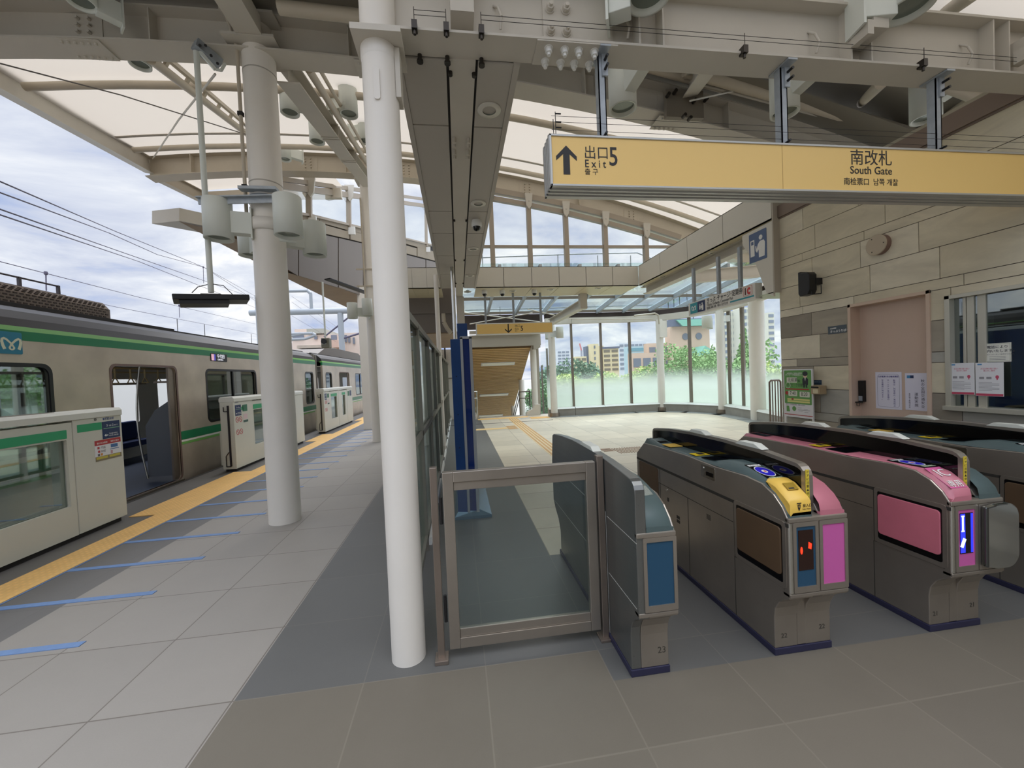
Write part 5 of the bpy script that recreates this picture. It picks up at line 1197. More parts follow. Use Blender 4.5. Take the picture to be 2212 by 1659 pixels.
def ic_panel(t, xa, xb, ya, yb_):
    """card reader lying on the sloping cover"""
    n = Vector((0, -.35, 1)).normalized()
    za, zb_ = ztc(ya)+.004, ztc(yb_)+.004
    u = Vector((0, yb_-ya, zb_-za)).normalized(); r = X; o = Vector(((xa+xb)/2, (ya+yb_)/2, (za+zb_)/2)); L = (yb_-ya); W = xb-xa
    p = obj('card_panel', MB().plate(o, r, u, -W/2, W/2, -L/2, L/2, .003), SCR, t)
    q = o + r.cross(u)*.003
    obj('reader_ring', MB().shape(circ(0, 0, W*.47, 28, L*.32), [circ(0, 0, W*.44, 28, L*.29)], q, r, u, .001), WHITE, p)
    obj('reader_disc', MB().shape(circ(0, 0, W*.44, 28, L*.29), [circ(0, 0, W*.17, 20, L*.09)], q, r, u, .0008), mat('reader_blue', (48, 40, 190), .3), p)
    obj('reader_hub', MB().shape(circ(0, 0, W*.17, 20, L*.09), [], q, r, u, .0008), WHITE, p)
    obj('reader_mark', MB().shape(circ(.002, 0, W*.08, 14, L*.04), [], q+r.cross(u)*.001, r, u, .0006), mat('reader_red', (196, 60, 70), .4), p)
    obj('reader_label', MB().plate(q, r, u, -W*.42, W*.42, L*.36, L*.45, .001), WHITE, p); obj('reader_label', MB().plate(q, r, u, -W*.42, W*.42, -L*.46, -L*.37, .001), mat('label_green', (190, 204, 170), .5), p)
    obj('reader_lettering', MB().text('タッチしてください', q-u*(L*.445)+r.cross(u)*.001, r, u, L*.075, .0004, 'CENTER').text('ICカード', q+u*(L*.38)+r.cross(u)*.001, r, u, L*.07, .0004, 'CENTER'), INK, p)
def cover_patch(t, name, xa, xb, ya, yb_, m, lift=.036, th=.002):
    lift = lift-.033
    a, b = Vector((xa, ya, ztc(ya)+lift)), Vector((xb, ya, ztc(ya)+lift)); c, d = Vector((xb, yb_, ztc(yb_)+lift)), Vector((xa, yb_, ztc(yb_)+lift))
    return obj(name, MB().hexa([a, b, c, d, a+Z*th, b+Z*th, c+Z*th, d+Z*th]), m, t)
def front(t, x0, x1, kind):
    """lower front: frame with coloured panel, kind blue / magenta / led / lcd"""
    y = 1.70; w = .017
    obj('front_frame', MB().shape(rrect(x0, x1, .375, .722, .006), [rrect(x0+w, x1-w, .405, .70, .003)], (0, y, 0), X, Z, .006), GST, t, .001)
    col = {'blue': BLUP, 'magenta': MAG, 'led': BLUP, 'lcd': MAG}[kind]
    f = obj('front_panel', MB().box(x0+w, x1-w, y-.002, y+.01, .405, .70), col, t)
    if kind == 'led':
        s = obj('led_display', MB().box(x0+w+.012, x1-w-.012, y-.004, y, .485, .682), mat('led_screen', (40, 18, 12), .25), f)
        rd = mat('led_red', (255, 40, 20), .4, emit=((255, 42, 20), 2.2))
        obj('red_light', MB().shape(circ(x0+w+.027, .583, .006, 14, .018), [], (0, y-.004, 0), X, Z, .001).shape([(x1-w-.040, .592), (x1-w-.024, .585), (x1-w-.021, .612), (x1-w-.037, .622)], [], (0, y-.004, 0), X, Z, .001), rd, s)
    if kind == 'lcd':
        s = obj('lcd_display', MB().box(x0+w+.012, x1-w-.012, y-.004, y, .47, .682), mat('lcd_black', (8, 8, 14), .2), f)
        bl = mat('lcd_blue', (40, 50, 250), .4, emit=((36, 46, 250), 1.3)); wh = mat('lcd_white', (200, 215, 255), .4, emit=((190, 205, 255), 1.3))
        a, b = x0+w+.014, x1-w-.014
        obj('lcd_field', MB().box(a, a+.028, y-.0052, y-.004, .475, .678).box(b-.012, b, y-.0052, y-.004, .475, .678), bl, s)
        obj('lcd_mark', MB().box(a+.008, a+.018, y-.0064, y-.0052, .59, .665).box(a+.004, a+.022, y-.0064, y-.0052, .585, .592).box(a+.004, a+.022, y-.0064, y-.0052, .663, .67).beam((a+.004, y-.0058, .505), (a+.024, y-.0058, .55), .001, .02, (0, 0, 1)), wh, s)
def common(t, x0, x1):
    obj('plinth', MB().box(x0-.004, x1+.004, 1.795, 3.165, 0, .035), NAVYP, t, .003)
    obj('front_band', MB().box(x0, x1, 1.694, 1.72, .722, .745), GST, t, .005)
    obj('front_lip', MB().box(x0, x1, 1.694, 1.74, .352, .372), GST, t, .004)
YELB = mat('warning_yellow', (214, 190, 60), .5)
def edge_tape(t, x0, x1):
    mb = MB(); mb.box(x0, x1, 1.7315, 1.735, .76, .965)
    s = obj('warning_tape', mb, YELB, t)
    m = MB(); 
    for i, ch in enumerate('ドアに注意▲ゆっくりと'): m.text(ch, ((x0+x1)/2, 1.7315, .948-i*.0178), X, Z, .015, .0005, 'CENTER')
    obj('tape_lettering', m, INK, s)
def number(t, txt, x, z, size=.045):
    obj('number_mark', MB().text(txt, (x, 1.7995, z), X, Z, size, .0008, 'CENTER'), mat('number_grey', (70, 66, 58), .6), t)

# gate with the full height slab (leftmost)
g0 = thing('ticket_gate', 'narrow leftmost ticket gate with tall plain steel side and a blue front panel', 'ticket gate', (.88, 2.5, 0))
x0, xs, x1 = .772, .822, .965
tall = [(1.80, .035), (1.80, .20), (1.792, .25), (1.768, .295), (1.735, .325), (1.70, .345), (1.70, .74), (1.70, .93)] + [(1.765-.065*math.cos(a), .93+.06*math.sin(a)) for a in [math.radians(d) for d in (15, 35, 55, 75)]] + [(1.85, .998), (2.05, 1.012), (2.35, 1.022), (2.7, 1.018), (3.0, 1.002), (3.24, .98), (3.285, .965), (3.295, .93), (3.335, .74), (3.335, .40), (3.28, .34), (3.18, .28), (3.13, .20), (3.13, .035)]
obj('side_slab', MB().prism(tall, 'x', x0, xs), mat_brushed('gate_side_steel', (128, 130, 128), .3, 1), g0, .004)
f = MB(); 
for (ya, za, yb_, zb_) in ((1.70, .70, 2.06, .70), (2.10, .70, 3.32, .70), (2.08, .04, 2.08, .72), (1.72, .385, 2.06, .385), (2.1, .40, 3.3, .40)):
    f.box(x0-.001, x0+.001, min(ya, yb_)-.0015, max(ya, yb_)+.0015, min(za, zb_)-.0015, max(za, zb_)+.0015)
obj('panel_seam', f, mat('seam_light', (176, 176, 168), .4), g0)
half(g0, xs, x1, 1, TEAL, xs, LEATHER); common(g0, x0, x1); front(g0, xs-.02, x1, 'blue'); number(g0, '23', .93, .10)
obj('sensor_cap', MB().prism([(2.25, 1.018), (2.50, 1.02), (2.46, 1.045), (2.29, 1.043)], 'x', x0-.002, xs+.002), mat('cap_white', (214, 216, 206), .4), g0, .003)
cover_patch(g0, 'card_window', xs+.01, x1-.05, 1.80, 1.90, GLASS, .04)
# second gate
def full_gate(x0, lc, rc, lf, rf, fk, label):
    t = thing('ticket_gate', label, 'ticket gate', (x0+.16, 2.5, 0)); xm0, xm1, x1 = x0+.130, x0+.176, x0+.322
    half(t, x0, xm0, -1, lc, xm0, lf); half(t, xm1, x1, 1, rc, xm1, rf); slab(t, xm0, xm1); common(t, x0, x1)
    obj('core', MB().box(xm0-.001, xm1+.001, 1.80, 3.16, .04, .75).box(xm0-.001, xm1+.001, 1.70, 3.33, .37, .75), GST, t)
    obj('corner_pilaster', MB().lathe((x0+.013, 1.707, .375), [(.013, 0), (.013, .345)], 16), CHROME, t)
    front(t, x0+.022, x0+.160, fk[0]); front(t, x0+.166, x1, fk[1])
    ic_panel(t, x0+.034, x0+.122, 1.835, 2.03)
    cover_patch(t, 'dark_display', x0+.025, x0+.122, 2.27, 2.42, SCR)
    cover_patch(t, 'far_display', x0+.04, x0+.11, 2.98, 3.16, SCR)
    edge_tape(t, xm0+.004, xm0+.022)
    return t
g1 = full_gate(1.547, TEAL, PINKG, LEATHER, PINKF, ('led', 'magenta'), 'teal topped ticket gate with yellow ticket slot and red lights on its front')
FLAT[0] = True
g2 = full_gate(2.482, PINKG, TEAL, PINKF, LEATHER, ('lcd', 'magenta'), 'pink topped ticket gate marked IC with a blue lit display')
FLAT[0] = False
g3 = full_gate(3.417, TEAL, TEAL, LEATHER, LEATHER, ('led', 'blue'), 'teal topped ticket gate at the right edge beside the stone wall')
for t, xx in ((g1, 1.547), (g2, 2.482), (g3, 3.417)):
    cover_patch(t, 'pass_sticker', xx+.022, xx+.125, 2.47, 2.55, mat('sticker_yellow', (230, 200, 40), .4), .037)
    cover_patch(t, 'sticker_mark', xx+.06, xx+.10, 2.49, 2.53, INK, .0395)
for t, xx in ((g1, 1.547), (g3, 3.417)):
    cover_patch(t, 'ticket_exit', xx+.022, xx+.125, 2.80, 2.92, GYEL, .040, .004)
# yellow ticket slot on the second gate
def slot(t, x0):
    a, b = x0+.014, x0+.128; rows = []
    for y, z in ((1.700, .772), (1.702, .825), (1.712, .838), (1.745, .862), (1.79, .892), (1.83, .902), (1.85, .900)): rows.append([(a, y, max(z-.018, ztop(y)+.008)), (a+.012, y, z), (b-.01, y, z), (b, y, z-.004)])
    m = MB().sheet(rows); m.add([rows[0][i] for i in range(4)]+[(b, 1.70, .755), (a+.004, 1.70, .755)], [(0, 1, 2, 3, 4, 5)])
    m.add([r[0] for r in rows]+[(a, 1.85, .89), (a, 1.70, .755)], [tuple(range(len(rows)+2))])
    s = obj('ticket_slot', m, GYEL, t)
    u = Vector((0, .062, .042)).normalized(); o = Vector(((a+b)/2+.008, 1.762, .879))
    obj('slot_opening', MB().plate(o, X, u, -.032, .026, -.022, .022, .002), mat('slot_ochre', (150, 120, 20), .5), s); obj('slot_mouth', MB().plate(o+Vector((0,0,.002)), X, u, -.024, .006, -.018, -.010, .001), INK, s)  # slot plate in a darker yellow than its housing
    obj('slot_lettering', MB().text('投入口', (a+.068, 1.6995, .795), X, Z, .017, .0006).text('Ticket / Tickets', (a+.066, 1.6995, .782), X, Z, .007, .0006), INK, s)
    obj('slot_symbol', MB().shape([(0, 0), (.024, 0), (.024, .005), (0, .005)], [], (a+.036, 1.6995, .812), X, Z, .0006).shape([(.004, -.004), (.02, -.004), (.018, -.022), (.012, -.036), (.006, -.022)], [[(.008, -.008), (.016, -.008), (.014, -.02), (.010, -.02)]], (a+.036, 1.6995, .812), X, Z, .0006), INK, s)
    return s
slot(g1, 1.547)
number(g1, '22', 1.60, .085, .035); number(g1, '22', 1.82, .105, .035); number(g2, '21', 2.52, .085, .035); number(g2, '21', 2.76, .105, .035)
# IC lettering patch on pink gate
FLAT[0] = True
cover_patch(g2, 'magenta_patch', 2.506, 2.606, 1.712, 1.83, mat('patch_magenta', (206, 96, 150), .4), .035)
def on_cover(mb, txt, x, y, size, sx=1.0):
    y2 = y+size*.7; a = Vector((x, y, ztc(y)+.006)); b = Vector((x, y2, ztc(y2)+.006)); u = (b-a).normalized()
    mb.text(txt, a, X, u, size, .0008, 'CENTER', sx)
m = MB(); on_cover(m, 'IC', 2.552, 1.762, .075, 1.0); on_cover(m, '専用', 2.552, 1.716, .042, 1.0); obj('cover_lettering', m, WHITE, g2); FLAT[0] = False
# clear rounded guard at the right front of the pink gate
rows = []
cw = thing('rounded_guard', 'translucent rounded guard beside the blue lit display of the pink gate', 'guard', (2.82, 1.70, .55))
m = MB(); pts = rrect(2.655, 2.86, .385, .725, .075, 8); pts = [(x if x > 2.70 else 2.655, z) for x, z in pts]
m.prism(pts, 'y', 1.665, 1.692); obj('guard_shell', m, mat_glass('guard_clear', (96, 84, 104), .4, .12), cw, .008)
# side details: recess latch on left faces
for t, xx in ((g1, 1.547), (g3, 3.417)):
    obj('latch_plate', MB().shape([(-y, z) for y, z in rrect(2.245, 2.385, .782, .862, .008)], [], (xx, 0, 0), -Y, Z, .002), CHROME, t)
    obj('latch_recess', MB().box(xx-.004, xx-.002, 2.26, 2.33, .80, .825), SCR, t); obj('latch_lock', MB().lathe((xx-.005, 2.36, .84), [(.009, 0), (.009, .004)], 12, axis='x'), CHROME, t)
f = MB()
for z in (.36, .39): f.box(1.5458, 1.548, 2.66, 2.70, z, z+.022)
for i in range(5): f.box(1.5458, 1.548, 2.30, 2.34, .515+i*.007, .518+i*.007)
f.box(1.5458, 1.548, 2.805, 2.825, .475, .505); obj('side_vents', f, MATS['seam_dark'], g1)
obj('side_lock', MB().lathe((1.544, 2.83, .56), [(.010, 0), (.010, .004)], 14, axis='x'), CHROME, g1)

# ================================================================ yellow exit sign
es = thing('exit_sign', 'long yellow hanging sign reading Exit 5 and South Gate', 'sign', (2.2, 2.19, 2.6))
SY = 2.12
a, b = onY(1184, 290, SY), onY(1190, 402, SY); x0, z1, z0, x1 = a.x+.004, a.z+.002, b.z, 4.3
SYEL = mat('sign_yellow', (244, 206, 126), .4)
obj('sign_face', MB().box(x0+.012, x1, SY, SY+.02, z0+.012, z1-.012), SYEL, es)
for q in (0, 1): obj('sign_face', MB().box(x0+.012, x1, SY+.14, SY+.15, z0+.012, z1-.012), SYEL, es) if q else None
ALS = mat('sign_aluminium', (190, 190, 186), .35, .5)
fr = MB().box(x0, x1, SY-.006, SY+.156, z1-.012, z1).box(x0, x0+.012, SY-.006, SY+.156, z0, z1)
fr.box(x0, x1, SY-.006, SY+.156, z0, z0+.012)
obj('sign_frame', fr, ALS, es, .002)
m = MB()
for i in range(3): m.box(x0, x1, SY+.03+i*.038, SY+.045+i*.038, z0-.006, z0+.001)
m2 = MB()
for i in range(4): m2.box(x0-.003, x0, SY+.005+i*.038, SY+.022+i*.038, z0, z1)
obj('frame_rib', m, ALS, es); obj('frame_rib', m2, ALS, es)
jx = onY(1690, 350, SY).x; obj('panel_joint', MB().box(jx-.001, jx+.001, SY-.001, SY, z0+.012, z1-.012), mat('joint_tan', (180, 140, 76), .5), es)
def T(mb, txt, px_, py_, px2, hpx, bold=0.0, Yd=SY-.0005, sx=1.0, align='LEFT'):
    """lettering whose baseline starts at this spot of the board"""
    a = onY(px_, py_, Yd); mb.text(txt, (a.x, Yd, a.z), X, Z, hpx/FPX*Yd, .001, align, sx, bold)
m = MB(); a = onY(1225, 377, SY-.0005); s = 63/FPX*SY
m.shape([(-.022*2*.45, 0), (.022*2*.45-.002, 0), (.018, .11), (.058, .075), (.058, .098), (0, .156), (-.058, .098), (-.058, .075), (-.018, .11)], [], (a.x, SY-.0005, a.z), X, Z, .001)
obj('arrow', m, INK, es)
m = MB()
T(m, '出口', 1261, 340, 0, 31, 0, sx=.95); T(m, 'E x i t', 1263, 361, 0, 24, .0004, sx=.86); T(m, '출 구', 1263, 376, 0, 15); T(m, '5', 1315, 357, 0, 58, .0012, sx=.80)
T(m, '南改札', 1882, 354, 0, 40, 0, align='CENTER'); T(m, 'South Gate', 1882, 376, 0, 26, .0004, align='CENTER', sx=1.0); T(m, '南检票口  남쪽 개찰', 1882, 399, 0, 18.5, 0, align='CENTER', sx=.98)
obj('lettering', m, INK, es)
for px_, lab in ((1301, 'left'), (1689, 'middle'), (2019, 'right')):
    c = onY(px_, 260, 2.19).x; h = thing('sign_hanger', f'galvanised {lab} hanger joining the yellow sign to the steel girder', 'hanger', (c, 2.19, 3.0), 'hangers of the yellow sign')
    obj('channel', MB().box(c-.024, c+.018, 2.165, 2.171, z1, BZ-.0).box(c-.024, c-.018, 2.165, 2.215, z1, BZ-.0).box(c+.012, c+.018, 2.165, 2.185, z1, BZ), GALV, h)
    obj('top_angle', MB().box(c-.03, c+.03, 2.10, 2.25, BZ-.012, BZ-.002).box(c-.003, c+.030, 2.155, 2.164, BZ-.13, BZ-.012), GALV, h)
    obj('bolt', MB().tube((c+.014, 2.115, BZ-.045), (c+.014, 2.156, BZ-.045), .008, 10), BLACK, h); obj('bolt', MB().tube((c+.014, 2.115, BZ-.095), (c+.014, 2.156, BZ-.095), .008, 10), BLACK, h)
    obj('bolt', MB().tube((c, 2.13, z1+.03), (c, 2.166, z1+.03), .007, 8), BLACK, h)
# bird wires above the sign
bw = thing('bird_wires', 'thin steel bird wires strung on short posts above the yellow sign', 'wire')
m = MB()
for i, dz in enumerate((.02, .055, .085, .13)): m.tube((x0+.03, 2.15+.02*(i % 2), z1+dz), (x1, 2.15+.02*(i % 2), z1+dz), .0012, 5)
obj('wire', m, DARK, bw)
m = MB()
for x, hh in ((x0+.035, .10), (x0+.048, .14)): m.tube((x, 2.15, z1), (x, 2.15, z1+hh), .002, 6)
for dz in (.055, .085, .13): m.tube((x0+.05, 2.15, z1+dz), (x0+.08, 2.15, z1+dz), .004, 6)
obj('wire_post', m, BLACK, bw)

# small exit sign
s2 = thing('exit_sign', 'small yellow hanging sign with a down arrow reading Exit 5', 'sign', (1.2, 8.6, 2.5)); Y2 = 8.6
a, b, c_, d_ = onY(1028, 700, Y2), onY(1195, 719, Y2), onY(1028, 724, Y2), onY(1195, 694, Y2)
x0, x1 = a.x, b.x; zt, zb2 = (a.z+d_.z)/2, (b.z+c_.z)/2
obj('sign_frame', MB().box(x0, x1, Y2, Y2+.12, zb2, zt), WHITE, s2, .004); obj('sign_face', MB().box(x0+.02, x1-.02, Y2-.003, Y2, zb2+.02, zt-.02), SYEL, s2)
cx = (x0+x1)/2; zc_ = (zt+zb2)/2; m = MB()
ax = onY(1098, 710, Y2).x; m.shape([(-.012, .10), (.012, .10), (.012, -.055), (.075, .0), (.075, -.03), (0, -.10), (-.075, -.03), (-.075, 0), (-.012, -.055)], [], (ax, Y2-.0035, zc_), X, Z, .002); obj('arrow', m, INK, s2)
m = MB(); m.text('出口', (onY(1112, 708, Y2).x, Y2-.0035, zc_+.03), X, Z, .062, .001).text('Exit', (onY(1112, 708, Y2).x, Y2-.0035, zc_-.03), X, Z, .055, .001).text('출구', (onY(1112, 708, Y2).x, Y2-.0035, zc_-.07), X, Z, .03, .001).text('5', (onY(1124, 708, Y2).x, Y2-.0035, zc_-.055), X, Z, .155, .001, bold=.002, sx=.85)
obj('lettering', m, INK, s2)
for px_ in (1049, 1110, 1169): x = onY(px_, 670, Y2).x; obj('hanger', MB().box(x-.022, x+.022, Y2+.04, Y2+.08, zt, 3.28), GALV, s2)

# ticket sign along the right
TXX = 3.88
ts = thing('ticket_sign', 'white hanging sign for tickets and recharge with blue and red symbols', 'sign', (TXX, 5.4, 2.45))
a, b, c_, d_ = onX(1487, 655, TXX), onX(1631, 612, TXX), onX(1634, 645, TXX), onX(1489, 682, TXX)
ya, yb_, zt, zb2 = a.y, b.y, (a.z+b.z)/2, (c_.z+d_.z)/2
obj('sign_box', MB().box(TXX, TXX+.10, yb_, ya, zb2, zt), mat('sign_white', (218, 216, 208), .4), ts, .003)
R_, U_ = -Y, Z; o = Vector((TXX, ya, zb2)); H_ = zt-zb2; L_ = ya-yb_; off = Vector((-.001, 0, 0))
obj('teal_panel', MB().plate(o, R_, U_, L_*.035, L_*.165, H_*.10, H_*.92, .002), mat('sign_teal', (52, 148, 160), .4), ts)
p_ = obj('navy_panel', MB().plate(o, R_, U_, L_*.168, L_*.30, H_*.10, H_*.92, .002), NAVY, ts)
emblem(ts, o+R_*(L_*.10)+U_*(H_*.5)+off*2, R_, U_, .12, WHITE)
pictogram(ts, o+R_*(L_*.236)+U_*(H_*.5)+off*2, R_, U_, .42, WHITE)
m = MB(); m.text('きっぷ･チャージ･定期券', o+R_*(L_*.325)+U_*(H_*.60)+off, R_, U_, .092, .001, bold=.0008, sx=.78).text('Tickets, Recharge, Commuter Pass', o+R_*(L_*.325)+U_*(H_*.36)+off, R_, U_, .060, .001, sx=.70).text('售票处 充值 月票   매표소 충전 정기권', o+R_*(L_*.325)+U_*(H_*.14)+off, R_, U_, .042, .001, sx=.72)
obj('lettering', m, INK, ts)
obj('teal_rule', MB().plate(o, R_, U_, L_*.68, L_*.985, H_*.16, H_*.26, .002), MATS['sign_teal'], ts)
REDM = mat('mark_red', (200, 56, 58), .4)
m = MB().shape([(x, y) for x, y in rrect(L_*.855, L_*.965, H_*.32, H_*.92, .015)], [rrect(L_*.858, L_*.962, H_*.335, H_*.905, .013)], o, R_, U_, .002)
m.text('c', o+R_*(L_*.903)+U_*(H_*.42)+off, R_, U_, .17, .001, bold=.008, sx=.8); obj('card_mark', m, REDM, ts); obj('card_mark', MB().text('i', o+R_*(L_*.873)+U_*(H_*.42)+off, R_, U_, .13, .001, bold=.006), mat('mark_brown', (96, 52, 44), .4), ts)
for px_ in (1499, 1553, 1600):
    y = onX(px_, 620, TXX+.05).y; obj('hanger', MB().box(TXX+.03, TXX+.07, y-.025, y+.025, zt, 3.12), GALV, ts)
# white beams below the right fascia
solo('edge_beam', MB().ibeam((4.16, 4.6, 3.20), (4.16, 8.2, 3.20), .16, .16), W_STEEL, 'white steel beam running under the right fascia above the ticket sign', 'girder')
solo('cross_beam', MB().ibeam(onY(1500, 598, 8.6), onY(1640, 586, 8.6), .16, .28), W_STEEL, 'white steel beam seen behind the ticket sign hangers', 'girder')
hb2 = thing('hanging_bracket', 'boxed white bracket hanging from the cross fascia', 'bracket', onY(1257, 650, 8.9))
a, b = onY(1250, 630, 8.9), onY(1266, 668, 8.9); obj('box', MB().box(a.x, b.x, 8.8, 8.95, b.z, 3.3), W_STEEL, hb2)
obj('arm', MB().ibeam(onY(1262, 655, 9.0), onY(1188, 697, 12.9), .16, .20), W_STEEL, hb2)
obj('small_pipe', MB().path([onY(1270, 630, 8.9), onY(1268, 645, 8.9), onY(1262, 652, 9.0)], .02, 8), GALV, hb2)

# ================================================================ stone wall on the right
WX = 4.02
def wp(x, y, X_=WX): return onX(x, y, X_)
dl_, dr_ = wp(1832, 658), wp(2010, 627)
DY0, DY1, DZT = dr_.y, dl_.y, (dl_.z+dr_.z)/2       # door opening Y range
w0 = wp(2043, 640); WY1 = w0.y; WZ1 = w0.z; WZ0 = wp(2050, 885).z; WY0 = 1.2
st_m = [mat_stone('stone_beige', (208, 199, 174), 1), mat_stone('stone_beige_light', (216, 208, 186), 2), mat_stone('stone_grey', (164, 156, 140), 3), mat_stone('stone_dark', (146, 138, 124), 4), mat_stone('stone_bluegrey', (168, 166, 156), 5)]
def cut(rects, hole):
    out_ = []; hy0, hy1, hz0, hz1 = hole
    for (y0, y1, z0, z1) in rects:
        if y1 <= hy0 or y0 >= hy1 or z1 <= hz0 or z0 >= hz1: out_.append((y0, y1, z0, z1)); continue
        if y0 < hy0: out_.append((y0, hy0, z0, z1))
        if y1 > hy1: out_.append((hy1, y1, z0, z1))
        a, b = max(y0, hy0), min(y1, hy1)
        if z0 < hz0: out_.append((a, b, z0, hz0))
        if z1 > hz1: out_.append((a, b, hz1, z1))
    return out_
HOLES = [(DY0, DY1, -.1, DZT), (WY0, WY1, WZ0, WZ1)]
YC = 4.46
mb = MB(); rnd = random.Random(11); z = 3.28; pat = [.255, .265, .09, .26, .265, .09]; k = 0
while z > 0:
    h = pat[k % 6]; zb2 = max(0, z-h); y = YC; offs = rnd.uniform(.2, .55); first = True
    while y > -1.5:
        L2 = (offs if first else rnd.uniform(.5, .8) if h > .2 else rnd.uniform(.55, .95)); first = False
        y2 = max(-1.5, y-L2)
        low = z < 2.08
        mi = rnd.choice([0, 0, 0, 1]) if not low else rnd.choice([0, 1, 2, 3, 2, 4, 3] if z > 1.3 else [2, 3, 4, 2, 4, 3])
        rs = [(y2+.003, y-.003, zb2+.003, z-.003)]
        for hh in HOLES: rs = cut(rs, hh)
        for (a, b, c_, d_) in rs:
            if b-a > .01 and d_-c_ > .01: mb.mat(mi).box(WX, WX+.03, a, b, c_, d_)
        y = y2
    z = zb2; k += 1
mb.mat(5)
for r in cut(cut([(-1.5, YC-.001, 0, 3.28)], HOLES[0]), HOLES[1]): mb.box(WX+.006, WX+.25, *r)
struct('wall_right', mb, st_m+[mat('grout', (98, 88, 80), .8)])
struct('trim_2', MB().box(WX-.03, WX+.1, -1.5, YC, 3.285, 3.43).box(WX-.012, WX, -1.5, YC, 3.27, 3.285), mat('flashing_brown', (132, 116, 104), .5, .2))
struct('wall_upper_right', MB().box(WX+.10, WX+.3, -1.5, YC+.3, 3.2, 3.52), mat('upper_wall', (172, 166, 146), .6))
struct('wall_end', MB().box(WX+.03, 6.0, YC-.12, YC-.001, 0, 3.28), mat('end_wall', (150, 140, 124), .7))
# door
DP = mat('door_mauve', (204, 180, 162), .5, var=(2, .04)); DF = mat('door_frame_paint', (208, 184, 164), .5)
dr = thing('door_1', None, None); dr['kind'] = 'structure'
obj('door_frame', MB().box(WX-.012, WX+.13, DY0, DY0+.03, 0, DZT).box(WX-.012, WX+.13, DY1-.03, DY1, 0, DZT).box(WX-.012, WX+.13, DY0, DY1, DZT-.03, DZT), DF, dr, .002)
obj('door_leaf', MB().box(WX+.10, WX+.13, DY0+.03, DY1-.03, 0, DZT-.03), DP, dr)
a, b = wp(1857, 822, WX+.08), wp(1868, 870, WX+.08)
obj('door_handle', MB().box(WX+.06, WX+.10, b.y, a.y, b.z+.01, a.z).box(WX+.02, WX+.06, b.y, a.y+.0, b.z, b.z+.012).path([(WX+.03, b.y+.01, b.z), (WX+.03, b.y+.01, b.z-.03), (WX+.03, a.y-.01, b.z-.03), (WX+.03, a.y-.01, b.z)], .003, 6), BLACK, dr, .003)
obj('handle_plate', MB().box(WX+.055, WX+.06, b.y+.005, a.y-.006, b.z+.02, b.z+.07), GALV, dr)
def sheet_on(name, label, cat, X_, p0, p1, m, th=.0015, group=None):
    a, b = onX(*p0, X_), onX(*p1, X_); t = thing(name, label, cat, (X_, (a.y+b.y)/2, (a.z+b.z)/2), group)
    obj('paper', MB().box(X_-th, X_, b.y, a.y, b.z, a.z), m, t); return t, Vector((X_-th, a.y, b.z)), a.y-b.y, a.z-b.z
LAV = mat('paper_lavender', (222, 220, 234), .6); PUR = mat('ink_purple', (84, 76, 140), .5)
def vtext(mb, s, o, size, pitch):
    for i, ch in enumerate(s): mb.text(ch, o-Z*(pitch*i), -Y, Z, size, .0006, 'CENTER')
t, o, w, h = sheet_on('paper_notice', 'white notice with rounded border and vertical writing on the door, left one', 'notice', WX+.099, (1891, 804), (1949, 886), LAV)
obj('border', MB().shape(rrect(.018, w-.018, .02, h-.02, .03), [rrect(.020, w-.020, .022, h-.022, .028)], o, -Y, Z, .0006), mat('border_grey', (140, 140, 160), .5), t)
obj('heading', MB().text('北綾瀬駅 安全輸送標語', o-Y*(w/2)+Z*(h*.86), -Y, Z, .018, .0006, 'CENTER', bold=.0003), PUR, t)
m = MB(); vtext(m, '転落は、列車遅れ・進出時の', o-Y*(w*.73)+Z*(h*.76), .019, .0205); vtext(m, 'ホームドア及び車側の', o-Y*(w*.50)+Z*(h*.76), .019, .0205); vtext(m, '安全確認に努めます。', o-Y*(w*.28)+Z*(h*.76), .019, .0205); obj('vertical_writing', m, PUR, t)
t, o, w, h = sheet_on('paper_notice', 'white traffic safety notice with bold vertical writing on the door, right one', 'notice', WX+.0985, (1955, 806), (2010, 889), LAV)
obj('logo_block', MB().plate(o, -Y, Z, w*.08, w*.22, h*.86, h*.94, .0006), mat('logo_sky', (70, 140, 190), .4), t); obj('logo_block', MB().plate(o, -Y, Z, w*.22, w*.36, h*.86, h*.94, .0006), NAVY, t)
m = MB(); vtext(m, '秋の全国交通安全', o-Y*(w*.72)+Z*(h*.76), .031, .033); vtext(m, '運動実施', o-Y*(w*.46)+Z*(h*.40), .031, .033); vtext(m, '東京地下鉄株式会社', o-Y*(w*.18)+Z*(h*.42), .014, .0155); obj('vertical_writing', m, mat('ink_dark_violet', (54, 46, 74), .5), t)
# office window with frame
wn = thing('window_3', None, None); wn['kind'] = 'structure'; WF = mat('window_alu', (196, 192, 176), .35, .4)
obj('window_frame', MB().box(WX-.02, WX+.12, WY1-.035, WY1, WZ0, WZ1).box(WX-.02, WX+.12, WY0, WY1, WZ1-.03, WZ1).box(WX-.05, WX+.12, WY0, WY1, WZ0, WZ0+.035).box(WX+.02, WX+.08, 2.65, 2.67, WZ0, WZ1).box(WX+.02, WX+.09, 2.60, 2.645, WZ0, WZ1).box(WX+.02, WX+.10, 2.53, 2.58, WZ0, WZ1), WF, wn, .002)
obj('window_pane', MB().box(WX+.03, WX+.036, WY0, WY1-.035, WZ0+.035, WZ1-.03), mat_glass('office_glass', (150, 168, 160), .5), wn)
obj('inner_blind', MB().box(WX+.6, WX+.62, WY0-.3, WY1+.2, WZ0-.2, WZ1+.1), mat('office_inside', (94, 98, 88), .8), wn)
obj('inner_panel', MB().box(WX+.22, WX+.23, WY0, 2.26, WZ0+.05, WZ0+.62), mat('inner_poster', (196, 214, 208), .5), wn)
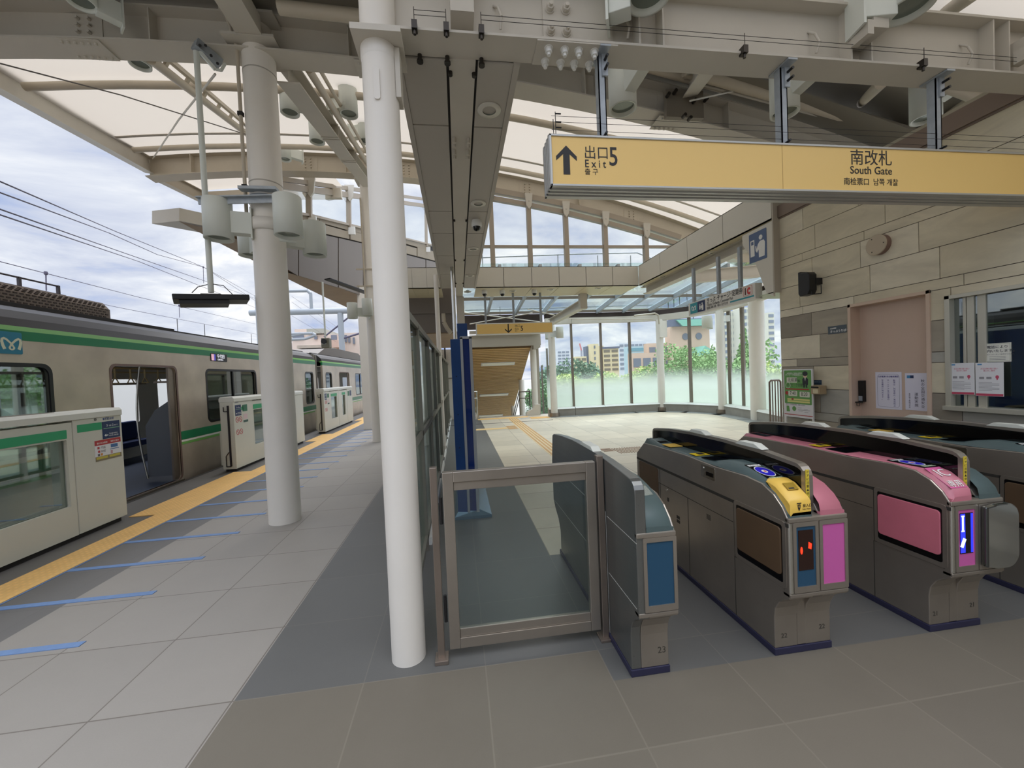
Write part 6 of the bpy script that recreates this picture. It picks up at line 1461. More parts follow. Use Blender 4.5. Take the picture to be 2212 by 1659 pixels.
obj('counter', MB().box(WX+.13, WX+.6, WY0-.3, WY1+.1, WZ0-.02, WZ0+.06), WOOD, wn)
t, o, w, h = sheet_on('window_notice', 'white rectangular notice about phone assistance on the office window', 'notice', WX+.028, (2126, 743), (2185, 781), mat('notice_white', (226, 226, 216), .5))
obj('border', MB().shape(rrect(.005, w-.005, .005, h-.005, .004), [rrect(.007, w-.007, .007, h-.007, .003)], o, -Y, Z, .0005), mat('border_green', (150, 160, 130), .5), t)
m = MB().text('電話により', o-Y*(w/2)+Z*(h*.74), -Y, Z, .024, .0005, 'CENTER', bold=.0004).text('ご案内いたします。', o-Y*(w/2)+Z*(h*.53), -Y, Z, .024, .0005, 'CENTER', bold=.0004).text('お手元のインターホンでお呼びください', o-Y*(w/2)+Z*(h*.38), -Y, Z, .010, .0005, 'CENTER')
for k in range(3): m.plate(o, -Y, Z, w*.2, w*.8, h*(.28-k*.08), h*(.295-k*.08), .0004)
obj('notice_lettering', m, mat('ink_grey', (80, 80, 84), .5), t)
for i, (p0, p1, lab) in enumerate((((2051, 785), (2106, 853), 'white and pink printed sheet taped to the office window, left of two'), ((2107, 784), (2169, 857), 'white and pink printed sheet taped to the office window, right of two'))):
    t, o, w, h = sheet_on('window_sheet', lab, 'notice', WX-.002, p0, p1, PAPER, group='pink edged sheets on the office window')
    obj('pink_footer', MB().plate(o, -Y, Z, .003, w-.003, .002, h*.075, .0005), mat('footer_pink', (192, 70, 96), .5), t)
    obj('blue_logo', MB().plate(o, -Y, Z, w*.08, w*.24, h*.93, h*.97, .0005), mat('logo_sky', (70, 140, 190), .4), t)
    m = MB(); m.text('お忘れ物の取り扱い', o-Y*(w*.5)+Z*(h*.80), -Y, Z, .014, .0004, 'CENTER', sx=.8).text('窓口のご案内', o-Y*(w*.5)+Z*(h*.74), -Y, Z, .014, .0004, 'CENTER', sx=.8); m.shape([(w*.78+.010*math.cos(a_), h*.57+.014*math.sin(a_)) for a_ in [math.radians(d) for d in range(0, 360, 30)]], [], o, -Y, Z, .0006).plate(o, -Y, Z, w*.76, w*.80, h*.48, h*.53, .0006); obj('pink_print', m, mat('print_rose', (200, 84, 110), .5), t)
    m = MB()
    for k in range(7): m.plate(o, -Y, Z, w*.12, w*(.85 if k % 3 else .6), h*(.40-k*.04), h*(.412-k*.04), .0004)
    m.plate(o, -Y, Z, w*.14, w*.32, h*.51, h*.58, .0004).plate(o, -Y, Z, w*.40, w*.58, h*.51, h*.58, .0004); obj('grey_print', m, mat('print_mid_grey', (150, 148, 152), .6), t)
# name plate
t, o, w, h = sheet_on('name_plate', 'small dark grey plate with white Japanese lettering left of the door', 'sign', WX-.001, (1789, 706), (1829, 718), mat('plate_grey', (78, 88, 96), .4), .004)
obj('lettering', MB().text('北綾瀬駅', o-Y*(w*.12)+Z*(h*.62), -Y, Z, .018, .0008).text('きっぷうりば1', o-Y*(w*.12)+Z*(h*.18), -Y, Z, .030, .0008, bold=.0003), WHITE, t)
# speaker
p = onX(1742, 610, 3.86); s_ = thing('wall_speaker', 'black angular loudspeaker on the stone wall', 'speaker', (WX, p.y, p.z))
obj('speaker_body', MB().prism([(3.90, p.z-.135), (4.00, p.z-.14), (4.02, p.z-.11), (4.02, p.z+.135), (3.985, p.z+.135), (3.985, p.z+.12), (3.90, p.z+.11), (3.875, p.z+.08), (3.875, p.z-.09)], 'x', 3.86, 3.955), BLACK, s_, .006)
obj('speaker_bracket', MB().box(3.94, WX, p.y-.04, p.y+.02, p.z-.03, p.z+.04).path([(3.88, p.y-.04, p.z-.11), (3.88, p.y-.04, p.z-.14), (3.96, p.y-.08, p.z-.14), (3.96, p.y-.08, p.z-.05)], .005, 6), BLACK, s_)
# round cover
p = wp(1903, 529); rr = abs(wp(1903, 508).z-wp(1903, 551).z)/2
rc_ = thing('round_cover', 'flat round beige cover disc mounted on the stone wall', 'cover', (WX, p.y, p.z))
obj('disc_rim', MB().lathe((WX-.05, p.y, p.z), [(rr, 0), (rr, .05)], 32, axis='x'), mat('disc_side', (130, 104, 92), .5), rc_); obj('disc_face', MB().lathe((WX-.058, p.y, p.z), [(rr*.98, 0), (rr*1.02, .004), (rr*1.02, .008)], 32, axis='x'), mat('disc_beige', (184, 170, 148), .5), rc_)
for a_ in (60, 180, 300): obj('screw', MB().tube((WX-.0585, p.y+rr*.75*math.cos(math.radians(a_)), p.z+rr*.75*math.sin(math.radians(a_))), (WX-.060, p.y+rr*.75*math.cos(math.radians(a_)), p.z+rr*.75*math.sin(math.radians(a_))), .005, 8), DARK, rc_)
# poster on stand
PX_ = 3.93
t, o, w, h = sheet_on('poster_board', 'green commuter pass poster with a uniformed figure on a white stand', 'poster', PX_, (1692, 798), (1758, 906), PAPER, .004)
zf = h/ .66
obj('poster_green', MB().shape(rrect(w*.04, w*.96, h*.28, h*.975, .01), [], o, -Y, Z, .0008), mat('poster_green', (104, 160, 88), .5), t)
o2 = o-X*.0009
obj('poster_box', MB().shape(rrect(w*.13, w*.49, h*.72, h*.83, .006), [], o2, -Y, Z, .0005).shape(rrect(w*.18, w*.49, h*.44, h*.55, .008), [], o2, -Y, Z, .0005).shape(rrect(w*.57, w*.90, h*.43, h*.54, .008), [], o2, -Y, Z, .0005), mat('box_pale', (218, 220, 204), .5), t)
m = MB().text('オフピーク時間帯のご案内', o2-Y*(w*.08)+Z*(h*.86), -Y, Z, .034, .0004, sx=.72).text('JR直通線をご利用のお客様', o2-Y*(w*.14)+Z*(h*.90), -Y, Z, .022, .0004, sx=.8); obj('poster_white_text', m, WHITE, t)
o3 = o2-X*.0006
m = MB().text('北綾瀬', o3-Y*(w*.17)+Z*(h*.745), -Y, Z, .05, .0004, sx=.9).text('7:40', o3-Y*(w*.23)+Z*(h*.465), -Y, Z, .062, .0004, sx=.8).text('8:20', o3-Y*(w*.62)+Z*(h*.455), -Y, Z, .062, .0004, sx=.8).text('駅', o2-Y*(w*.52)+Z*(h*.735), -Y, Z, .034, .0004).text('オフピーク定期券', o2-Y*(w*.13)+Z*(h*.645), -Y, Z, .042, .0004, sx=.75); obj('poster_dark_text', m, mat('poster_ink', (40, 48, 40), .5), t)
obj('poster_ring', MB().shape(circ(w*.17, h*.665, .036, 20), [circ(w*.17, h*.665, .032, 20)], o2, -Y, Z, .0005), WHITE, t)
obj('poster_red', MB().plate(o2, -Y, Z, w*.08, w*.88, h*.575, h*.598, .0005).shape(circ(w*.12, h*.50, .022, 18), [], o2, -Y, Z, .0005).plate(o2, -Y, Z, w*.29, w*.36, h*.36, h*.395, .0009).plate(o, -Y, Z, w*.02, w*.98, h*.045, h*.06, .0006), REDP, t)
obj('poster_bars', MB().plate(o2, -Y, Z, w*.14, w*.90, h*.355, h*.39, .0005).plate(o2, -Y, Z, w*.14, w*.90, h*.31, h*.345, .0005), mat('bar_yellow', (224, 218, 140), .5), t)
fx = w*.765; m = MB().shape([(fx-.035, h*.685), (fx-.038, h*.80), (fx-.015, h*.825), (fx+.015, h*.825), (fx+.038, h*.80), (fx+.035, h*.685), (fx+.022, h*.66), (fx+.030, h*.625), (fx+.006, h*.622), (fx+.002, h*.70), (fx-.002, h*.70), (fx-.006, h*.622), (fx-.030, h*.625), (fx-.022, h*.66)], [], o2, -Y, Z, .0005)
m.shape([(fx+.034*math.cos(a_), h*.905+.028*math.sin(a_)) for a_ in [math.radians(d) for d in range(0, 360, 20)]], [], o2-X*.0004, -Y, Z, .0006); obj('poster_figure', m, mat('figure_ink', (42, 44, 52), .5), t)
obj('poster_figure_face', MB().shape(circ(fx, h*.868, .027, 20), [], o2, -Y, Z, .0006), mat('figure_skin', (222, 190, 170), .6), t); obj('poster_figure_shirt', MB().shape([(fx-.008, h*.825), (fx+.008, h*.825), (fx, h*.755)], [], o2-X*.0006, -Y, Z, .0006), WHITE, t)
m = MB().shape([(w*.10, h*.11), (w*.22, h*.11), (w*.19, h*.23), (w*.10, h*.23)], [], o, -Y, Z, .0006).shape(circ(w*.37, h*.18, .028, 18), [], o, -Y, Z, .0006); obj('poster_map', m, MATS['poster_green'], t)
m = MB().text('東京メトロの対象区間をご利用のお客様へ', o-Y*(w*.08)+Z*(h*.25), -Y, Z, .018, .0004, sx=.8)
for k, (a_, b_) in enumerate(((.5, .62), (.7, .82), (.5, .9), (.52, .66), (.72, .84))): m.plate(o, -Y, Z, w*a_, w*b_, h*(.20-k*.02), h*(.205-k*.02), .0004)
obj('poster_small_print', m, MATS['print_grey'], t)
obj('stand_leg', MB().box(PX_-.002, PX_+.01, o.y-.03, o.y, 0, o.z+h), WHITE, t); obj('stand_leg', MB().box(PX_-.002, PX_+.01, o.y-w, o.y-w+.02, 0, o.z+h), WHITE, t); obj('stand_foot', MB().box(PX_-.15, PX_+.06, o.y-w, o.y, 0, .015), WHITE, t)
# card holder and small plate
p0, p1 = onX(1751, 833, 3.90), onX(1770, 852, 3.90)
ch = thing('card_holder', 'small beige leaflet box fixed beside the green poster', 'box', (3.95, p0.y, p0.z)); obj('box', MB().box(3.90, 3.99, p1.y, p0.y, p1.z, p0.z), mat('box_tan', (170, 150, 118), .5), ch, .003)
obj('box_window', MB().box(3.897, 3.90, p1.y+.008, p0.y-.008, p0.z-.025, p0.z-.008), BLACK, ch); obj('box_card', MB().box(3.897, 3.90, p1.y+.015, p0.y-.03, p1.z+.01, p1.z+.055), mat('card_cream', (214, 204, 170), .5), ch)
t, o, w, h = sheet_on('small_plate', 'tiny dark blue plate above the leaflet box', 'sign', WX-.001, (1757, 821), (1775, 831), mat('plate_navy', (44, 66, 90), .4), .003)
obj('lettering', MB().text('ご自由にお取りください', o-Y*.005+Z*(h*.5), -Y, Z, .012, .0005, sx=.7), mat('plate_text', (150, 170, 180), .5), t)
# ================================================================ glazed hall end
FV = [(1180, 13.35), (1236, 13.3), (1299, 13.3), (1361, 13.3), (1427, 13.1), (1490, 12.4), (1575, 11.2), (1604, 10.5), (1645, 9.6), (1712, 8.2)]
F = [onY(px_, 800, d) for px_, d in FV]; F = [Vector((p.x, p.y, 0)) for p in F]
FZ0_, FZT = .29, 3.12
gw2 = thing('window_4', None, None); gw2['kind'] = 'structure'
FROST = mat_frost('frosted_gradient_glass', .60, 1.55)
for i, (a, b) in enumerate(zip(F[:-1], F[1:])):
    d = (b-a).normalized(); n = Vector((-d.y, d.x, 0))
    obj('window_pane', MB().hexa([a+Z*FZ0_, b+Z*FZ0_, b+n*.01+Z*FZ0_, a+n*.01+Z*FZ0_, a+Z*FZT, b+Z*FZT, b+n*.01+Z*FZT, a+n*.01+Z*FZT]), FROST, gw2)
for i, a in enumerate(F):
    if i == 0: continue
    obj('mullion', MB().box(a.x-.028, a.x+.028, a.y-.10, a.y+.02, .05, FZT+.05), BRONZE, gw2)
for i, (a, b) in enumerate(zip(F[:-1], F[1:])):
    d = (b-a).normalized(); n = Vector((d.y, -d.x, 0))   # towards the hall
    obj('window_sill', MB().hexa([a+Z*.24+n*.26+d*.006, b+Z*.24+n*.26-d*.006, b+Z*.24-d*.006, a+Z*.24+d*.006, a+Z*.29+n*.20+d*.006, b+Z*.29+n*.20-d*.006, b+Z*.29-d*.006, a+Z*.29+d*.006]), mat('sill_white', (220, 222, 216), .35), gw2)
    obj('sill_riser', MB().hexa([a+n*.24, b+n*.24, b, a, a+n*.24+Z*.24, b+n*.24+Z*.24, b+Z*.24, a+Z*.24]), mat('riser_grey', (150, 146, 138), .6, var=(3, .1)), gw2)
    obj('head_beam', MB().beam(a+Z*(FZT+.12)+n*.1, b+Z*(FZT+.12)+n*.1, .16, .20), W_STEEL, gw2)
    obj('head_gap', MB().beam(a+Z*(FZT+.31), b+Z*(FZT+.31), .06, .17), mat('gap_brown', (52, 40, 34), .7), gw2)
# dark floor border following the facade
mb = MB()
for a, b in zip(F[:-1], F[1:]):
    d = (b-a).normalized(); n = Vector((d.y, -d.x, 0)); mb.hexa([a+n*.62, b+n*.62, b, a, a+n*.62+Z*.003, b+n*.62+Z*.003, b+Z*.003, a+Z*.003])
struct('floor_border', mb, mat('border_grey_floor', (128, 130, 126), .5))
# facade columns
G6 = 'white columns along the glazed wall'
for px_, d, lab, r in ((1196, 13.05, 'white column at the left end of the glazed wall, beside the stairs', .115), (1429, 12.95, 'white column in the middle of the glazed wall', .12), (1560, 11.25, 'white column right of the middle of the glazed wall, near the ticket sign', .12)):
    p = onY(px_, 850, d); t = thing('facade_column', lab, 'column', (p.x, p.y, 0), G6)
    obj('shaft', MB().lathe((p.x, p.y, .12), [(r, 0), (r, 3.05)], 32), W_COLUMN, t); obj('steel_shoe', MB().lathe((p.x, p.y, 0), [(r+.06, 0), (r+.06, .13)], 32), STEELV, t)
p = onY(1429, 700, 12.9); solo('column_box', MB().box(p.x-.13, p.x+.13, p.y-.12, p.y+.12, 2.55, 3.12), W_COLUMN, 'boxed white head on the middle facade column', 'casing')
p = onY(1570, 690, 10.9); solo('facade_intercom', MB().box(p.x-.07, p.x+.07, 10.85, 10.95, p.z-.06, p.z+.12), WHITE, 'small white box high on the glazed wall by the right column', 'box')
bc = Vector((7.93, 9.58, 0))
t = thing('round_column', 'stout white round column behind the ticket gates near the stone wall', 'column', bc)
obj('shaft', MB().lathe(bc, [(.19, 0), (.19, 3.6)], 40), W_COLUMN, t)
# handrail hoop beside it
a, b = onY(1662, 822, 8.0), onY(1686, 822, 8.0); zl = .1
t = thing('hoop_railing', 'small brown metal hoop railing between the stout column and the poster', 'railing', (a.x, 8.0, 0)); RB = mat('rail_bronze', (110, 98, 90), .35, .6)
obj('hoop', MB().path([(a.x, 8, 0), (a.x, 8, a.z-.04), (a.x+.04, 8, a.z), (b.x-.04, 8, a.z), (b.x, 8, a.z-.04), (b.x, 8, 0)], .02, 10), RB, t)
for k in (1, 2, 3): x = a.x+(b.x-a.x)*k/4; obj('bar', MB().tube((x, 8, .12), (x, 8, a.z), .012, 8), RB, t)
obj('bar_foot', MB().tube((a.x, 8, .14), (b.x, 8, .14), .014, 8), RB, t)
# glass roof over the hall end
gr = thing('glass_roof', 'sloping glass roof on grey rafters above the glazed hall end', 'glass roof', (4, 11.3, 3.7)); gr['kind'] = 'structure'
def zg(y): return 3.5+.10*(13.3-y)
obj('roof_pane', MB().hexa([(.2, 9.06, zg(9.06)+.11), (9.4, 9.06, zg(9.06)+.11), (9.4, 13.4, zg(13.4)+.11), (.2, 13.4, zg(13.4)+.11), (.2, 9.06, zg(9.06)+.12), (9.4, 9.06, zg(9.06)+.12), (9.4, 13.4, zg(13.4)+.12), (.2, 13.4, zg(13.4)+.12)]), mat_glass('roof_glass', (244, 250, 249), .05), gr)
x0_ = onY(1053, 680, 13.2).x
for k in range(9):
    x = x0_+k*.955; obj('rafter', MB().beam((x, 9.06, zg(9.06)+.04), (x, 13.3, zg(13.3)+.04), .07, .13), GALV, gr)
for y in (11.6, 13.25): obj('purlin', MB().beam((.2, y, zg(y)+.06), (9.4, y, zg(y)+.06), .06, .08), BRONZE, gr)
obj('end_wall_band', MB().box(.2, 2.95, 13.35, 13.45, 3.05, 3.52), MATS['gap_brown'], gr)
rl2 = thing('roof_handrail', 'thin grey handrail seen through the sloping glass roof', 'railing', (3, 14.6, 4.2))
obj('rail', MB().path([onY(1005, 670, 15), onY(1230, 664, 15), onY(1428, 658, 15)], .025, 8), GALV, rl2)
for x in (1080, 1180, 1298, 1363, 1428): obj('post', MB().tube(onY(x, 663, 15), onY(x, 690, 15), .02, 6), GALV, rl2)
# services under the head beam
solo('head_pipes', MB().path([onY(1370, 682, 12.6), onY(1415, 677, 12.6), onY(1422, 681, 12.6), onY(1424, 700, 12.6)], .03, 8).path([onY(1140, 668, 12), onY(1240, 690, 12.8), onY(1410, 690, 12.8)], .015, 6), W_STEEL2, 'thin white conduits under the glass roof near the middle facade column', 'conduit')
solo('tie_rods', MB().path([onY(1000, 675, 11), onY(1180, 697, 12.8)], .015, 6).path([onY(1150, 676, 11), onY(1015, 700, 12.8)], .015, 6), W_STEEL, 'crossed thin tie rods behind the small exit sign', 'rod')

# ================================================================ stairs
SW = thing('stair_header', 'grey beam and header over the descending stairs', 'header', (1.7, 14.1, 2.6)); HG = mat('header_grey', (172, 166, 152), .5)
obj('header_beam', MB().box(.45, 3.0, 14.0, 14.3, 2.50, 2.92), HG, SW); obj('header_band', MB().box(.45, 2.95, 13.9, 14.0, 2.95, 3.06), W_STEEL, SW); obj('header_band', MB().box(.45, 2.95, 13.8, 13.95, 3.12, 3.35), W_STEEL, SW)
obj('header_end', MB().prism([(2.72, 2.5), (2.97, 2.5), (2.97, 2.42), (2.86, 2.36), (2.72, 2.36)], 'y', 13.95, 14.3), HG, SW)
WCL = mat('wood_slats', (196, 162, 108), .5, var=(1.5, .07)); cs = thing('slatted_ceiling', 'sloping slatted wooden ceiling descending over the stairs', 'ceiling', (1.6, 17, 1.5))
def zs_(y): return 2.47-.50*(y-14.2)
mb = MB(); n = 66
for i in range(n):
    y = 14.25+i*.115; mb.beam((.35, y+.05, zs_(y+.05)), (2.66, y+.05, zs_(y+.05)), .10, .02, (0, .45, .9))
obj('slats', mb, WCL, cs); obj('slat_backing', MB().hexa([(.3, 14.2, zs_(14.2)+.03), (2.68, 14.2, zs_(14.2)+.03), (2.68, 22, zs_(22)+.03), (.3, 22, zs_(22)+.03), (.3, 14.2, zs_(14.2)+.05), (2.68, 14.2, zs_(14.2)+.05), (2.68, 22, zs_(22)+.05), (.3, 22, zs_(22)+.05)]), mat('slat_gap', (96, 74, 50), .7), cs)
LT = mat('strip_light', (220, 220, 204), .4, emit=((220, 220, 200), .12))
for i, (xa, xb, py_) in enumerate(((1039, 1112, 785), (1036, 1098, 852), (1034, 1086, 897))):
    # where the sight line meets the sloping ceiling
    d = _ray((xa+xb)/2, py_); tt = (2.47+.5*14.2-CAMH)/(d[2]+.5*d[1]); yy = d[1]*tt; a, b = onY(xa, py_, yy), onY(xb, py_, yy)
    t = thing('strip_light', ['recessed strip light in the slatted ceiling, top one', 'recessed strip light in the slatted ceiling, middle one', 'recessed strip light in the slatted ceiling, lowest one'][i], 'ceiling light', (a.x, yy, a.z), 'strip lights over the stairs')
    z_ = zs_(yy)-.02; obj('light_frame', MB().beam((a.x, yy, z_), (b.x, yy, z_), .24, .02, (0, .45, .9)), WHITE, t); obj('light_tube', MB().beam((a.x+.05, yy-.01, z_-.014), (b.x-.05, yy-.01, z_-.014), .14, .008, (0, .45, .9)), LT, t)
st = thing('staircase', 'flight of stairs going down beyond the tactile strip', 'stairs', (1.5, 16, -1)); mb = MB()
for i in range(22): mb.box(.5, 3.4, 13.9+i*.3, 14.2+i*.3+.02, -.2-.16*(i+1), -.16*i-.01 if i else -.01)
obj('steps', mb, mat('step_grey', (150, 146, 136), .6), st)
struct('wall_stair_left', MB().box(.25, .45, 13.95, 22, -4, 2.5), mat('stair_wall', (196, 182, 150), .7))
struct('wall_stair_right', MB().prism([(14.3, -.05), (22, -3.9), (22, -6), (14.3, -6)], 'x', 3.42, 3.5), MATS['pale_wall'])
pg = thing('stair_side_glazing', 'pale slanting glazing down the right side of the stairs', 'glazing', (3.4, 16, 0))
mb = MB()
for i in range(6):
    y = 14.5+i*1.1; mb.box(3.3+.02*i, 3.36+.02*i, y, y+1.04, -.55*i-.3, zs_(y)-.0)
obj('glass_panel', mb, mat_frost('stair_glass', -5, -4), pg)
obj('glazing_bar', MB().box(3.28, 3.34, 14.4, 14.46, 0, 2.4).box(3.30, 3.36, 15.5, 15.56, -.6, 1.8).box(3.34, 3.4, 16.6, 16.66, -1.2, 1.3), BRONZE, pg)
solo('stair_pier', MB().box(2.70, 2.97, 14.3, 14.6, 0, 2.5), mat('pier_grey', (166, 158, 144), .6), 'flat grey pier right of the stair opening', 'pier')
G7 = 'white columns down the stairs'
for (px_, y1_, d, lab, r) in ((1151, 745, 14.35, 'white column at the head of the stairs, right side', .115), (1126, 820, 16.6, 'white column partway down the stairs', .12), (1109, 877, 18.9, 'white column lowest down the stairs', .12)):
    p = onY(px_, y1_, d); solo('stair_column', MB().lathe((p.x, d, -3.5 if d > 15 else 0), [(r, 0), (r, p.z+(3.5 if d > 15 else 0))], 24), W_COLUMN, lab, 'column', G7)
P = [onY(x, y, 13.85) for x, y in ((1136, 899), (1166, 899), (1166, 873), (1155, 873), (1150, 884), (1138, 889))]
solo('balustrade_end', MB().prism([(p.x, max(0, p.z)) for p in P], 'y', 13.75, 13.95), mat('balustrade_white', (212, 206, 196), .5), 'white stepped balustrade end at the stair head', 'balustrade')
hr = thing('stair_handrail', 'double steel handrail descending the right side of the stairs', 'handrail', (2.2, 14, .9)); HR = mat('handrail_steel', (88, 82, 76), .3, .8)
for z in (.85, .62): obj('rail', MB().path([(2.52, 13.95, z), (2.15, 13.95, z), (2.15, 14.1, z), (2.20, 20, z-3.2)], .018, 8), HR, hr)
obj('rail_post', MB().tube((2.50, 13.95, 0), (2.50, 13.95, .9), .018, 8).tube((2.15, 14.1, -.1), (2.15, 14.1, .85), .014, 8).tube((2.17, 16, -1.2), (2.17, 16, -.2), .014, 8), HR, hr)
hl = thing('stair_handrail', 'steel handrail posts at the left of the stair head', 'handrail', (.6, 14, .9))
for z in (.95, .72): obj('rail', MB().path([(.46, 13.6, z), (.62, 13.6, z), (.62, 13.9, z-.02), (.64, 20, z-3.2)], .02, 8), CHROME, hl)
obj('rail_post', MB().tube((.60, 13.7, 0), (.60, 13.7, .95), .02, 8).tube((.60, 15, -.8), (.60, 15, .3), .018, 8), CHROME, hl)
solo('balustrade_end', MB().prism([(.40, 0), (.56, 0), (.56, .18), (.46, .28), (.40, .28)], 'y', 13.5, 13.9), MATS['balustrade_white'], 'white balustrade end at the left of the stair head', 'balustrade')
struct('wall_hall_left', MB().box(.42, .45, 13.0, 13.95, 0, .02), MATS['pale_wall'])

# ================================================================ outside: trees and buildings
LEAF = [mat('leaf_yellow_green', (178, 198, 112), .8, var=(.6, .25)), mat('leaf_mid_green', (138, 172, 108), .8, var=(.6, .25)), mat('leaf_deep_green', (112, 148, 100), .8, var=(.6, .25)), mat('leaf_dark', (104, 132, 104), .8, var=(.6, .25))]
BARK = mat('bark', (84, 70, 58), .9)
def tree(c, rx, ry, rz, n, leaf, mi, label, group, cone=False, seed=0):
    rg = np.random.default_rng(seed); t = thing('tree', label, 'tree', (c[0], c[1], -6.5), group)
    k = 26; cent = rg.normal(size=(k, 3)); cent /= np.linalg.norm(cent, axis=1)[:, None]; cent *= rg.uniform(.35, .80, (k, 1))
    vs, fs = [], []
    for i in range(n):
        j = rg.integers(k); q = rg.normal(size=3); q /= np.linalg.norm(q); q = cent[j] + q*.36*rg.uniform(.7, 1)
        if cone: s = max(.12, .62-.5*q[2]); q[0] *= s; q[1] *= s
        p = np.array([c[0]+q[0]*rx, c[1]+q[1]*ry, c[2]+q[2]*rz]); a = rg.normal(size=3); a /= np.linalg.norm(a); b = np.cross(a, rg.normal(size=3)); b /= np.linalg.norm(b)+1e-9
        s = leaf*rg.uniform(.6, 1.3); o = len(vs); vs += [tuple(p-a*s), tuple(p+b*s*.6), tuple(p+a*s), tuple(p-b*s*.6)]; fs.append((o, o+1, o+2, o+3))
    mb = MB(); mb.add(vs, fs); obj('foliage', mb, LEAF[mi], t)
    tk = MB().tube((c[0], c[1], -6.5), (c[0], c[1], c[2]+rz*.3), .22, 8, .08)
    for i in range(7):
        a_ = rg.uniform(0, 6.28); tk.tube((c[0], c[1], c[2]-rz*.5+i*.1*rz), (c[0]+math.cos(a_)*rx*.7, c[1]+math.sin(a_)*ry*.6, c[2]+rz*(-.1+.1*i)), .07, 6, .02)
    obj('trunk', tk, BARK, t); return t
GT = 'trees outside the glazed hall'
def tp(px_, pytop, D, rx, rz): p = onY(px_, pytop, D); return (p.x, D, p.z-rz*1.0)
tspec = [(1205, 800, 26, 2.6, 2.2, 2, 'low dark green tree at the far left of the glazed wall'), (1252, 803, 24, 2.6, 1.8, 0, 'yellow green tree top right of the leftmost mullion'),
         (1318, 800, 25, 2.8, 2.0, 0, 'yellow green tree top below the yellow apartment block'), (1385, 790, 26, 2.8, 2.3, 0, 'yellow green tree top left of the middle column'),
         (1452, 752, 26, 3.0, 3.6, 1, 'mid green tree right of the middle facade column'), (1512, 742, 24, 2.6, 3.6, 1, 'mid green tree in the second pane right of the middle column')]
for i, (px_, pt, D, rx, rz, mi, lab) in enumerate(tspec): tree(tp(px_, pt, D, rx, rz), rx, 2.4, rz, 11000, .10, mi, lab, GT, seed=i+1)
tree(tp(1232, 777, 60, 6, 3.4), 6.5, 5, 3.4, 5000, .26, 3, 'rounded dark tree standing farther off below the pale tower', GT, seed=20)
tree(tp(1548, 716, 30, 3, 5.5), 3.4, 3, 5.2, 6500, .15, 1, 'tall conical tree behind the right facade column', GT, cone=True, seed=21)
tree(tp(1606, 700, 24, 2.2, 5.0), 2.6, 2.4, 5.0, 7000, .13, 1, 'tall green tree right of the right facade column', GT, cone=True, seed=22)
tree(tp(1645, 740, 22, 2.2, 4.0), 2.2, 2.2, 4.0, 5000, .13, 1, 'green tree behind the stout white column', GT, seed=23)
tree(tp(1682, 742, 20, 1.6, 3.4), 1.5, 1.6, 3.4, 4000, .11, 0, 'green tree seen between the stout column and the stone wall', GT, seed=24)
def building(px0, px1, pyt, D, dep, m, label, rows, cols, wm_=WIN, cat='building', inset=.12, roofm=None, zwin=None, name='apartment_building', extra=None):
    a, b = onY(px0, pyt, D), onY(px1, pyt, D); zt = (a.z+b.z)/2; t = thing(name, label, cat, ((a.x+b.x)/2, D, -6.5))
    dep = min(dep, 3.0); obj('wall', MB().box(a.x, b.x, D, D+dep, -6.5, zt), m, t)
    if roofm: obj('roof', MB().box(a.x-.3, b.x+.3, D-.3, D+dep, zt, zt+ (zt-1.5)*.09), roofm, t)
    w = b.x-a.x; fh = (zt-1.0)/rows if rows else 0
    for r in range(rows):
        for c in range(cols):
            xa = a.x+w*(c+inset)/cols; xb = a.x+w*(c+1-inset)/cols; z_ = zt-fh*(r+.8)
            f_ = obj('window', MB().box(xa, xb, D-.15, D-.01, z_, z_+fh*.5), wm_, t)
    return t, a.x, b.x, zt, fh
YW = mat('yellow_wall', (218, 204, 164), .8); GW = mat('pale_grey_wall', (206, 210, 216), .8); BRK = mat('brick_pink', (202, 176, 154), .8, var=(.3, .05)); NB = mat('slate_blue', (96, 104, 124), .6)
building(1204, 1230, 757, 190, 20, GW, 'pale grey tower block far away at the left of the glazed wall', 7, 3, mat('tower_window', (130, 138, 152), .4))
building(1275, 1293, 743, 120, 16, YW, 'narrow yellow stair tower of the apartment block', 5, 1, WIN, inset=.42)
building(1302, 1336, 753, 121, 16, YW, 'yellow apartment block with balconies and a slate roof', 5, 2, mat('balcony_dark', (120, 112, 96), .6), roofm=NB)
building(1293, 1304, 747, 122, 16, YW, 'yellow middle bay of the apartment block', 0, 0)
building(1266, 1276, 748, 122, 12, NB, 'slate grey bay left of the yellow stair tower', 0, 0)
building(1243, 1267, 770, 118, 14, YW, 'low yellow stepped wing of the apartment block', 3, 2, MATS['balcony_dark'])
building(1337, 1358, 741, 150, 18, GW, 'pale grey flats behind the yellow block', 6, 2, MATS['tower_window'])
building(1355, 1392, 748, 130, 18, mat('teal_wall', (172, 198, 206), .6), 'blue glass fronted flats left of the middle column', 4, 1, mat('teal_glass', (110, 160, 176), .2), inset=.03)
building(1362, 1396, 737, 160, 14, GW, 'pale grey block rising behind the blue glass flats', 3, 4, MATS['tower_window'])
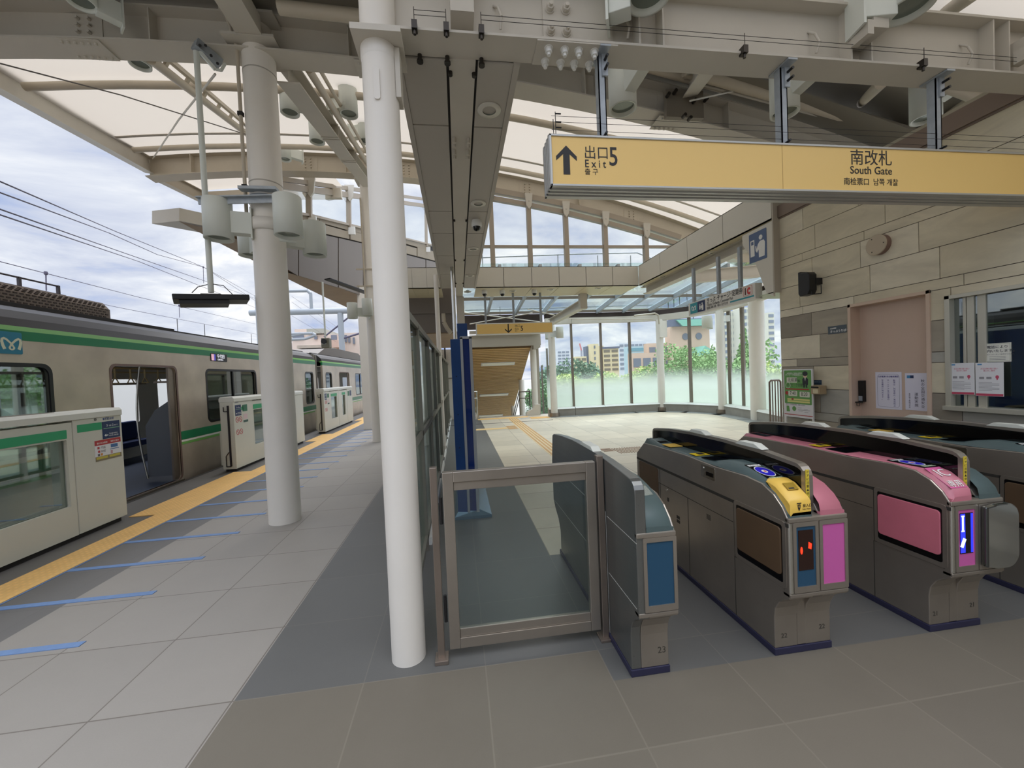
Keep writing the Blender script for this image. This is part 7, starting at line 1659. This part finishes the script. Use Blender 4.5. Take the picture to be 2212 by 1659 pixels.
t, xa, xb, zt, fh = building(1365, 1428, 762, 110, 20, BRK, 'low pink brick hall left of the middle facade column', 1, 3, WIN, name='brick_hall')
building(1400, 1452, 741, 112, 20, BRK, 'pink brick wing behind the middle facade column', 2, 3, WIN, name='brick_hall')
t, xa, xb, zt, fh = building(1447, 1532, 705, 110, 24, BRK, 'large pink brick hall with teal roof slopes and round windows', 0, 0, name='brick_hall')
TEALR = mat('teal_roof', (132, 190, 170), .5); d_ = xb-xa
obj('roof', MB().box(xa+.5, xb, 109, 114, zt, zt+2.2), NB, t); obj('roof_slope', MB().prism([(xa+d_*.1, zt+1.8), (xb, zt+2.0), (xb, zt), (xa+d_*.25, zt)], 'y', 108.4, 109.8), TEALR, t)
obj('lower_gable', MB().prism([(xa+d_*.45, zt-9), (xa+d_*.62, zt-6.2), (xa+d_*.95, zt-8.8)], 'y', 105, 109.9), TEALR, t)
for k in (.38, .72): obj('round_window', MB().lathe((xa+d_*k, 109.8, zt-3.0), [(1.0, 0), (1.0, .3)], 20, axis='y'), WIN, t)
for k in (.2, .35, .5, .7, .85): obj('roof_mast', MB().tube((xa+d_*k, 115, zt+2), (xa+d_*k, 115, zt+8+4*k), .12, 5), DARK, t)
CW = mat('cream_tower', (214, 212, 196), .8)
building(1560, 1600, 672, 95, 20, CW, 'tall cream tower block behind the right facade column', 9, 2, MATS['tower_window'])
building(1600, 1626, 664, 92, 20, CW, 'tall cream tower block left of the stout column', 9, 2, MATS['tower_window'])
building(1658, 1672, 675, 120, 16, CW, 'distant cream tower right of the stout column', 9, 1, MATS['tower_window'])
cr_ = thing('tower_crane', 'red and white tower crane mast on the skyline', 'crane', onY(1256, 760, 200))
obj('mast', MB().beam(Vector((onY(1256, 775, 200).x, 200, -6.5)), onY(1256, 757, 200), .8, .8, (0, 1, 0)), mat('crane_grey', (150, 150, 160), .5), cr_); obj('jib', MB().beam(onY(1256, 757, 200), onY(1252, 742, 200), .6, .6, (0, 1, 0)), mat('crane_red', (200, 120, 120), .5), cr_)
building(1236, 1252, 772, 210, 20, GW, 'very distant pale block beside the crane', 2, 3, MATS['tower_window'])
